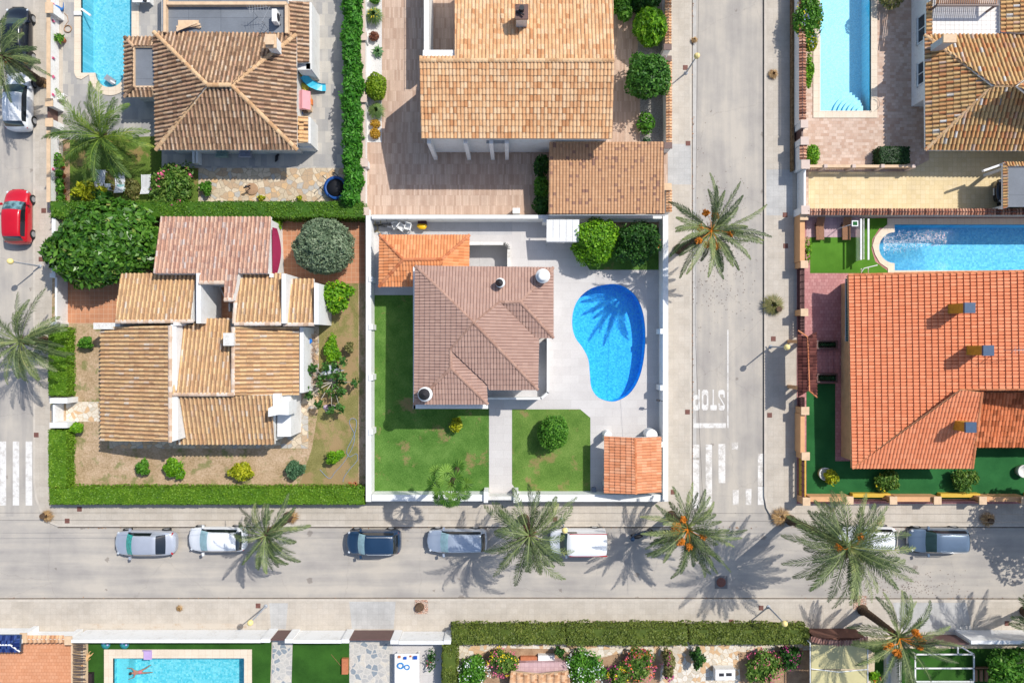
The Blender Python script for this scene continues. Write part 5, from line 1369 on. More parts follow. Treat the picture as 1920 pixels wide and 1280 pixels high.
m.build('tile_coping', rooftile('pink_coping_tile', [(0, C(160,116,104)), (1, C(214,168,152))], dirt=.5, seed=20), t)

# ---- hedges
HG = leafmat('clipped_hedge_leaf', C(40,78,14), C(74,116,22), C(110,148,36), C(140,168,60), .15)
HG2 = leafmat('bright_clipped_hedge_leaf', C(52,90,12), C(92,134,24), C(128,164,42), C(158,178,66), .15)
HG3 = leafmat('olive_hedge_leaf', C(56,72,22), C(92,110,38), C(126,136,54), C(150,140,96), .15)
OLE = leafmat('oleander_leaf', C(34,88,18), C(62,130,32), C(104,172,54), C(140,196,80), .3)
def hedge(label, rects, z1, mat, z0=.12, name='hedge', **kw):
    rr = [prect(*r, z1) for r in rects]; c = rr[0]
    t = thing(name, label, 'hedge', ((c[0]+c[2])/2, (c[1]+c[3])/2, z0))
    m = MB(); hedge_mesh(m, rr, z0, z1, **kw); m.build('foliage', mat, t); return t
hedge('long clipped green hedge between the flower garden and the villa with many roofs', [(93,377,680,408)], 1.5, HG, lump=.10, top=.1, size=.09, dens=260)
hedge('bright clipped hedge left of the villa gate, upper piece above the gate', [(89,615,124,742)], 1.15, HG2, size=.08, dens=260, lump=.05)
hedge('bright clipped hedge around the bottom left corner of the dry garden', [(89,806,124,914),(91,914,683,946)], 1.15, HG2, size=.08, dens=260, lump=.07, top=.07)
hedge('olive green clipped hedge along the south pavement with a return by the white table', [(846,1179,1060,1208),(1062,1178,1290,1210),(1293,1179,1518,1208),(829,1206,856,1420)], 1.35, HG3, size=.10, dens=270, lump=.17, top=.16)
# loose oleander hedge
t = thing('oleander_hedge', 'loose tall bright green oleander hedge beside the slate patio', 'hedge', P(661,160,.14)); m = MB()
hedge_mesh(m, [prect(655,-160,673,372,1.5)], .14, 1.45, .1, 120)
for i in range(27):
    py = -60+i*16.5; r_ = np.random.default_rng(i); c_ = P(661+r_.normal(0,2), py, 1.5)
    crown(m, c_, (.58+.1*r_.random(), .6, .8), 520, .13, lump=.3, core=.7, r=r_, asp=2.4, flow=.4)
m.build('foliage', OLE, t)

# ------------------------------------------------------------ plants
L_BRIGHT = leafmat('bright_citrus_leaf', C(48,96,8), C(92,148,16), C(150,200,36), C(190,214,70))
L_DARK = leafmat('dark_glossy_leaf', C(22,56,14), C(44,90,26), C(78,128,44), C(110,150,70))
L_MID = leafmat('mid_green_leaf', C(36,82,14), C(72,130,28), C(124,176,60), C(150,180,90))
L_DARKM = leafmat('deep_green_leaf', C(26,66,14), C(54,108,26), C(98,150,52), C(130,170,80))
L_OLIVE = leafmat('olive_leaf', C(70,90,66), C(104,126,94), C(150,164,130), C(186,196,164), .12)
L_FICUS = leafmat('big_glossy_leaf', C(24,56,12), C(60,106,28), C(112,156,58), C(206,180,120), .15, .35)
L_YELL = leafmat('yellow_green_leaf', C(90,110,10), C(150,160,20), C(206,204,40), C(224,210,80))
L_BLUE = leafmat('bluish_leaf', C(40,80,50), C(72,112,76), C(110,146,104))
L_DRYG = leafmat('half_dry_leaf', C(80,84,40), C(120,122,66), C(160,150,96), C(180,150,110))
L_FLM = leafmat('flowering_bush_leaf', C(44,84,20), C(84,124,40), C(136,160,70), C(170,160,90))
F_PINK = plain('pink_petals', C(240,110,150,.9), .7, .2); F_WHITE = plain('white_petals', C(240,244,240,.9), .7, .1); F_YEL = plain('yellow_petals', C(240,214,40,.9), .7, .2)
F_MAG = plain('magenta_petals', C(200,60,140,.9), .7, .2); F_LIL = plain('lilac_petals', C(190,190,236,.9), .7, .2); F_ORR = plain('orange_red_petals', C(236,110,60,.9), .7, .2)
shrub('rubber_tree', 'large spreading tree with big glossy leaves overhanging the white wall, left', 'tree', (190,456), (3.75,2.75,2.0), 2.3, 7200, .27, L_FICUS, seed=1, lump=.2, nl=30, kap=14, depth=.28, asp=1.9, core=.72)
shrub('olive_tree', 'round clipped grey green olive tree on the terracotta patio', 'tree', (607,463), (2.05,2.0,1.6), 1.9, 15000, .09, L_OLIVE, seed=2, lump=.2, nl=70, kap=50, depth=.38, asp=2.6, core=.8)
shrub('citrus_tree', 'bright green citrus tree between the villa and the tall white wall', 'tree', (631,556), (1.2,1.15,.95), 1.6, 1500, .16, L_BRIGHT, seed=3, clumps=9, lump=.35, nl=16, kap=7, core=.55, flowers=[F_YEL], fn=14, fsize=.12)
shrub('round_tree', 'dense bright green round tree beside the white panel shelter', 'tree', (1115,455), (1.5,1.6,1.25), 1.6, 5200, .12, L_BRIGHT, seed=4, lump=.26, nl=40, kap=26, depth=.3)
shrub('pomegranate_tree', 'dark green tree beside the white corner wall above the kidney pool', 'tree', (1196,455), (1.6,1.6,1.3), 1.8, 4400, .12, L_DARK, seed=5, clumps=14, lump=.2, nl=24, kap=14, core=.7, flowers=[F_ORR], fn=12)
shrub('topiary_bush', 'round clipped bush on the small lawn left of the orange hut', 'shrub', (1037,811), (1.12,1.18,1.0), 1.1, 4200, .1, L_MID, seed=6, lump=.17, nl=50, kap=34, depth=.22, asp=1.3, up=.1)
shrub('young_shrub', 'small yellow green shrub at the shadow edge on the green lawn', 'shrub', (857,796), (.5,.62,.6), .7, 420, .1, L_YELL, seed=7, clumps=5, lump=.3, core=.5)
shrub('round_shrub', 'large dark green round shrub at the street wall, east of the gable roof', 'shrub', (1217,143), (1.5,1.6,1.4), 1.9, 4600, .14, L_DARKM, seed=8, lump=.32, nl=36, kap=22, depth=.4, flowers=[F_WHITE], fn=16)
shrub('round_shrub', 'lighter yellowish round shrub at the street wall above the dark green one', 'shrub', (1218,51), (1.15,1.25,1.1), 1.5, 2800, .16, L_BRIGHT, seed=9, lump=.26, nl=36, kap=24, depth=.4, asp=2.6)
shrub('broadleaf_shrub', 'bright leafy shrub cut by the top edge beside the gable roof corner', 'shrub', (1165,12), (.85,1.1,1.0), 1.4, 1200, .17, L_MID, seed=10, clumps=7, lump=.3)
shrub('broadleaf_shrub', 'shaded dark shrub at the top edge above the two round shrubs', 'shrub', (1206,2), (1.2,.8,1.0), 1.1, 1200, .15, L_DARK, seed=11, lump=.3)
shrub('leggy_shrub', 'loose light green plant on grey gravel below the round shrubs', 'shrub', (1212,233), (.6,.85,.5), .65, 420, .15, L_MID, seed=12, lump=.5, core=0, depth=.6)
shrub('succulent', 'small green rosette at the gravel corner beside the speckled carport', 'plant', (1213,263), (.25,.2,.15), .3, 90, .11, L_BLUE, seed=13, core=.4)
for i, (py, mt, lab) in enumerate(((310,L_DARK,'shaded shrub in the strip left of the speckled carport, uppermost'), (350,L_MID,'sunlit green shrub in the strip left of the speckled carport, middle'), (385,L_DARK,'low shrub in the strip left of the speckled carport, beside the white wall'))):
    shrub('strip_shrub', lab, 'shrub', (1015,py), (.55,.8,.6), .8, 700, .13, mt, group='shrubs along the carport', seed=20+i, lump=.35, core=.6)
# planting bed of house D
def clump(name, label, px, py, r, h, n, wid, mat, seed=0, group=None, flowers=None, z0=.15, drop=.3):
    rg = np.random.default_rng(seed+300); b = np.array(P(px, py, z0)); t = thing(name, label, 'plant', tuple(b), group=group); m = MB()
    a = rg.uniform(0, 2*np.pi, n); k = rg.random(n)**.7; R_ = r*(.35+.65*k)*rg.uniform(.85,1.1,n)
    d = np.stack([np.cos(a), np.sin(a), np.zeros(n)],1); s_ = np.stack([-np.sin(a), np.cos(a), np.zeros(n)],1)*wid/2
    B = b+d*.06; M_ = b+d*(R_*.55)[:,None]+np.array([0,0,1])*(h*(1.05-.35*k))[:,None]; T_ = b+d*R_[:,None]+np.array([0,0,1])*(h*(1.0-drop*2.2*k))[:,None]
    rv = np.clip(.5+.25*rg.normal(size=n), 0, 1)
    mk = M_[:, None]
    V4 = np.stack([B-s_*.7, B+s_*.7, M_+s_, M_-s_],1); m.quads(V4, np.stack([rv, rv],1))
    V3 = np.stack([M_-s_, M_+s_, T_],1); m.quads(V3, np.stack([rv, rv],1)); m.build('leaves', mat, t)
    if flowers:
        f = MB(); 
        for i in range(14):
            aa = rg.uniform(0, 6.28); rr = r*rg.uniform(.2,.6); q = b+np.array([math.cos(aa)*rr, math.sin(aa)*rr, h*1.1]); f.tube([q, q+np.array([math.cos(aa)*.1, math.sin(aa)*.1, .12])], [.03,.01], 5)
        f.build('flower_spikes', flowers, t)
    return t
L_GRASSY = leafmat('spiky_grass_blade', C(60,92,50), C(104,136,70), C(150,172,98), C(196,188,130))
L_AGAVE = leafmat('agave_blade', C(50,90,60), C(86,130,82), C(140,176,110))
L_RED = leafmat('red_brown_leaf', C(90,50,40), C(128,76,58), C(160,110,80)); L_ORG = leafmat('orange_green_leaf', C(150,110,20), C(196,150,40), C(214,176,70))
clump('ornamental_grass', 'tall spiky grass with yellow flower spikes in white gravel, uppermost in the bed', 704, 35, .75, .8, 420, .05, L_GRASSY, 1, flowers=F_YEL)
shrub('low_bush', 'small red brown bush in the white gravel', 'shrub', (701,68), (.36,.34,.28), .4, 260, .09, L_RED, seed=30, core=.7)
clump('agave', 'pale green agave rosette in the white gravel', 710, 99, .52, .35, 60, .13, L_AGAVE, 2)
shrub('round_bush', 'yellow green clipped bush in the white gravel against the pale pier wall', 'shrub', (705,163), (.72,.95,.75), .85, 1900, .09, L_YELLG if 'L_YELLG' in globals() else leafmat('lime_leaf', C(70,110,10), C(116,150,20), C(160,186,44)), seed=31, lump=.1, nl=30, kap=30, depth=.14)
clump('ornamental_grass', 'green spiky grass below the yellow green bush in the bed', 708, 211, .75, .7, 420, .045, L_GRASSY, 3)
shrub('low_bush', 'ochre low bush touching the green spiky grass in the white gravel', 'shrub', (704,232), (.35,.28,.25), .38, 240, .09, L_ORG, seed=32, core=.7)
shrub('low_bush', 'ochre orange round low bush at the bottom end of the white gravel', 'shrub', (703,251), (.38,.36,.28), .4, 280, .09, L_ORG, seed=33, core=.7)
shrub('low_bush', 'small green plant cut by the top edge in the white gravel', 'shrub', (702,0), (.4,.3,.28), .4, 240, .09, L_MID, seed=34, core=.7)
# garden A
shrub('oleander_bush', 'oleander bush with pink flowers over the fourth lounger above the long hedge', 'shrub', (320,347), (1.5,1.55,.9), 1.2, 2400, .15, L_FLM, seed=40, clumps=13, lump=.3, depth=.5, core=.5, asp=2.2, flowers=[F_PINK], fn=60, fsize=.16)
shrub('leafy_shrub', 'yellow green leafy shrub at the corner under the garden date palm', 'shrub', (165,360), (1.3,.7,.6), .8, 900, .17, L_YELL, seed=41, clumps=9, lump=.4, core=.4, asp=2.4)
shrub('leafy_shrub', 'second dark leafy shrub beside the loungers above the long hedge', 'shrub', (186,366), (.8,.4,.4), .6, 420, .17, L_DARK, seed=42, lump=.4, core=.4, asp=2.4)
shrub('young_shrub', 'small light green shrub at the left end of the crazy paving', 'shrub', (387,353), (.5,.55,.45), .65, 380, .12, L_MID, seed=43, clumps=5, lump=.3, core=.4)
shrub('ground_shrub', 'low grey green shrub on the lawn right of the loungers', 'shrub', (248,352), (.6,.7,.25), .35, 420, .12, L_DRYG, seed=44, lump=.3, core=.3)
shrub('flower_clump', 'small yellow flowering plant at the hedge below the sundial', 'plant', (489,371), (.32,.24,.2), .35, 150, .1, L_YELL, seed=45, clumps=4, core=.4)
shrub('flower_clump', 'small yellow flowering plant at the hedge left of the trampoline', 'plant', (561,372), (.28,.22,.2), .35, 130, .1, L_YELL, seed=46, clumps=4, core=.4)
shrub('dark_shrub', 'dark leafy shrub in shade below the weathered house corner', 'shrub', (345,322), (.5,.3,.3), .5, 200, .13, L_DARK, seed=47, core=.3)
# garden B
for i, (px, py, rx, ry, mt, lab) in enumerate((
    (160,640,.6,.5,L_MID,'small green shrub beside the wing wall at the top of the dry garden'),
    (144,803,.45,.42,L_BRIGHT,'small bright green shrub just below the villa gate path'),
    (267,876,.55,.6,L_MID,'thin green shrub, leftmost of the row along the bottom hedge'),
    (326,877,.8,.72,L_BRIGHT,'spreading bright shrub, second in the row along the bottom hedge'),
    (452,885,.95,.6,L_YELL,'wide yellow shrub in the row along the bottom hedge'),
    (552,881,.72,.62,L_BLUE,'bluish green shrub in the row along the bottom hedge'),
    (627,857,.62,.55,L_BRIGHT,'leaning bright shrub beside the blue hose loops'),
    (622,655,.62,.9,L_BRIGHT,'upright bright shrub between the woodpile and the tall white wall'),
    (518,418,.45,.45,L_BRIGHT,'small bright bush at the corner of the pinkish roof and hedge'),
    (655,650,.3,.5,L_DRYG,'sparse dry bush right of the upright bright shrub'))):
    shrub('garden_shrub', lab, 'shrub', (px,py), (rx,ry,.5), .75, int(900*rx*ry/.36), .12, mt, group='shrubs dotted over the dry garden', seed=50+i, core=.4, clumps=6+i%3)
L_FIG = leafmat('fig_leaf', C(30,70,24), C(60,104,40), C(100,146,62))
t = thing('fig_tree', 'sparse fig tree with bare branches beside the white tarpaulin', 'tree', P(625,715,.14)); m = MB(); b = np.array(P(625,715,.14)); rg = np.random.default_rng(9); lv = MB()
for i in range(13):
    a = i*2.4; L_ = rg.uniform(.9,1.9); p1 = b+np.array([math.cos(a)*L_*.5, math.sin(a)*L_*.5, .8]); p2 = b+np.array([math.cos(a)*L_, math.sin(a)*L_*1.1, 1.1+rg.uniform(-.2,.3)])
    m.tube([b+np.array([0,0,.1]), p1, p2], [.05,.03,.012], 5); crown(lv, p2, (.32,.34,.2), 70, .2, lump=.4, core=0, depth=.9, r=rg, asp=1.3)
    crown(lv, p1, (.3,.3,.15), 25, .18, lump=.4, core=0, depth=.9, r=rg, asp=1.3)
m.build('branches', plain('pale_bark', C(196,190,176), .9, .2), t); lv.build('crown', L_FIG, t)
# plot E greenery
shrub('potted_shrub', 'yellow green shrub leaning out of a white ring pot on dark turf', 'shrub', (1559,893), (.5,.5,.35), .7, 420, .13, L_YELL, seed=70, core=.5, lump=.3)
shrub('turf_shrub', 'flowering shrub on dark turf under the coral eave, middle', 'shrub', (1667,901), (.95,.75,.55), .7, 1200, .12, L_FLM, seed=71, clumps=8, core=.5, lump=.35, flowers=[F_YEL], fn=30)
shrub('turf_shrub', 'yellow green shrub on dark turf below the wing roof corner', 'shrub', (1807,898), (1.05,.85,.6), .75, 1300, .12, L_FLM, seed=72, clumps=9, core=.5, lump=.35)
for (px, py, lab) in ((1547,888,'white ring pot on dark turf at the left corner of the coral roofed house'), (1919,883,'white ring pot on dark turf at the right edge of the picture')):
    t = thing('plant_pot', lab, 'pot', P(px,py,.15), group='white ring pots'); m = MB(); c_ = P(px,py,.5)
    m.lathe((c_[0], c_[1], 0), [(.38,.15),(.46,.55),(.46,.6),(.39,.6),(.38,.5)], 20); m.build('ring', WHITE2, t); m = MB(); m.lathe((c_[0], c_[1], 0), [(.375,.3),(.375,.46),(.01,.47)], 16); m.build('soil', TURF3, t)
shrub('vine', 'small climbing plant against the inner face of the orange beige wall by the loungers', 'plant', (1514,470), (.22,1.0,.4), .5, 300, .1, L_BRIGHT, seed=73, lump=.5, core=.3)
# plot F greenery
shrub('plumbago_bush', 'tall flowering bush with pale lilac blossom over the wall, beside the pale blue pool', 'shrub', (1516,36), (.95,1.9,.7), 1.5, 3400, .13, L_MID, seed=80, clumps=12, lump=.3, nl=24, core=.6, flowers=[F_LIL, F_YEL], fn=90, fsize=.12)
shrub('plumbago_bush', 'lower end of flowering bush touching the pool coping, top right', 'shrub', (1519,78), (.5,.7,.5), 1.1, 800, .12, L_YELL, seed=81, lump=.3, core=.6, flowers=[F_LIL], fn=20)
shrub('hedge_plant', 'narrow yellow green shrub between wall and pale blue pool, lower left', 'shrub', (1516,138), (.35,1.3,.5), .8, 900, .12, L_BRIGHT, seed=82, clumps=6, lump=.4, core=.5)
shrub('box_shrub', 'small square bright shrub at the left end of the cream balustrade', 'shrub', (1523,291), (.5,.75,.45), .65, 1100, .09, L_BRIGHT, seed=83, lump=.1, core=.8)
hedge('dark clipped block hedge below the pale blue pool beside the white arch', [(1650,274,1707,306)], 1.1, leafmat('dark_hedge_leaf', C(22,48,20), C(36,70,28), C(58,96,42)), z0=.14, name='block_hedge', size=.09, dens=230)
shrub('tree_branch_bush', 'brown dry bush cut by the top edge beside the pale blue pool', 'shrub', (1672,-6), (.95,.8,.5), .9, 700, .12, L_DRYG, seed=84, lump=.4, core=.3)
# plot H flowering garden
for i, (px, py, rx, ry, mt, fl, lab) in enumerate((
    (888,1262,1.1,1.1,L_MID,[F_WHITE],'white flowering bush, leftmost behind the south hedge'),
    (944,1240,1.05,.95,L_FLM,[F_PINK,F_YEL],'pink and yellow flowering bush left of the stone kiosk roof'),
    (1096,1254,1.35,1.3,L_MID,[F_WHITE],'large white flowering bush right of the stone kiosk roof'),
    (1158,1270,.8,.8,L_FLM,[F_YEL,F_MAG],'yellow and magenta flowering bush between the two large bushes'),
    (1199,1248,1.1,1.15,L_FLM,[F_PINK,F_ORR],'large pink and orange flowering bush behind the south hedge'),
    (1253,1243,.45,1.2,L_DRYG,[F_MAG],'narrow brownish purple flowering bush behind the south hedge'),
    (1309,1234,.5,.72,L_DARK,None,'narrow dark green bush left of the white unit'),
    (1431,1250,1.3,1.2,L_FLM,[F_PINK],'wide pink speckled bush left of the beige sail awning'),
    (1482,1232,.75,.9,L_DARK,[F_MAG],'dark bush beside the post of the beige sail awning'),
    (1050,1222,.4,.3,L_DARK,None,'tiny dark bush above the stone kiosk'))):
    shrub('flowering_bush', lab, 'shrub', (px,py), (rx,ry,.8), .95, int(1500*rx*ry), .13, mt, group='bushes in the flower garden behind the south hedge', seed=90+i, core=.6, clumps=int(7+5*rx*ry), flowers=fl, fn=int(150*rx*ry), fsize=.10)
shrub('leafy_tree', 'bright green leafy tree at the bottom right corner beside the wooden slats', 'tree', (1893,1258), (1.5,1.5,1.0), 1.5, 2200, .16, L_MID, seed=110, clumps=12, lump=.3, core=.6)
shrub('leafy_tree', 'dark green tree top at the right end behind the grey white wall', 'tree', (1925,1228), (1.0,.7,.8), 1.1, 800, .16, L_DARK, seed=111, clumps=6, lump=.3, core=.6)
shrub('leafy_shrub', 'small green shrub beside the beige sail awning, lower right', 'shrub', (1638,1268), (.45,.5,.4), .8, 300, .14, L_BRIGHT, seed=112, clumps=5, lump=.3, core=.5, flowers=[F_ORR], fn=14)
shrub('clipped_shrub', 'low green shrub between the arch wall and the brown sliding gate', 'shrub', (1652,1212), (1.1,.45,.5), .8, 900, .1, HG, seed=113, clumps=8, lump=.15, core=.7)
shrub('leafy_shrub', 'small dark bare shrub between the white wall and hedge by the white table', 'shrub', (808,1235), (.35,.8,.4), .6, 160, .12, L_DARK, seed=114, lump=.4, core=0, depth=.9)
# ------------------------------------------------------------ palms
palm('date palm with orange fruit leaning over the side street beside the kidney pool', (1272,468), (1332,434), 5.7, 38, 3.15, 11, 7, e_hi=70, e_lo=-8, droop=.75, lw=.34, leaf=44, wid=.05, bias=(-.6,.45))
palm('date palm with long drooping fronds beside the white hatchback', (542,968), (499,1002), 4.9, 34, 2.75, 12, 0, e_hi=65, e_lo=-30, droop=1.2, lw=.36, bias=(-1.5,.75))
palm('date palm with thick drooping crown over the nose of the striped white van', (982,972), (993,1003), 6.2, 50, 3.2, 13, 0, e_hi=60, e_lo=-40, droop=1.25, lw=.46, bias=(-1.5,.95))
palm('date palm full of orange fruit at the junction beside the parked scooter', (1258,966), (1288,990), 4.3, 48, 3.2, 14, 9, e_hi=72, e_lo=-15, droop=.9, lw=.36, bias=(-1.3,.8))
palm('tallest date palm with dense wide crown over the white car near the right hand crossing', (1480,974), (1588,1024), 7.5, 74, 3.65, 15, 2, e_hi=78, e_lo=-35, droop=.95, lw=.48, bias=(-1.0,.5))
palm('date palm with orange fruit over the brown sliding gate, bottom right', (1616,1142), (1683,1193), 4.9, 40, 3.3, 16, 8, e_hi=62, e_lo=-20, droop=.85, lw=.36, bias=(-1.0,.7))
palm('date palm with long fronds on the left street above the white crossing', (84,640), (38,640), 3.6, 44, 3.4, 17, 0, e_hi=66, e_lo=-30, droop=1.0, lw=.4, bias=(-1.9,.7))
palm('date palm with a rough trunk leaning between black car and white hatchback, top left', (80,156), (4,104), 4.3, 30, 2.9, 18, 0, e_hi=66, e_lo=-20, droop=.95, lw=.36)
palm('short broad garden date palm with lush fronds above the white loungers', (196,262), (191,257), 2.9, 52, 3.2, 19, 0, M_PALM2, 'garden palms', e_hi=70, e_lo=-15, droop=.95, lw=.5)
palm('date palm mostly outside the bottom right corner, only its trunk foot seen', (1921,1145), (1985,1180), 4.6, 36, 3.0, 20, 0, e_hi=62, e_lo=-20, droop=.85)
palm('date palm mostly outside the top edge beside the side street', (1275,-70), (1290,-98), 5.0, 36, 2.9, 21, 0, e_hi=62, e_lo=-20, droop=.85)
shrub('street_tree', 'street tree beyond the right edge whose shade falls on the road', 'tree', (2110,950), (2.9,2.7,1.8), 5.2, 3600, .24, L_DARK, seed=120, lump=.5, nl=20, kap=8, z0=.12, core=.6)
# fan palm
t = thing('fan_palm', 'tall fan palm with broad pleated leaves over the white front wall', 'palm tree', P(860,868,.15)); hub = np.array(P(845,907,6.4)); rg = np.random.default_rng(5)
m = MB(); palm_trunk(m, P(860,868,.15), hub, .16, .14); m.build('trunk', PALMBARK, t); m = MB()
for i in range(16):
    az = i*2.4; az += .6*math.sin(-1.6-az)*(i/16); k = i/16; e = R(50-70*k); d = np.array([math.cos(az)*math.cos(e), math.sin(az)*math.cos(e), math.sin(e)]); L_ = .5+.85*k+.15*rg.random()
    c_ = hub+d*L_; c_[2] -= .15*k; m.tube([hub, hub+d*L_*.55+np.array([0,0,.06]), c_], [.03,.02,.015], 4, uv=(.7,0))
    s_ = np.cross(d, (0,0,1)); s_ /= np.linalg.norm(s_)+1e-9; s_ = s_+np.array([0,0,rg.uniform(-.55,.55)]); s_ /= np.linalg.norm(s_); fd = np.array([math.cos(az), math.sin(az), rg.uniform(-.1,.5)-.6*k]); fd /= np.linalg.norm(fd); up = np.cross(s_, fd); col = rg.random(); nb = 18; rr = .58*rg.uniform(.8,1.2)
    for j in range(nb):
        a0 = R(-118+236*j/nb); a1 = R(-118+236*(j+.94)/nb); am = (a0+a1)/2
        f = lambda a, r_, z_: c_+(fd*math.cos(a)+s_*math.sin(a))*r_+up*z_
        zz = .03 if j % 2 else -.02
        m.quads([[c_, f(a0, rr*.62, zz), f(am, rr*1.0*rg.uniform(.9,1.05), -.05), f(a1, rr*.62, -zz)]], [(min(1,max(0,col*.5+.3+rg.normal(0,.08))), .5)])
m.build('crown', leafmat('fan_palm_leaf', C(22,50,10), C(60,104,26), C(124,160,60), C(160,184,90), .1), t)
# ------------------------------------------------------------ cars
def paint(name, c, rough=.25, metal=.0):
    t = NT(name, rough, .5, metal); t.b.inputs['Coat Weight'].default_value = .6; t.b.inputs['Coat Roughness'].default_value = .06
    f = t.ramp(t.noise(2.2, 5, .6), [(.3, g(.93)), (.7, g(1.02))]); return t.col(t.mix(1.0, c, f, 'MULTIPLY'))
CGL = NT('car_window_glass', .05, .9); CGL.b.inputs['Coat Weight'].default_value = .5; CGL = CGL.col((.012,.016,.02,1))
WSH = NT('car_windscreen', .08, .8); WSH = WSH.col(WSH.ramp(WSH.noise(2.6, 3), [(.4, (.03,.07,.08,1)), (.6, (.16,.30,.32,1))]))
TYRE = plain('tyre_rubber', (.02,.02,.02,1), .85, .1); RIM = plain('alloy_rim', C(190,194,200), .35, .1, metal=.6)
REDL = plain('red_tail_lamp', C(190,20,30), .2, .05); LAMPG = plain('clear_headlamp', C(220,226,232), .1, .05); TRIM = plain('black_trim', (.02,.02,.022,1), .5, .1); CHROME = plain('bright_rail', C(220,224,228), .25, .05, metal=.5)
PLATE = plain('number_plate', C(236,236,232), .5, .05)
KIND = {
 # x fraction, half width, belt z, top z, top half-width fraction
 'hatch': dict(H=1.48, st=[(0,.62,.52,.56,.50),(.03,.84,.62,.68,.60),(.10,.95,.74,.81,.74),(.235,1,.86,.95,.80),(.40,1,.90,1,.66),(.56,1,.91,1,.66),(.59,1,.91,1,.66),(.76,.99,.92,1,.64),(.885,.97,.93,.985,.63),(.955,.93,.90,.98,.66),(.98,.84,.80,.86,.64),(1,.62,.58,.62,.52)], ws=3, rs=4, re=8, rw=9, glass=[(4,5),(5,6),(6,7)]),
 'sedan': dict(H=1.44, st=[(0,.60,.52,.56,.50),(.03,.83,.62,.67,.60),(.10,.94,.74,.80,.74),(.235,1,.85,.92,.80),(.36,1,.90,1,.64),(.50,1,.91,1,.66),(.52,1,.91,1,.66),(.66,.99,.92,1,.64),(.72,.98,.93,.99,.62),(.875,.95,.93,1.00,.70),(.96,.85,.86,.93,.66),(1,.62,.60,.64,.50)], ws=3, rs=4, re=8, rw=9, glass=[(4,5),(5,6),(6,7)]),
 'suv': dict(H=1.66, st=[(0,.64,.62,.66,.52),(.03,.86,.74,.80,.62),(.10,.97,.88,.94,.76),(.245,1,.98,1.05,.82),(.37,1,1.02,1,.72),(.56,1,1.03,1,.72),(.58,1,1.03,1,.72),(.78,.99,1.04,1,.70),(.90,.98,1.04,.99,.68),(.965,.94,1.0,1.06,.70),(.985,.85,.86,.92,.66),(1,.66,.64,.68,.55)], ws=3, rs=4, re=8, rw=9, glass=[(4,5),(5,6),(6,7)]),
 'wagon': dict(H=1.50, st=[(0,.62,.52,.56,.50),(.03,.85,.64,.68,.60),(.10,.95,.75,.81,.74),(.24,1,.87,.94,.80),(.36,1,.91,1,.68),(.52,1,.92,1,.68),(.54,1,.92,1,.68),(.76,.99,.93,1,.66),(.92,.98,.94,.99,.65),(.97,.94,.92,.98,.68),(.985,.84,.80,.86,.66),(1,.64,.58,.62,.54)], ws=3, rs=4, re=8, rw=9, glass=[(4,5),(5,6),(6,7)]),
 'van': dict(H=1.85, st=[(0,.78,.72,.76,.66),(.02,.92,.84,.90,.74),(.08,.97,.95,1.02,.80),(.17,1,1.06,1.14,.85),(.29,1,1.12,1,.82),(.40,1,1.12,1,.84),(.42,1,1.12,1,.84),(.70,1,1.12,1,.84),(.97,1,1.12,.995,.84),(.985,.99,1.10,1.5,.83),(.993,.97,.95,1.0,.82),(1,.92,.7,.74,.80)], ws=3, rs=4, re=8, rw=9, glass=[(4,5),(5,6)])}
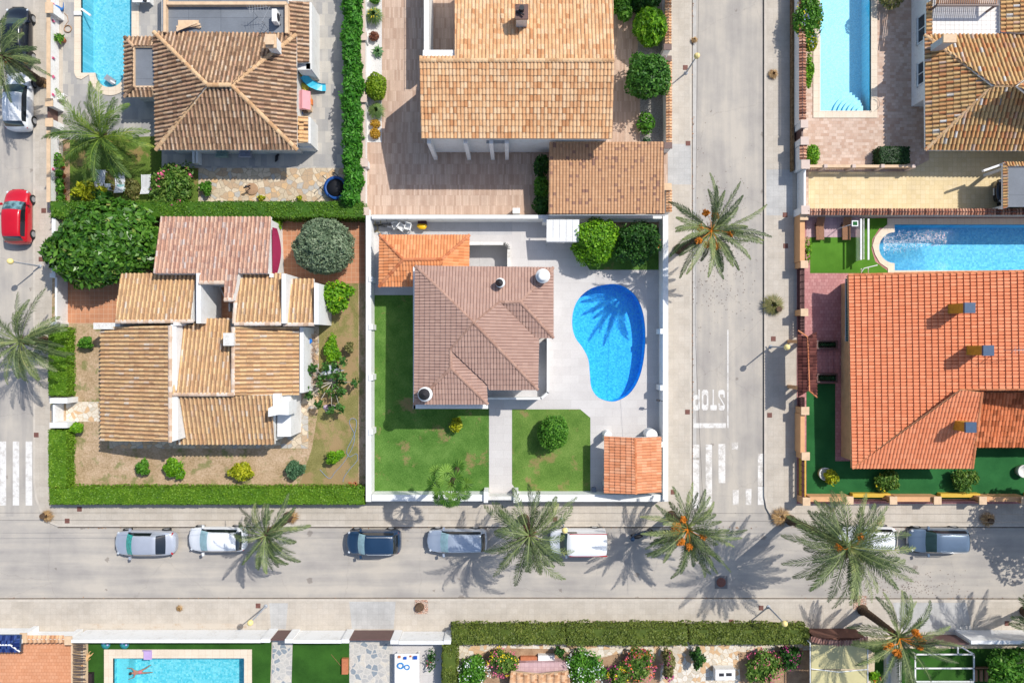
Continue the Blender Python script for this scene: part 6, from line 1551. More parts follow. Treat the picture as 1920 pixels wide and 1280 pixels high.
def make_car(label, kind, L, Wd, pm, px, py, rz, z=.0, group='cars parked along the kerb', rails=None, wsm=None, stripe=None, top=None, lightcol=None):
    k = KIND[kind]; Hh = k['H']; st = k['st']; hw = Wd/2
    base = P(px, py, .75); t = thing('van' if kind == 'van' else 'parked_car', label, 'van' if kind == 'van' else 'car', (base[0], base[1], z), rz, group)
    V = []; zs = .26
    for i, (fx, w, zb, zt, tw) in enumerate(st):
        x = L/2-fx*L; cab = 4 <= i <= 8
        ztop = Hh*zt if cab else zt*(1 if zt < 1.3 else 1)
        if kind == 'van' and i == 9: ztop = 1.5
        W_ = hw*w; yt = hw*tw; lo = zs+(.12 if i in (0, len(st)-1) else 0)
        V += [(x, W_*.90, lo), (x, W_, lo+.18), (x, W_*1.0, (zb+zs)/2+.10), (x, W_*.965, zb)]
        if cab: V += [(x, W_*.93, zb+.05), (x, yt+.06, ztop-.10), (x, yt, ztop-.025), (x, yt*.55, ztop+.015), (x, 0, ztop+.03)]
        else: V += [(x, W_*.90, zb+(ztop-zb)*.3), (x, W_*.84, zb+(ztop-zb)*.62), (x, yt*.96, ztop-.012), (x, yt*.55, ztop+.012), (x, 0, ztop+.02)]
    n = 9; ns = len(st); F = []; MI = []
    bow = {0:.20, 1:.17, 2:.13, 3:.15, 4:.09, ns-4:-.05, ns-3:-.09, ns-2:-.12, ns-1:-.13}
    V = [(x+bow.get(i//n, 0)*(L/4.2)*((1-min(1, abs(y)/hw)**2)-.72), y, z_) for i, (x, y, z_) in enumerate(V)]
    VV = list(V); mir = {}
    for i in range(ns):
        for j in range(n):
            a = i*n+j
            if j == n-1: mir[a] = a
            else: mir[a] = len(VV); VV.append((V[a][0], -V[a][1], V[a][2]))
    def add(f, m): F.append(f); MI.append(m)
    for i in range(ns-1):
        for j in range(n-1):
            m = 0
            if j >= 5 and i == k['ws']: m = 1
            if j >= 5 and i == k['re']: m = 2
            if j == 4 and i in [a for a, b in k['glass']]+([7] if kind in ('hatch','suv','wagon') else []): m = 3
            if j == 4 and i == 3: m = 3 if kind != 'van' else 0
            q = [i*n+j, i*n+j+1, (i+1)*n+j+1, (i+1)*n+j]
            add(tuple(q), m); add(tuple(mir[a] for a in reversed(q)), m)
    for i, rev in ((0, False), (ns-1, True)):
        ring = [i*n+j for j in range(n)]; r2 = ring+[mir[a] for a in reversed(ring[:-1])]
        add(tuple(r2 if rev else reversed(r2)), 0)
    me = bpy.data.meshes.new('tmp'); me.from_pydata(VV, [], F)
    for q in range(4): me.materials.append(None)
    me.polygons.foreach_set('material_index', MI)
    o = bpy.data.objects.new('tmp', me); COL.objects.link(o); md = o.modifiers.new('s', 'SUBSURF'); md.levels = 2; md.render_levels = 2
    bpy.context.view_layer.update(); em = bpy.data.meshes.new_from_object(o.evaluated_get(bpy.context.evaluated_depsgraph_get()))
    vs = np.array([v.co[:] for v in em.vertices])
    groups = {0: MB(), 1: MB(), 2: MB(), 3: MB(), 4: MB()}; fs = {q: [] for q in groups}
    for pl in em.polygons:
        c = vs[list(pl.vertices)].mean(0); m = pl.material_index
        if m == 3 and c[1] < 0: m = 4
        fs[m].append(tuple(pl.vertices))
    bpy.data.objects.remove(o)
    for q, ff in fs.items():
        if not ff: continue
        used = sorted({a for f in ff for a in f}); ix = {a: b for b, a in enumerate(used)}
        groups[q].faces([tuple(vs[a]) for a in used], [tuple(ix[a] for a in f) for f in ff], None, True)
    groups[0].build('body', pm, t, local=True); groups[1].build('windscreen', wsm or WSH, t, local=True)
    if kind != 'van': groups[2].build('rear_window', CGL, t, local=True)
    else: groups[2].build('rear_door', pm, t, local=True)
    groups[3].build('side_window', CGL, t, local=True); groups[4].build('side_window', CGL, t, local=True)
    for fx in (.17, .80):
        for s in (-1, 1):
            m = MB(); x = L/2-fx*L; y = s*(hw-.10)
            m.tube([(x, y-.11, .32), (x, y+.11, .32)], .32, 20); wo = m.build('wheel', TYRE, t, local=True)
            m = MB(); m.tube([(x, y+s*.1, .32), (x, y+s*.125, .32)], .20, 14); m.build('rim', RIM, wo, local=True)
    for s in (-1, 1):
        zb = st[3][2]; x = L/2-.285*L; m = MB()
        m.obox((x, s*(hw+.09), zb+.10), ((1,s*.15,0),(-s*.15,1,0),(0,0,1)), (.07,.11,.065)); m.build('wing_mirror', pm, t, local=True)
        m = MB(); m.obox((L/2-.072*L, s*hw*.71, st[1][2]+.03), ((1,-s*.75,-.35),(s*.75,1,0),(.3,0,1)), (.07,.15,.045)); m.build('headlight', LAMPG, t, local=True)
        m = MB(); m.obox((-L/2+.055*L, s*hw*.76, st[9][2]-.12), ((1,s*.5,.3),(-s*.5,1,0),(-.2,0,1)), (.04,.09,.09)); m.build('tail_light', REDL, t, local=True)
    m = MB(); m.box(L/2-.02, -.26, .42, L/2+.012, .26, .53); m.build('number_plate', PLATE, t, local=True)
    m = MB(); m.box(L/2-.04, -hw*.45, .56, L/2-.008, hw*.45, .62); m.build('grille', TRIM, t, local=True)
    if rails:
        for s in (-1, 1):
            x0 = L/2-.42*L; x1 = L/2-.86*L; y = s*hw*.70; m = MB(); m.tube([(x0,y*.98,Hh-.02),(x0-.1,y,Hh+.055),(x1+.1,y,Hh+.05),(x1,y*.98,Hh-.03)], .022, 6); m.build('roof_rail', rails, t, local=True)
    if kind == 'van':
        for s in (-1, 1):
            m = MB(); m.box(-L/2+.1, s*(hw*.845)-.012, Hh-.135, L/2-.33*L, s*(hw*.845)+.05*s+.0, Hh-.075); m.build('red_stripe', REDL, t, local=True)
    return t
E_ = math.pi
P_BLACK = paint('black_car_paint', C(16,20,32)); P_WHITE = paint('white_car_paint', C(240,242,244,.86)); P_RED = paint('red_car_paint', C(200,12,34,.9))
P_SILV = paint('silver_car_paint', C(196,202,214), .3, .25); P_BLUE = paint('dark_blue_car_paint', C(34,62,92)); P_SILB = paint('silver_grey_car_paint', C(190,202,218), .3, .3); P_STEEL = paint('steel_blue_grey_car_paint', C(112,132,154), .3, .3)
N_ = math.pi/2
WTEAL = plain('windscreen_with_sunshade', (.03,.42,.36,1), .25, .6, 7); WPALE = plain('windscreen_with_silver_shade', C(170,206,212), .3, .25, 4); WDARK = plain('dark_windscreen', (.03,.06,.06,1), .08, .2)
make_car('black car parked topmost on the left street behind the white hatchback', 'sedan', 4.3, 1.82, P_BLACK, 31, 68, N_, wsm=WDARK)
make_car('white hatchback on the left street behind the black car', 'hatch', 4.2, 1.82, P_WHITE, 33, 190, N_, wsm=WDARK, group='cars parked along the kerb')
make_car('red hatchback parked on the left street', 'hatch', 3.95, 1.78, P_RED, 31, 406, N_)
make_car('silver saloon with teal sunshade, leftmost on the lower street', 'sedan', 4.42, 1.80, P_SILV, 272, 1018, E_, wsm=WTEAL)
make_car('white hatchback partly under palm fronds on the lower street', 'hatch', 4.15, 1.76, P_WHITE, 407, 1011, E_, wsm=WPALE)
make_car('dark blue suv with bright roof rails on the lower street', 'suv', 3.9, 1.72, P_BLUE, 700.5, 1016, E_, rails=CHROME, wsm=WPALE)
make_car('silver estate car parked left of the drooping palm', 'wagon', 4.3, 1.68, P_SILB, 857, 1014, E_, wsm=WPALE)
make_car('white van with red stripes under a street lamp', 'van', 4.05, 1.74, P_WHITE, 1084, 1014, E_, wsm=WDARK)
make_car('white car mostly hidden beneath the tallest date palm', 'hatch', 4.1, 1.74, P_WHITE, 1628, 1010, E_, wsm=WPALE)
make_car('steel grey estate car, rightmost on the lower street', 'wagon', 4.25, 1.76, P_STEEL, 1761, 1013, E_, rails=CHROME, wsm=WDARK)
make_car('black car under the tile rimmed carport at the right edge', 'suv', 4.2, 1.78, P_BLACK, 1921, 359, E_, z=.15, wsm=WDARK, group='cars in driveways')
# scooter
b_ = P(1205,1002,.6); t = thing('scooter', 'dark blue scooter under the fruiting palm at the junction', 'scooter', (b_[0], b_[1], 0), .25)
for x in (-.58,.58):
    m = MB(); m.tube([(x,-.06,.24),(x,.06,.24)], .24, 16); w_ = m.build('wheel', TYRE, t, local=True); m = MB(); m.tube([(x,-.065,.24),(x,.065,.24)], .13, 10); m.build('rim', RIM, w_, local=True)
m = MB(); m.tube([(-.75,0,.55),(-.45,0,.62),(-.15,0,.5),(.1,0,.28),(.35,0,.32),(.5,0,.75)], [.10,.19,.2,.17,.15,.12], 10); m.build('body', P_BLUE, t, local=True)
m = MB(); m.tube([(-.72,0,.74),(-.4,0,.78),(-.05,0,.74)], [.09,.15,.11], 10); m.build('seat', BLACK, t, local=True)
m = MB(); m.tube([(.42,-.34,.98),(.5,0,.94),(.42,.34,.98)], .025, 6); m.tube([(.5,0,.94),(.55,0,.7)], .03, 6); m.build('handlebar', DARKM, t, local=True)
m = MB(); m.tube([(-.82,0,.75),(-.82,0,1.02)], [.18,.16], 10); m.build('top_box', P_BLUE, t, local=True)
m = MB(); m.ball((.62,0,.78), .09, 8); m.build('headlight', LAMPG, t, local=True)

# ------------------------------------------------------------ street lamps
GLOBE = plain('yellowed_lamp_globe', C(250,226,150,.9), .4, .12, 3)
LPOLE = plain('grey_lamp_pole', C(176,182,190), .5, .1)
LB = [((75.4,499),'globe lamp on the left street near the red hatchback'), ((1286,137),'globe lamp on the side street by the round shrubs'), ((1445,650),'globe lamp opposite the maroon gate roof'),
      ((1053,973),'globe lamp above the roof of the striped white van'), ((498.5,1135.5),'globe lamp on the south pavement above the swimmer pool wall'), ((1440.6,1137),'globe lamp on the south pavement over the olive hedge')]
root = None
for (bx, lab) in LB:
    c_ = P(*bx, .12)
    if root is None:
        root = t = thing('street_lamp', lab, 'street lamp', c_, group='globe street lamps')
        m = MB(); m.tube([(0,0,0),(0,0,.35),(0,0,2.75)], [.07,.06,.04], 10); m.build('pole', LPOLE, t, local=True)
        m = MB(); m.lathe((0,0,0), [(.14,0),(.14,.04),(.08,.08)], 12); m.build('base_plate', LPOLE, t, local=True)
        m = MB(); m.ball((0,0,2.93), .205, 20); m.build('globe', GLOBE, t, local=True)
        m = MB(); m.lathe((0,0,2.68), [(.07,0),(.09,.06)], 10); m.build('collar', LPOLE, t, local=True)
    else: dup(root, lab, c_)
# utility covers
UC = [(82,395,'rusty cover beside the red car and white wall'),(77,486,'rusty cover beside the left street lamp'),(68,815,'rusty cover above the left crossing'),(149,954,'rusty cover against the bottom hedge near the corner'),(126,976,'rusty cover by the kerb at the rounded corner'),
      (484,1135,'rusty cover next to the lamp over the swimmer pool wall'),(1285,127,'rusty cover next to the lamp by the round shrubs'),(1290,269,'small rusty cover at the speckled carport pavement'),(1289,772,'rusty cover beside the painted stop word'),
      (1262,922,'pale rusty cover outside the orange hut corner'),(1472,403,'small rusty cover outside the apricot coping wall end'),(1473,461,'rusty cover outside the sun lounger garden wall'),(1450,635,'rusty cover just above the lamp opposite the gate roof'),
      (1443,778,'rusty cover on pavement below the maroon gate roof'),(1041,973,'rusty cover left of the lamp above the van'),(1371,1165,'worn cover with a pale surround near the olive hedge'),(1427,1139,'rusty cover left of the lamp over the olive hedge'),
      (1560,955,'rusty cover under the tips of the tallest palm'),(1649,978,'rusty cover at the kerb above the hidden white car'),(1888,1168,'rusty cover in palm shade above the grey white wall')]
for i, (px, py, lab) in enumerate(UC):
    c_ = P(px, py, .12)
    if i == 0:
        m = MB(); m.box(-.17,-.17,0,.17,.17,.012); cv = m.build('utility_cover', RUST); m = MB()
        m.box(-.14,-.14,.012,.14,.14,.018); m.build('lid', RUST, cv, local=True); tag(cv, lab, 'utility cover', 'square rusty utility covers'); cv.location = c_
    else: dup(cv, lab, c_)
# manhole in the road
c_ = P(1352,1091,.004); t = thing('manhole', 'square dark patch with a round manhole cover in the road under palm shade', 'manhole', c_)
m = MB(); m.box(-.46,-.46,0,.46,.46,.012); m.build('surround', plain('dark_asphalt_patch', C(128,126,126), .9, .2, 5), t, local=True); m = MB(); m.lathe((0,0,.012), [(.34,0),(.34,.01),(.30,.014)], 24); m.build('lid', RUST, t, local=True)
# tree pits, stumps, dry grass
STONES = crazy('broken_stone_infill', [(0, C(236,206,184)), (.4, C(226,180,156)), (.7, C(214,196,180))], C(120,90,76), 9, .12)
for (px, py, lab, stump) in ((790,1137,'square tree pit with broken stones and a stump on the south pavement', True),(1612,1129,'square tree pit with broken stones at the foot of the fruiting palm', False)):
    c_ = P(px, py, .12); t = thing('tree_pit', lab, 'tree pit', c_, group='stone filled tree pits'); m = MB(); m.box(-.47,-.5,0,.47,.5,.03); m.build('stones', STONES, t, local=True)
    if stump: m = MB(); m.tube([(-.12,.0,0),(-.14,0,.3)], [.34,.27], 14); m.build('stump', BARK, t, local=True)
for i, (px, py, lab, r_, st_, mt) in enumerate(((92,966,'cut palm stump ringed with dry grass at the rounded left corner',.36,(-6,-1),M_DEAD),(1849,972,'cut palm stump ringed with dry grass right of the steel grey estate',.42,(3,2),M_DEAD),(1448,572,'tuft of green and dry weeds around a short stump on the side street pavement',.62,(9,8),L_DRYG))):
    t = clump('grass_tuft', lab, px, py, r_*1.5, .35, 420, .04, mt, 40+i, z0=.13)
    c_ = np.array(P(px+st_[0], py+st_[1], .13)); m = MB(); m.tube([c_, c_+np.array([0,0,.42])], [.22,.2], 12); m.build('stump', BARK, t)
for i, (px, py, lab, r_) in enumerate(((1463,968,'big mound of dry straw at the foot of the tallest palm',.85),(548,968,'dry straw around the foot of the palm by the white hatchback',.6),(338,1139,'faint brown dead tuft on the south pavement',.3),(1449,140,'small heap of dry twigs on the side street pavement, top right',.45),(1301,76,'dry leaves in the gutter by the lamp, top',.3),(88,158,'dry tuft at the foot of the leaning palm, top left',.4))):
    clump('dry_tuft', lab, px, py, r_, .22, int(520*r_), .035, M_DEAD, 60+i, z0=.13, group='dry straw tufts on the pavement')
# overhead cables
def cable(lab, a, b, za, zb, sag=.35):
    A = Vector(P(*a, za)); B = Vector(P(*b, zb)); pts = []
    for i in range(25): t_ = i/24; q = A.lerp(B, t_); q.z -= sag*4*t_*(1-t_); pts.append(q)
    m = MB(); m.tube(pts, .009, 5); o = m.build('overhead_cable', DARKM, base=tuple(A)); tag(o, lab, 'cable', 'overhead cables')
cable('overhead cable crossing along the side street, nearer the road', (1313,-120), (1304,640), 6.2, 6.2)
cable('overhead cable along the side street over the stop word', (1304,640), (1326,1090), 6.2, 6.2, .1)
cable('upper overhead cable along the lower street pavement', (-60,961), (2000,964), 5.6, 5.6, .2)
cable('lower overhead cable along the lower street pavement', (-60,975), (2000,979), 5.2, 5.2, .2)
# ------------------------------------------------------------ garden things
STRIPE = NT('white_and_grey_slats', .6, .3); STRIPE = STRIPE.col(C(232,234,238))
def lounger(name, lab, px, py, L, Wd, rz, mat, fmat, z0, group, n=7, lift=.45):
    t = thing(name, lab, 'lounger', P(px, py, z0), rz, group)
    m = MB(); sp = Wd/n
    for i in range(n):   # lengthwise slats, back raised
        y = -Wd/2+sp*(i+.5); m.obox((0, y, .30), ((1,0,0),(0,1,0),(0,0,1)), (L*.28+.01, sp*.36, .012))
        a = .45 if lift else 0; m.obox((-L*.28-math.cos(a)*L*.2, y, .30+math.sin(a)*L*.2), ((-math.cos(a),0,math.sin(a)),(0,1,0),(math.sin(a),0,math.cos(a))), (L*.2, sp*.36, .012))
    m.build('slats', mat, t, local=True)
    m = MB()
    for s in (-1, 1): m.box(-L*.45, s*Wd/2-.02, .24, L*.3, s*Wd/2+.02, .29)
    m.build('frame', fmat, t, local=True)
    for x in (-L*.35, L*.24):
        for s in (-1, 1): m = MB(); m.box(x-.025, s*(Wd/2-.03)-.025, 0, x+.025, s*(Wd/2-.03)+.025, .245); m.build('leg', fmat, t, local=True)
    return t
GL = 'white slatted loungers by the garden palm'
lounger('sun_lounger', 'white slatted lounger half under palm fronds, leftmost', 192, 332, 1.55, .66, 1.50, STRIPE, WHITE, .15, GL)
lounger('sun_lounger', 'white slatted lounger with a towel, right of the small side table', 229, 338, 1.6, .66, 1.62, STRIPE, WHITE, .15, GL)
lounger('sun_lounger', 'white slatted lounger left of the pink flowering bush', 278, 341, 1.55, .66, 1.60, STRIPE, WHITE, .15, GL)
lounger('sun_lounger', 'white slatted lounger almost hidden by the pink flowering bush', 309, 340, 1.4, .66, 1.5, STRIPE, WHITE, .15, GL)
m = MB(); m.faces([(-.28,-.25,0),(.28,-.25,0),(.3,.22,.02),(-.26,.25,.01),(0,0,.05)], [(0,1,4),(1,2,4),(2,3,4),(3,0,4)]); o = m.build('towel', plain('striped_towel', C(150,196,196), .9, .4, 14)); o.location = P(226,352,.48); tag(o, 'pale blue green towel on the foot of the second white lounger', 'towel')
t = thing('side_table', 'small white square table between the first two white loungers', 'table', P(208,353,.15)); m = MB(); m.box(-.23,-.23,.42,.23,.23,.45); m.build('table_top', WHITE, t, local=True)
for x in (-.2,.2):
    for y in (-.2,.2): m = MB(); m.box(x-.02,y-.02,0,x+.02,y+.02,.42); m.build('leg', WHITE, t, local=True)
o = MB().lathe((0,0,0), [(.08,0),(.09,.03),(.05,.04)], 12).build('ashtray', NAVYS); o.location = P(207,353,.61); tag(o, 'dark blue ashtray on the small white garden table', 'ashtray')
GW = 'wooden loungers on the bright turf'
lounger('wooden_lounger', 'wooden sun lounger, left one on turf near the bright blue pool', 1534, 438, 1.7, .56, -1.57+.03, WOOD, DWOOD, .155, GW, 12)
lounger('wooden_lounger', 'wooden sun lounger, right one nearer the garden shower', 1583, 438, 1.7, .56, -1.57+.02, WOOD, DWOOD, .155, GW, 12)
t = thing('garden_shower', 'leaning garden shower with green square head between the wooden loungers', 'shower', P(1569,430,.15))
a = np.array(P(1569,430,.15)); b = np.array(P(1603,419,1.9)); m = MB(); m.tube([a, a+np.array([0,0,1.6]), b], .025, 6); m.build('pipe', WHITE, t); m = MB(); m.box(b[0]-.22,b[1]-.2,1.86,b[0]+.22,b[1]+.2,1.92); m.build('shower_head', GALV, t)
m = MB(); m.box(b[0]-.15,b[1]-.13,1.921,b[0]+.15,b[1]+.13,1.93); m.build('head_pad', TURF3, t)
def bars(name, lab, cat, segs, mat, base, group=None, part='bars', rad=.04):
    t = thing(name, lab, cat, base, group=group); m = MB()
    for s in segs: m.tube(s, rad, 6)
    m.build(part, mat, t); return t
t = thing('pool_fence', 'white slatted screen standing across the turf left of the bright blue pool', 'screen', P(1620,448,.15))
m = MB()
for px in (1614.5, 1628.5): a = prect(px-1.5,410,px+1.5,487,1.25); m.box(a[0],a[1],1.2,a[2],a[3],1.26)
m.build('rails', WHITE, t); m = MB()
for i in range(34): y = P(0,411+i*2.25,1.25)[1]; x = P(1620,0,1.25)[0]; m.box(x-.04,y-.018,.2,x+.04,y+.018,1.24)
m.build('slats', WHITE, t)
t = thing('folding_drier', 'white folded clothes drier at the coral roof edge by the turf', 'clothes drier', P(1625,506,.15)); m = MB()
for s in (((1615,510,1.0),(1620,503,1.15),(1645,497,1.0)), ((1615,512,.3),(1615,504,1.1)), ((1628,512,.3),(1628,503,1.1))): m.tube([P(*q) for q in s], .035, 6)
m.build('frame', WHITE, t)
# playthings
SL = plain('cyan_plastic', C(70,200,232), .35, .08); PK = plain('pink_plastic', C(242,168,176), .5, .08); YP = plain('lemon_plastic', C(226,224,90), .5, .08); ORP = plain('orange_plastic', C(240,130,50), .5, .08)
t = thing('garden_slide', 'curved cyan toy slide on the slate patio', 'slide', P(588,152,.15)); pts = [(569,142,1.15),(575,150,.95),(584,158,.68),(595,163,.42),(604,165,.28),(611,165,.25)]
pp = [np.array(P(*q)) for q in pts]; m = MB(); V = []
for i, q in enumerate(pp):
    d = pp[min(i+1,5)]-pp[max(i-1,0)]; s_ = np.cross(d,(0,0,1)); s_ /= np.linalg.norm(s_); w_ = .27
    V += [q+s_*w_+[0,0,.12], q+s_*w_*.8, q-s_*w_*.8, q-s_*w_+[0,0,.12]]
m.faces(V, [(4*i+j, 4*i+j+1, 4*i+j+5, 4*i+j+4) for i in range(5) for j in range(3)]); m.build('chute', SL, t)
m = MB()
for px, py in ((561,148),(573,138)): a = P(px,py,.15); m.box(a[0]-.05,a[1]-.05,.15,a[0]+.05,a[1]+.05,1.35)
for i in range(3): a = P(565,141,.4+.3*i); m.box(a[0]-.2,a[1]-.04,.4+.3*i,a[0]+.2,a[1]+.04,.45+.3*i)
m.build('ladder', YP, t)
t = thing('playhouse', 'pink roofed toy playhouse beside the weathered roof', 'playhouse', P(570,190,.15)); a = prect(560,174,580,204,.9); m = MB(); m.box(a[0],a[1],.15,a[2],a[3],.95); m.build('walls', CREAM, t)
m = MB(); xm = (a[0]+a[2])/2; y0, y1 = a[1]+.08, a[3]-.08; m.faces([(a[0]-.08,y0,.9),(a[0]-.08,y1,.9),(xm,y1,1.3),(xm,y0,1.3),(a[2]+.08,y0,.9),(a[2]+.08,y1,.9)], [(0,3,2,1),(3,4,5,2),(0,4,3),(1,2,5)]); m.build('roof', PK, t)
m = MB(); m.box(xm-.2,a[3]-.02,.3,xm+.1,a[3]-.1,.7); m.build('door', DWOOD, t)
m = MB(); m.box(-.25,-.2,0,.25,.2,.4); m.box(-.2,-.15,.4,.2,.15,.46); o = m.build('toy_table', YP); o.location = P(572,166,.15); o.rotation_euler = (0,0,-.4); tag(o, 'small yellow toy activity table between slide and playhouse', 'toy')
m = MB(); m.box(-.12,-.2,0,.12,.2,.3); m.tube([(-.12,0,.3),(.1,0,.55)], .06, 6); o = m.build('ride_on_toy', ORP); o.location = P(584,193,.15); tag(o, 'orange ride-on toy at the right side of the pink playhouse', 'toy')
m = MB().lathe((0,0,0), [(.18,0),(.22,.25),(.2,.27)], 14); o = m.build('bucket', plain('blue_plastic', C(30,90,190), .4, .05)); o.location = P(564,214,.15); tag(o, 'blue plastic bucket between playhouse and lean-to roof', 'bucket')
t = thing('trampoline', 'round trampoline with blue pad and net poles on the crazy paving', 'trampoline', P(629,352,.15)); c_ = P(629,352,.6); m = MB()
m.lathe((c_[0],c_[1],0), [(.84,.56),(.84,.6),(.64,.62),(.64,.56)], 28); m.build('pad', plain('blue_pvc_pad', C(24,84,160), .5, .25, 8), t)
m = MB(); m.lathe((c_[0],c_[1],0), [(.65,.57),(.65,.585),(.01,.585)], 24); m.build('jump_mat', BLACK, t)
m = MB()
for i in range(6):
    a = i*1.047+.3; x, y = c_[0]+.84*math.cos(a), c_[1]+.84*math.sin(a); m.tube([(x,y,.15),(x,y,1.75),(x-.1*math.cos(a),y-.1*math.sin(a),1.85)], .025, 6)
m.build('net_pole', BLACK, t)
# laundry under the eave
for i, (px, lab, cc) in enumerate(((425,'drying rack with green and white striped towels under the house eave',C(160,190,180)),(468,'drying rack with white and purple clothes under the house eave',C(186,190,210)))):
    t = thing('drying_rack', lab, 'drying rack', P(px,293,.15)); m = MB()
    for k in range(9): m.box(-.5,-.28+k*.07,.88,.5,-.275+k*.07,.89)
    for x in (-.45,.45): m.tube([(x,-.3,0),(x,.3,.88)], .012, 5); m.tube([(x,.3,0),(x,-.3,.88)], .012, 5)
    m.build('frame', GALV, t, local=True); m = MB()
    for k in range(6): m.box(-.45+.02*k,-.26+k*.09,.55,.38,-.22+k*.09,.9)
    m.build('laundry', plain('laundry_cloth_'+('green' if i == 0 else 'purple'), cc, .9, .5, 12), t, local=True)
m = MB(); m.tube([(.1,.28,.05),(0,.1,.14),(-.02,-.12,.12),(-.14,-.25,.05)], [.06,.11,.10,.04], 8); o = m.build('black_bag', BLACK); o.location = P(520,297,.15); tag(o, 'black crumpled bag in the shade under the house eave', 'bag')
t = thing('sundial', 'round stone table with dark metal figure on the crazy paving', 'garden ornament', P(471,354,.15)); c_ = P(471,354,.3); m = MB(); m.lathe((c_[0],c_[1],0), [(.44,.15),(.44,.2),(.4,.22)], 22); m.build('disc', plain('brown_stone_disc', C(186,150,118), .9, .2), t)
m = MB(); m.tube([(c_[0]-.1,c_[1]+.05,.2),(c_[0]-.1,c_[1]+.05,.85)], .035, 6); m.tube([(c_[0]-.35,c_[1]-.05,.8),(c_[0]+.15,c_[1]+.1,.85)], .05, 6); m.ball((c_[0]-.12,c_[1]+.02,.92), .09, 8); m.build('figure', DARKM, t)
# pots along the left wall
for i, (px, py, r_, lab) in enumerate(((121,77,.22,'terracotta pot with spiky plant beside the coiled hose'),(119,301,.18,'terracotta pot high on the soil strip beside the white wall'),(119,313,.17,'pale terracotta pot with white centre on the soil strip'),(120,330,.2,'terracotta pot with green leaves on the soil strip'),(120,345,.16,'small terracotta pot in the middle of the soil strip'),(121,358,.2,'brown terracotta pot lower on the soil strip'),(122,374,.2,'terracotta pot at the hedge end of the soil strip'))):
    t = thing('flower_pot', lab, 'pot', P(px,py,.15), group='terracotta pots inside the left street wall'); m = MB(); m.lathe((0,0,0), [(r_*.7,0),(r_,.3),(r_*1.08,.31),(r_*1.08,.36),(r_*.9,.36),(r_*.85,.3)], 14); m.build('pot', TERRA, t, local=True)
    m = MB(); rg = np.random.default_rng(i); crown(m, (-.08 if i == 0 else 0,.05,.5), (.28,.28,.2), 90, .16, lump=.4, core=0, depth=.8, r=rg, asp=3 if i == 0 else 1.6); m.build('plant', L_MID, t, local=True)
for i, (py, lab) in enumerate(((10,'topmost'),(41,'second from the top, below the first pier'),(110,'third from the top'),(145,'fourth from the top'),(179,'just above the street gate'),(318,'beside the terracotta pots, lowest'))):
    t = thing('wall_pot', 'pink flower pot on the white street wall, '+lab, 'pot', P(99,py,.75), group='pink pots hanging on the white street wall'); m = MB(); m.lathe((.09,0,0), [(.05,-.08),(.08,.07),(.06,.07)], 10); m.build('pot', plain('mauve_pot', C(200,150,180), .6, .1) if 'mauve_pot' not in bpy.data.materials else bpy.data.materials['mauve_pot'], t, local=True)
    m = MB(); crown(m, (.1,0,.12), (.09,.1,.07), 30, .07, core=0, depth=.8, r=np.random.default_rng(i)); m.build('plant', F_PINK, t, local=True)
def ring_coil(name, lab, cat, px, py, z, R0, n, rad, mat, extra=None, jit=.04):
    m = MB(); rg = np.random.default_rng(int(px)); c_ = np.array(P(px,py,z)); pts = []
    for i in range(n*14): a = i*2*math.pi/14; r_ = R0*(1+jit*math.sin(i*.37+px)+.05*math.sin(i*1.3)); pts.append(c_+np.array([math.cos(a)*r_, math.sin(a)*r_*.95, .02+.012*(i/14)+.01*math.sin(i)]))
    m.tube(pts, rad, 5)
    if extra: m.tube([P(*q, z+.02) for q in extra], rad, 5)
    o = m.build(name, mat, base=tuple(c_)); return tag(o, lab, cat)
HOSEY = plain('yellowish_hose', C(206,186,120), .6, .1); HOSEB = plain('blue_hose', C(40,150,226), .5, .1); HOSEG = plain('grey_blue_hose', C(150,166,190), .6, .1); HOSET = plain('tan_hose', C(180,140,104), .6, .1)
ring_coil('garden_hose', 'tan coiled hose on slate patio left of the rounded pool', 'hose', 128, 55, .15, .26, 4, .02, HOSET, [(121,50),(128,40),(126,30),(117,22)])
ring_coil('garden_hose', 'yellow coiled hose at the left end of the clutter by the north wall', 'hose', 702, 428, .15, .27, 4, .022, HOSEY, [(705,432),(714,438),(716,445)])
m = MB(); pts = [(600,880),(612,893),(620,896),(628,885),(640,872),(652,855),(662,835),(665,815),(658,800),(655,790),(660,784),(668,788),(667,805),(661,822),(650,845),(656,856),(668,850),(670,862),(655,880),(645,895),(643,905)]
sp = []; 
for i in range(len(pts)-1):
    p0, p1, p2, p3 = pts[max(i-1,0)], pts[i], pts[i+1], pts[min(i+2,len(pts)-1)]
    for k in range(4):
        t_ = k/4; sp.append(tuple(.5*((2*p1[d])+(-p0[d]+p2[d])*t_+(2*p0[d]-5*p1[d]+4*p2[d]-p3[d])*t_*t_+(-p0[d]+3*p1[d]-3*p2[d]+p3[d])*t_**3) for d in (0,1)))
m.tube([P(*q, .165) for q in sp], .022, 5); o = m.build('garden_hose', HOSEG, base=P(650,850,.15)); tag(o, 'long grey blue hose in loops across the dry lawn', 'hose')
ring_coil('garden_hose', 'bright blue coiled hose lying on the white table top, upper coil', 'hose', 751, 1247, .96, .20, 4, .018, HOSEB, jit=.2)
ring_coil('garden_hose', 'bright blue coiled hose lying on the white table top, right coil', 'hose', 763, 1250, .96, .17, 3, .018, HOSEB, jit=.2)
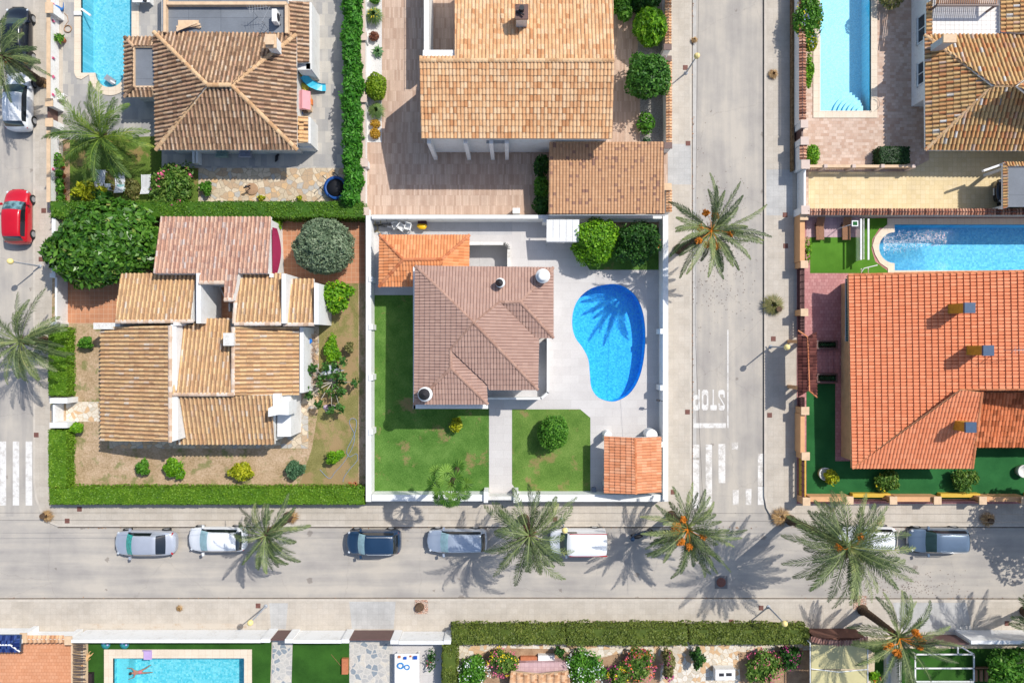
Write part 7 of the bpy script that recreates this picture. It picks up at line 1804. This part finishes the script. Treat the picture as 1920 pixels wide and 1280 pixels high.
# clutter along the north wall of garden C
def bike(lab, px, py, rz, mat):
    t = thing('bicycle', lab, 'bicycle', P(px,py,.15), rz, 'bicycles by the north wall')
    for x in (-.5,.5):
        m = MB(); pts = [(x+.31*math.cos(a)*.98, .05, .33+.31*math.sin(a)) for a in np.linspace(0,2*math.pi,19)]; m.tube(pts, .02, 5, cap=False); w_ = m.build('wheel', TYRE, t, local=True)
        m = MB(); 
        for a in np.linspace(0, math.pi, 6)[:-1]: m.tube([(x+.3*math.cos(a),.05,.33+.3*math.sin(a)),(x-.3*math.cos(a),.05,.33-.3*math.sin(a))], .004, 3)
        m.build('spokes', GALV, w_, local=True)
    m = MB()
    for s in (((-.5,.05,.33),(-.2,.03,.85)),((-.5,.05,.33),(-.05,.04,.3)),((-.05,.04,.3),(-.2,.03,.85)),((-.2,.03,.8),(.36,.0,.8)),((-.05,.04,.3),(.36,.0,.75)),((.5,.05,.33),(.34,0,.95))): m.tube(s, .018, 5)
    m.build('frame', mat, t, local=True); m = MB(); m.tube([(.3,-.26,1.0),(.36,0,.97),(.3,.26,1.0)], .014, 5); m.build('handlebar', DARKM, t, local=True); m = MB(); m.tube([(-.32,.02,.9),(-.1,.02,.9)], [.08,.03], 7); m.build('saddle', BLACK, t, local=True); return t
bike('dark bicycle leaning by the north wall, nearer the yellow hose', 722, 424, .1, DARKM)
bike('grey bicycle leaning by the north wall beside the stacked chairs', 732, 429, -.2, GALV)
ch = None
for i, (px, py, rz, lab) in enumerate(((744,426,.2,'left heap chair'),(755,428,.9,'middle heap chair'),(767,427,-.3,'right heap chair'))):
    if ch is None:
        ch = t = thing('plastic_chair', 'white plastic chair in the clutter by the north wall, leftmost', 'chair', P(px,py,.15), rz, 'white plastic chairs by the north wall')
        m = MB(); m.box(-.22,-.22,.42,.22,.22,.45); m.build('seat', WHITE, t, local=True); m = MB()
        for k in range(5): m.box(-.2+.09*k,.2,.45,-.16+.09*k,.24,.85)
        m.box(-.23,.2,.82,.23,.25,.88); m.build('backrest', WHITE, t, local=True)
        for x in (-.2,.2):
            for y in (-.2,.2): m = MB(); m.box(x-.02,y-.02,0,x+.02,y+.02,.42); m.build('leg', WHITE, t, local=True)
            m = MB(); m.box(x-.03,-.2,.62,x+.03,.22,.65); m.build('armrest', WHITE, t, local=True)
    else: dup(ch, 'white plastic chair in the clutter by the north wall, '+('middle' if i == 1 else 'rightmost beside the yellow crate'), P(px,py,.15+.06*i), rz)
m = MB(); m.tube([(-.3,0,.3),(-.1,-.1,.35),(.2,-.1,.35),(.33,0,.32)], [.12,.2,.2,.1], 10); o = m.build('inflatable', plain('amber_plastic', C(250,196,20,.9), .35, .08)); o.location = P(792,424,.25); tag(o, 'glossy amber yellow float in the clutter by the north wall', 'float')
m = MB(); m.box(-.3,-.16,0,.3,.16,.5); o = m.build('crate', plain('dark_brown_crate', C(70,30,40), .6, .2)); o.location = P(793,417,.15); tag(o, 'dark crate behind the amber float by the north wall', 'crate')
m = MB(); 
for s in (((-.2,-.16,.5),(.2,-.16,.5)),((.2,-.16,.5),(.2,.16,.5)),((.2,.16,.5),(-.2,.16,.5)),((-.2,.16,.5),(-.2,-.16,.5)),((-.2,-.16,0),(-.2,-.16,.5)),((.2,.16,0),(.2,.16,.5)),((.2,-.16,0),(.2,-.16,.5)),((-.2,.16,0),(-.2,.16,.5))): m.tube(s, .025, 5)
o = m.build('stool_frame', HOSEY); o.location = P(711,419,.15); tag(o, 'pale wooden stool frame above the yellow hose coil', 'stool')
t = thing('wall_lamp', 'dark wall spotlight projecting over the pool deck from the street wall', 'lamp', P(1241,752,1.2)); m = MB(); m.tube([(.1,0,.1),(-.12,.05,.35),(-.28,.1,.38)], .03, 6); m.build('arm', DARKM, t, local=True); m = MB(); m.obox((-.33,.1,.36), ((1,-.3,-.3),(.3,1,0),(0,0,1)), (.14,.08,.06)); m.build('lamp_head', DARKM, t, local=True)
# villa garden clutter
t = thing('wood_pile', 'long heap of dry vine sticks beside the villa wall', 'wood pile', P(581,670,.15)); m = MB(); rg = np.random.default_rng(3)
for i in range(520):
    px = rg.uniform(570,590); py = rg.uniform(628,722); zz = .18+rg.random()*.75*math.sin(math.pi*(px-567)/26); c_ = np.array(P(px,py,zz)); a = rg.uniform(0,math.pi); d = np.array([math.cos(a), math.sin(a), rg.normal(0,.3)])*rg.uniform(.12,.4); k = c_+rg.normal(0,.04,3)
    m.tube([c_-d, k, c_+d], [.016,.02,.01], 4, uv=(rg.random(),.5))
m.build('sticks', leafmat('dry_sticks', C(120,96,80), C(176,150,128), C(214,190,168), None, .0), t)
m = MB().lathe((0,0,0), [(.16,0),(.2,.28),(.17,.28)], 12); o = m.build('bucket', plain('bright_blue_plastic', C(30,120,210), .4, .05)); o.location = P(582,639,.9); tag(o, 'bright blue bucket on top of the stick heap', 'bucket')
m = MB(); rg = np.random.default_rng(4); V = []; n_ = 9
for i in range(n_):
    for j in range(n_):
        u, v = i/(n_-1), j/(n_-1); p0 = np.array([606+42*u-8*v+u*0, 704-10*u-16*v*(1-abs(2*u-1.1))]); V.append(P(p0[0]-3*v, p0[1], .9+.25*math.sin(3*u)*v+rg.normal(0,.05)))
m.faces(V, [(i*n_+j, (i+1)*n_+j, (i+1)*n_+j+1, i*n_+j+1) for i in range(n_-1) for j in range(n_-1)], None, True); o = m.build('tarpaulin', plain('white_tarpaulin', C(214,220,228), .6, .15, 4), base=P(622,700,.9)); tag(o, 'crumpled white tarpaulin draped over the sparse fig tree', 'tarpaulin')
m = MB(); V = [(0,0,.35)]; 
for i in range(18): a = i*2*math.pi/18; V.append((math.cos(a)*.44*(1+.2*math.sin(3*a)), math.sin(a)*.32*(1+.15*math.cos(2*a)), .05+.05*math.sin(5*a)))
m.faces(V, [(0, i+1, (i+1)%18+1) for i in range(18)]); o = m.build('ground_cloth', plain('mauve_white_cloth', C(222,196,222), .9, .3, 9)); o.location = P(618,765,.15); tag(o, 'pink and white cloth lying on the dry lawn below the fig tree', 'cloth')
m = MB().lathe((0,0,0), [(.15,0),(.19,.22),(.15,.22),(.14,.06)], 12); o = m.build('basket', DARKM); o.location = P(620,761,.45); tag(o, 'dark basket standing on the pink and white cloth', 'basket')
m = MB()
for i in range(9): rg = np.random.default_rng(i+5); a = rg.uniform(0,3); m.obox((rg.uniform(-.3,.3), rg.uniform(-.2,.2), .04), ((math.cos(a),math.sin(a),0),(-math.sin(a),math.cos(a),0),(0,0,1)), (.11,.05,.035))
o = m.build('brick_heap', TERRA); o.location = P(661,908,.15); tag(o, 'small heap of broken orange bricks at the hedge by the white wall', 'bricks')
# villa gate on the left street
t = wallthing('white gateway with slatted gate in the bright clipped hedge, left street', [(99,758,103,791)], 1.1, WHITE, None, piers=[(93,746,126,756),(93,792,126,802)], pz=1.35, name='gateway', cat='gate')
m = MB(); 
for i in range(9): a = prect(97,759+i*3.6,98.5,761+i*3.6,1.0); m.box(a[0],a[1],.3,a[2],a[3],1.05)
m.build('gate_slats', GALV, t)
# south side things
t = thing('garden_table', 'large white table with small items and blue hose, bottom', 'table', P(762,1255,.15)); m = MB(); m.pbox(740,1225,786,1300,.86,.93); m.build('table_top', WHITE, t)
for (px, py) in ((743,1230),(783,1230)): m = MB(); a = P(px,py,.86); m.box(a[0]-.05,a[1]-.05,.15,a[0]+.05,a[1]+.05,.86); m.build('leg', WHITE, t)
for (px, py, s, cc, lab) in ((749,1230,.07,'brown_box','small brown pot at the left of the white table'),(760,1232,.08,'blue_box','small blue box on the white table, left'),(779,1231,.1,'blue_box2','larger blue box at the right of the white table'),(770,1229,.05,'brown_box','tiny brown jar in the middle of the white table')):
    m = MB(); m.box(-s*1.3,-s,0,s*1.3,s,s*1.6); o = m.build('small_box', TERRA if 'brown' in cc else bpy.data.materials['blue_plastic']); o.location = P(px,py,.93); tag(o, lab, 'box')
t = thing('kick_scooter', 'small red and white child bicycle on the grey patio, bottom', 'bicycle', P(803,1240,.15), 1.2); m = MB(); m.tube([(-.35,0,.2),(0,0,.45),(.3,0,.25)], .03, 6); m.tube([(.3,-.2,.55),(.3,.2,.55)], .02, 5); m.build('frame', P_RED, t, local=True)
for x in (-.35,.3): m = MB(); m.tube([(x,-.03,.18),(x,.03,.18)], .18, 12); m.build('wheel', WHITE, t, local=True)
m = MB(); m.box(-.22,-.55,0,.22,.55,.25); m.box(-.19,-.5,.25,.19,.5,.27); o = m.build('brick_step', ORANGET if False else TERRA); o.location = P(648,1246,.15); tag(o, 'terracotta block step at the edge of the artificial turf, bottom', 'step')
m = MB(); m.tube([P(621,1226,.16), P(641,1250,.2)], .012, 5); o = m.build('garden_cane', WOOD, base=P(630,1238,.15)); tag(o, 'thin cane lying on the artificial turf, bottom', 'cane')
t = thing('reed_roof', 'dark grey reed covered strip roof beside the orange terrace', 'pergola', P(146,1250,.15)); m = MB()
for i in range(46): rg = np.random.default_rng(i); y = P(0,1208+i*2.9,1.0)[1]; a = P(136,0,1.0)[0]; b = P(160+rg.normal(0,.8),0,1.0)[0]; m.tube([(a,y,1.0+rg.normal(0,.02)),(b,y+rg.normal(0,.06),1.0+rg.normal(0,.02))], .034, 5)
m.build('reeds', plain('weathered_reed', C(112,98,92), .9, .4, 6), t); m = MB(); m.pbox(133,1206,136,1340,.15,1.05); m.pbox(156,1206,158,1340,.5,.94); m.build('frame', CREAM, t)
for (px, lab, cc) in ((200,'teal shallow bowl near the white wall, left one',0),(235,'teal shallow bowl near the white wall, right one',1)):
    t = thing('washing_bowl', lab, 'bowl', P(px,1206,.15), group='teal bowls by the white wall'); m = MB().lathe((0,0,0), [(.2,0),(.32,.1),(.33,.13),(.2,.03)], 16); m.build('bowl', plain('teal_plastic', C(60,150,156), .4, .1) if 'teal_plastic' not in bpy.data.materials else bpy.data.materials['teal_plastic'], t, local=True)
    m = MB(); m.ball((-.15,.1,.1), .1, 8); m.ball((.12,-.04,.1), .08, 8); m.build('sponge', F_LIL, t, local=True)
m = MB(); m.box(-.28,-.3,0,.28,.3,.1); m.tube([(-.28,.3,.1),(-.35,.36,.12),(.3,.36,.12)], .04, 6); o = m.build('float_cushion', plain('lilac_foam', C(204,176,226), .8, .1)); o.location = P(278,1227,.19); tag(o, 'lilac cushion on the coping of the swimmer pool', 'cushion')
m = MB(); m.box(-.3,-1.2,0,.3,1.2,.3); m.box(-.08,-1.15,.3,.08,1.15,.34); o = m.build('storage_bench', plain('dark_plum_box', C(52,42,48), .5, .2)); o.location = P(169,1290,.15); tag(o, 'dark bench at the bottom edge by the reed roof', 'bench')
t = thing('air_conditioner', 'white unit on the crazy paving between dark and pink bushes, bottom right', 'air conditioner', P(1354,1255,.15)); m = MB(); m.box(-.7,-.38,.1,.7,.38,.75); m.build('casing', WHITE, t, local=True); m = MB(); m.box(-.45,-.1,.751,-.1,.12,.76); m.box(.05,-.08,.751,.45,.14,.76); m.build('grille', DARKM, t, local=True)
# kiosk with stone slab roof
t = thing('stone_kiosk', 'low kiosk with pale slab top and tan tile roof among flowering bushes', 'kiosk', P(1010,1260,.15)); m = MB(); q = W([(972,1242),(1060,1240),(1066,1256),(1011,1262),(966,1256)], .75); q = q if poly_area(q) > 0 else q[::-1]; m.prism(q, .15, .75); m.build('slab_top', PINKT, t)
fk = [Face(((955,1300),(1011,1300)), .8, .35, [(958,1258),(1011,1263),(1011,1300),(952,1300)]), Face(((1011,1300),(1070,1300)), .8, .35, [(1011,1263),(1066,1257),(1072,1300),(1011,1300)])]
tiled_roof(t, fk, RT_COP, [(0,(1011,1263),(1011,1300))], slabmat=CREAM, w=.5, c=.2, amp=.05, seed=91)
m = MB(); m.pbox(1009,1228,1040,1238,.15,.5); o = m.build('trough', WHITE, base=P(1025,1233,.15)); tag(o, 'white rectangular trough above the stone kiosk', 'trough')
m = MB(); m.pbox(976,1231,1008,1238,.15,.4); o = m.build('brick_edge', TERRA, base=P(992,1235,.15)); tag(o, 'terracotta edging left of the white trough', 'edging')
# sail awning
SAIL = plain('pale_olive_canvas', C(214,204,152), .85, .1, 1.5)
t = thing('sail_awning', 'pale olive canvas awning behind the arch wall, bottom right', 'awning', P(1573,1250,.15)); m = MB()
for (y0, y1) in ((1208,1253),(1256,1330)): a = prect(1521,y0,1626,y1,1.8); m.box(a[0],a[1],1.79,a[2],a[3],1.82)
m.build('canvas', SAIL, t); m = MB(); m.tube([P(1521,1253,1.88),P(1573,1259,1.8),P(1626,1254,1.88)], .035, 6)
for px in (1519,1627):
    a = P(px,1205,1.85); b = P(px,1330,1.85); m.tube([a,b], .035, 6); m.tube([(a[0],a[1],.15),a], .035, 6)
m.build('frame', WHITE, t)
# white framed lawn pergola
t = thing('lawn_frame', 'white rectangular frame structure over artificial turf, bottom right', 'pergola', P(1770,1250,.15)); m = MB(); z_ = .5
for s in (((1716,1226),(1826,1226)),((1716,1252),(1826,1252)),((1716,1277),(1826,1277)),((1826,1226),(1826,1300)),((1716,1226),(1716,1300)),((1796,1210),(1796,1226)),((1799,1210),(1826,1226))):
    A = Vector(P(*s[0], z_)); B = Vector(P(*s[1], z_)); d = (B-A).normalized(); m.obox((A+B)/2, (d,(-d.y,d.x,0),(0,0,1)), ((B-A).length/2+.05,.045,.035))
for px, py in ((1716,1226),(1826,1226),(1826,1277),(1716,1277)): a = P(px,py,z_); m.box(a[0]-.04,a[1]-.04,.15,a[0]+.04,a[1]+.04,z_)
m.build('frame', WHITE, t)
t = thing('timber_screen', 'row of pale timber boards on the dark turf beside the bright tree, bottom right', 'screen', P(1852,1265,.15), group=None); 
for i in range(5): m = MB(); m.pbox(1828+i*10,1256,1833+i*10,1277,.15,.3); m.build('board', WOOD, t)
m = MB(); m.pbox(1826,1251,1876,1253.5,.15,.34); m.build('rail', WOOD, t)
m = MB(); m.pbox(1686,1215,1690,1330,.15,1.6); m.pbox(1662,1215,1680,1330,.15,.5); o = m.build('low_wall', WHITE2, base=P(1688,1270,.15)); tag(o, 'pale low wall running down under the fruiting palm, bottom right', 'wall')
# ladder and lounger in pool A, creeper robot
t = thing('pool_ladder', 'white plastic steps at the left edge of the rounded pool', 'pool ladder', P(152,27,.2)); m = MB(); m.box(-.45,-.1,0,.05,.16,.12); m.obox((.35,.15,-.02), ((1,-.7,-.25),(.7,1,0),(0,0,1)), (.36,.07,.05)); m.build('steps', WHITE, t, local=True)
t = thing('pool_lounger', 'grey and white folded floating seat on the steps of the rounded pool', 'pool float', P(208,152,.0)); m = MB(); m.obox((0,.05,.08), ((1,-.7,.1),(.7,1,0),(0,0,1)), (.42,.2,.06)); m.build('seat', GALV, t, local=True); m = MB(); m.obox((.25,-.15,.16), ((1,-.6,0),(.6,1,0),(0,0,1)), (.2,.06,.05)); m.build('back_pad', WHITE, t, local=True)
t = thing('garden_table', 'white low table by the pool, cut by the top edge, beside the grey roof terrace', 'table', P(274,4,.15)); m = MB(); m.box(-.62,-.35,.62,.62,.5,.68); m.build('table_top', WHITE, t, local=True)
for x in (-.5,.5): m = MB(); m.box(x-.04,-.28,0,x+.04,.4,.62); m.build('leg', WHITE, t, local=True)
m = MB().lathe((0,0,0), [(.1,0),(.14,.14),(.11,.14)], 12); o = m.build('bowl', DARKM); o.location = P(273,2,.83); tag(o, 'dark bowl on the white table by the pool, top edge', 'bowl')
m = MB(); m.box(-.24,-.22,.4,.24,.22,.45)
for x in (-.2,.2):
    for y in (-.18,.18): m.box(x-.02,y-.02,0,x+.02,y+.02,.4)
o = m.build('plant_stand', WHITE); o.location = P(121,185,.15); tag(o, 'white square plant stand beside the street wall above the garden palm', 'stand')
m = MB(); m.tube([(-.2,.15,.3),(0,0,.35),(.25,-.1,.3),(.28,.1,.2)], [.12,.16,.14,.05], 8); m.tube([(.28,.1,.2),(.3,.45,.25)], [.04,.02], 6); 
bpy_o = m.build('tool_bag', plain('blue_bag_cloth', C(40,110,180), .7, .2)); bpy_o.location = P(115,20,.15); tag(bpy_o, 'blue cloth bag beside the street wall at the top of the patio', 'bag')
m = MB()
for i in range(5): a = -1.2+i*.45; m.tube([(math.cos(a+j*.2)*(.5-.02*i), math.sin(a+j*.2)*(.5-.02*i), .05+.02*i) for j in range(6)], .012, 4)
m.tube([(-.15,.5,.1),(-.2,-.3,.12),(-.1,-.6,.05)], .014, 5); o = m.build('handrail_cover', plain('grey_wire', C(150,140,130), .5, .1)); o.location = P(1636,195,.2); tag(o, 'loose grey wire loop on the corner of the pale blue pool', 'wire')
# palm shade things near the picture edge: pier at street gate D
m = MB(); m.box(-.5,-.35,0,.5,.35,.6); m.box(-.52,-.37,.6,.52,.37,.64); o = m.build('utility_cabinet', WHITE); o.location = P(968,398,.15); o.scale = (.5,.5,1); tag(o, 'small white box on the wall base of the wood look patio', 'cabinet')

# ------------------------------------------------------------ litter, foam and water sparkle
rg = np.random.default_rng(77)
def scatter(name, px, py, z, size, mat, mn=None):
    m = MB(); n = len(px); f = (H-z)/H; Pn = np.stack([(px-960)/S*f, (640-py)/S*f, np.full(n, z)+rg.random(n)*.012], 1)
    N = np.tile([0,0,1.], (n,1))+rg.normal(0,.12,(n,3)); N /= np.linalg.norm(N,axis=1)[:,None]; m.quads(leafquads(Pn, N, size, 1.2, rg), rg.random((n,2)))
    return tag(m.build(name, mat), mn, None, None, 'stuff')
n = 520; px = np.concatenate([rg.normal(1345,38,n), rg.normal(1690,60,260)]); py = np.concatenate([rg.normal(470,75,n), rg.normal(1098,14,260)])
scatter('fallen_dates', px, py, .02, .055, plain('fallen_date', C(104,78,66), .9, .3), 'small dark fallen dates strewn over the road under the palms')
n = 900; k = rg.random(n); px = np.where(k < .45, rg.normal(1297.5,1.6,n), np.where(k < .7, rg.uniform(110,1900,n), rg.uniform(0,1900,n))); py = np.where(k < .45, rg.uniform(0,930,n), np.where(k < .7, 988.6+rg.normal(0,1.2,n), 1122.3+rg.normal(0,1.2,n)))
cl = rg.uniform(0, 1, n); keep = (np.sin(px*.021+py*.017)+np.sin(px*.053+py*.061)+rg.normal(0,.8,n)) > .3
scatter('leaf_litter', px[keep], py[keep], .015, .075, leafmat('dry_litter', C(90,62,44), C(140,96,66), C(178,136,96), None, 0), 'brown leaf litter gathered along the kerbs')
pl = [o for o in bpy.data.objects if o.name.startswith('swimming_pool') and 'rounded left end' in o['label']][0]
n = 1100; u = rg.random(n)**1.3; a = rg.uniform(-1,1,n); fx = 1656+u*118; fy = 456-10*u+(27-12*u)*a*rg.random(n)**.5
m = MB(); f = 1; Pn = np.stack([(fx-960)/S, (640-fy)/S, np.full(n,.058)],1); N = np.tile([0,0,1.],(n,1))+rg.normal(0,.35,(n,3)); N /= np.linalg.norm(N,axis=1)[:,None]
m.quads(leafquads(Pn, N, .05*rg.uniform(.5,1.6,n)[:,None]*1.0 if False else .045, 1.4, rg), rg.random((n,2))); tag(m.build('splash_foam', plain('white_foam', C(240,248,252,.85), .3, .05), pl), kind='stuff')  # white flecks stand in for sparkle on the splashed water, besides foam
# ------------------------------------------------------------ swimmer and dog
SKIN = plain('tanned_skin', C(186,142,118), .5, .08)
def skinned(name, verts, edges, radii, mat, parent, root=0, sub=2):
    me = bpy.data.meshes.new(name); me.from_pydata(verts, edges, []); o = bpy.data.objects.new('tmp', me); COL.objects.link(o)
    sk = o.modifiers.new('skin', 'SKIN'); sk.use_smooth_shade = True
    for i, r_ in enumerate(radii): me.skin_vertices[0].data[i].radius = (r_, r_) if not hasattr(r_, '__len__') else r_
    me.skin_vertices[0].data[root].use_root = True
    sb = o.modifiers.new('sub', 'SUBSURF'); sb.levels = sub; sb.render_levels = sub
    bpy.context.view_layer.update(); em = bpy.data.meshes.new_from_object(o.evaluated_get(bpy.context.evaluated_depsgraph_get())); bpy.data.objects.remove(o)
    em.materials.clear(); em.materials.append(mat); em.name = name
    q = bpy.data.objects.new(name, em); COL.objects.link(q); q.parent = parent; return q
# lies on the water, head towards the left, arms and legs spread
t = thing('person', 'person swimming face down with arms and legs spread in the turquoise pool', 'person', P(262,1259,.02), .12); t.scale = (.87,.87,.87)
v = [(.06,0,0),(-.14,0,.02),(-.34,0,.03),(-.50,0,.03),(-.58,0,.04),(-.70,0,.05),   # pelvis, waist, chest, neck base, neck, head
     (-.42,.17,.02),(-.62,.36,-.02),(-.84,.40,-.04),(-.93,.41,-.04),               # arm
     (-.42,-.17,.02),(-.56,-.40,-.02),(-.82,-.46,-.04),(-.91,-.48,-.04),
     (.12,.10,0),(.52,.22,-.06),(.88,.42,-.04),(1.0,.46,-.03),(.12,-.10,0),(.54,-.16,-.06),(.94,-.16,-.04),(1.07,-.17,-.03)]
e = [(0,1),(1,2),(2,3),(3,4),(4,5),(2,6),(6,7),(7,8),(8,9),(2,10),(10,11),(11,12),(12,13),(0,14),(14,15),(15,16),(16,17),(0,18),(18,19),(19,20),(20,21)]
rd = [(.15,.11),(.125,.10),(.165,.11),(.09,.07),(.055,.055),(.095,.10),.065,.046,.033,.036,.065,.046,.033,.036,.088,.062,.042,.035,.088,.062,.042,.035]
body = skinned('body', v, e, rd, SKIN, t)
def fingers(cx, cy, cz, ang, mir):
    for k in range(5):
        a = ang+(-.42+.2*k if k else .95*mir); L_ = (.05,.07,.08,.075,.06)[k] if k else .05; m = MB()
        m.tube([(cx,cy,cz),(cx+math.cos(a)*(L_*.7+.03),cy+math.sin(a)*(L_*.7+.03),cz),(cx+math.cos(a)*(L_+.05),cy+math.sin(a)*(L_+.05),cz-.012)], [.013,.010,.007], 6); yield m
fm = MB()
for (cx, cy, ang, mi) in ((-.93,.41,math.pi-.1,-1),(-.91,-.48,math.pi+.2,1)):
    for m in fingers(cx, cy, -.04, ang, mi):
        for V_, LI, LT, UV, sm in zip(m.V, m.LI, m.LT, m.UV, m.sm): pass
        fm.V += m.V; fm.LI += [l+fm.n for l in m.LI]; fm.LT += m.LT; fm.UV += m.UV; fm.sm += m.sm; fm.n += m.n
fo = fm.build('fingers', SKIN, t, local=True)
# join the fingers to the body mesh so that the figure is one mesh
import bmesh
bm = bmesh.new(); bm.from_mesh(body.data); bm.from_mesh(fo.data)
for f in bm.faces: f.material_index = 0
bm.to_mesh(body.data); bm.free(); bpy.data.objects.remove(fo)
m = MB(); crown(m, (-.72,0,.09), (.11,.105,.09), 260, .05, lump=.05, core=.98, depth=.1, r=np.random.default_rng(2)); m.build('hair', leafmat('dark_brown_hair', (.02,.012,.008,1), (.04,.024,.016,1), (.06,.04,.03,1), None, 0), t, local=True)
m = MB(); m.tube([(-.36,-.15,.10),(-.36,0,.145),(-.36,.15,.10)], .02, 6); m.tube([(-.02,0,.02),(.10,0,.02),(.2,0,.0)], [.155,.165,.12], 14); m.build('swimwear', plain('pink_swimwear', C(214,120,130), .6, .1), t, local=True)
# dog
t = thing('dog', 'tan dog standing on artificial turf by the reed roof', 'dog', P(170,1228,.145), math.atan2(-.70,-.62)+.25)
v = [(-.24,0,.46),(-.06,0,.47),(.14,0,.47),(.26,0,.50),(.36,0,.60),(.46,0,.66),(.56,0,.62),(.63,0,.60),
     (-.30,0,.50),(-.44,0,.56),(-.60,.03,.62),
     (.18,.09,.38),(.19,.10,.20),(.18,.10,.05),(.22,.10,.02),(.18,-.09,.38),(.14,-.10,.20),(.13,-.10,.05),(.17,-.10,.02),
     (-.24,.09,.38),(-.18,.11,.26),(-.30,.11,.15),(-.28,.11,.04),(-.24,.11,.02),(-.24,-.09,.38),(-.20,-.11,.26),(-.33,-.11,.15),(-.31,-.11,.04),(-.27,-.11,.02)]
e = [(0,1),(1,2),(2,3),(3,4),(4,5),(5,6),(6,7),(0,8),(8,9),(9,10),(2,11),(11,12),(12,13),(13,14),(2,15),(15,16),(16,17),(17,18),(0,19),(19,20),(20,21),(21,22),(22,23),(0,24),(24,25),(25,26),(26,27),(27,28)]
rd = [(.12,.11),(.11,.10),(.13,.14),(.10,.12),.075,.085,.05,.034,.045,.026,.016,.062,.032,.026,.03,.062,.032,.026,.03,.075,.05,.028,.024,.03,.075,.05,.028,.024,.03]
FUR = plain('tan_fur', C(232,186,130), .9, .25, 9, bump=.6); bd = skinned('body', v, e, rd, FUR, t)
for s in (-1, 1): m = MB(); m.faces([(.43,s*.05,.73),(.47,s*.09,.72),(.41,s*.13,.62),(.40,s*.10,.66)], [(0,1,2,3)] if s > 0 else [(3,2,1,0)]); m.tube([(.44,s*.06,.72),(.42,s*.11,.66),(.41,s*.12,.60)], [.03,.032,.012], 7); m.build('ear', plain('brown_ear', C(176,124,80), .9) if 'brown_ear' not in bpy.data.materials else bpy.data.materials['brown_ear'], t, local=True)
m = MB(); m.ball((.655,0,.605), .022, 8); m.build('nose', BLACK, t, local=True)
# ------------------------------------------------------------ separate pieces become parts of their own
def split_loose(o, newname=None):
    me = o.data; n = len(me.vertices); par = list(range(n))
    def find(a):
        while par[a] != a: par[a] = par[par[a]]; a = par[a]
        return a
    for e in me.edges:
        a, b = find(e.vertices[0]), find(e.vertices[1])
        if a != b: par[a] = b
    pl = [tuple(p.vertices) for p in me.polygons]; comp = {}
    for f in pl: comp.setdefault(find(f[0]), []).append(f)
    # pieces sharing no vertex but touching (bounding boxes overlap) stay together
    cs = [c for c in comp.values() if len(c) >= 3]
    if len(cs) < 2 or len(cs) > 100: return
    co_ = np.array([v.co[:] for v in me.vertices]); bb = [(co_[sorted({a for f in c for a in f})].min(0)-.01, co_[sorted({a for f in c for a in f})].max(0)+.01) for c in cs]
    gp = list(range(len(cs)))
    def fg(a):
        while gp[a] != a: a = gp[a]
        return a
    for i in range(len(cs)):
        for j in range(i):
            if (bb[i][0] <= bb[j][1]).all() and (bb[j][0] <= bb[i][1]).all(): gp[fg(i)] = fg(j)
    G = {}
    for i in range(len(cs)): G.setdefault(fg(i), []).extend(cs[i])
    if len(G) < 2: return
    for c in G.values():
        us = sorted({a for f in c for a in f}); ix = {a: b for b, a in enumerate(us)}
        m2 = bpy.data.meshes.new(newname or o.name.split('.')[0]); m2.from_pydata([tuple(co_[a]) for a in us], [], [tuple(ix[a] for a in f) for f in c]); m2.materials.append(me.materials[0]); m2.update()
        q = bpy.data.objects.new(newname or o.name.split('.')[0], m2); COL.objects.link(q); q.parent = o.parent; q.location = o.location
    for ch in [k for k in bpy.data.objects if k.parent == o]: ch.parent = o.parent
    bpy.data.objects.remove(o)
SPL = {'column': None, 'porch_column': None, 'pillar': None, 'posts': 'post', 'courtyard_rail': None, 'parapet': None, 'round_worktop': None, 'balusters': 'baluster', 'side_wall': None, 'feet': 'foot',
       'low_wall': None, 'railing': None, 'masonry': None, 'coping': None, 'terrace_parapet': None, 'roof_parapet': None, 'stove_wall': None, 'ledge': None, 'net_pole': None, 'canvas': None, 'rails': 'rail'}
for o in list(bpy.data.objects):
    b = o.name.split('.')[0]
    if b in SPL and o.type == 'MESH' and o.parent is not None: split_loose(o, SPL[b])
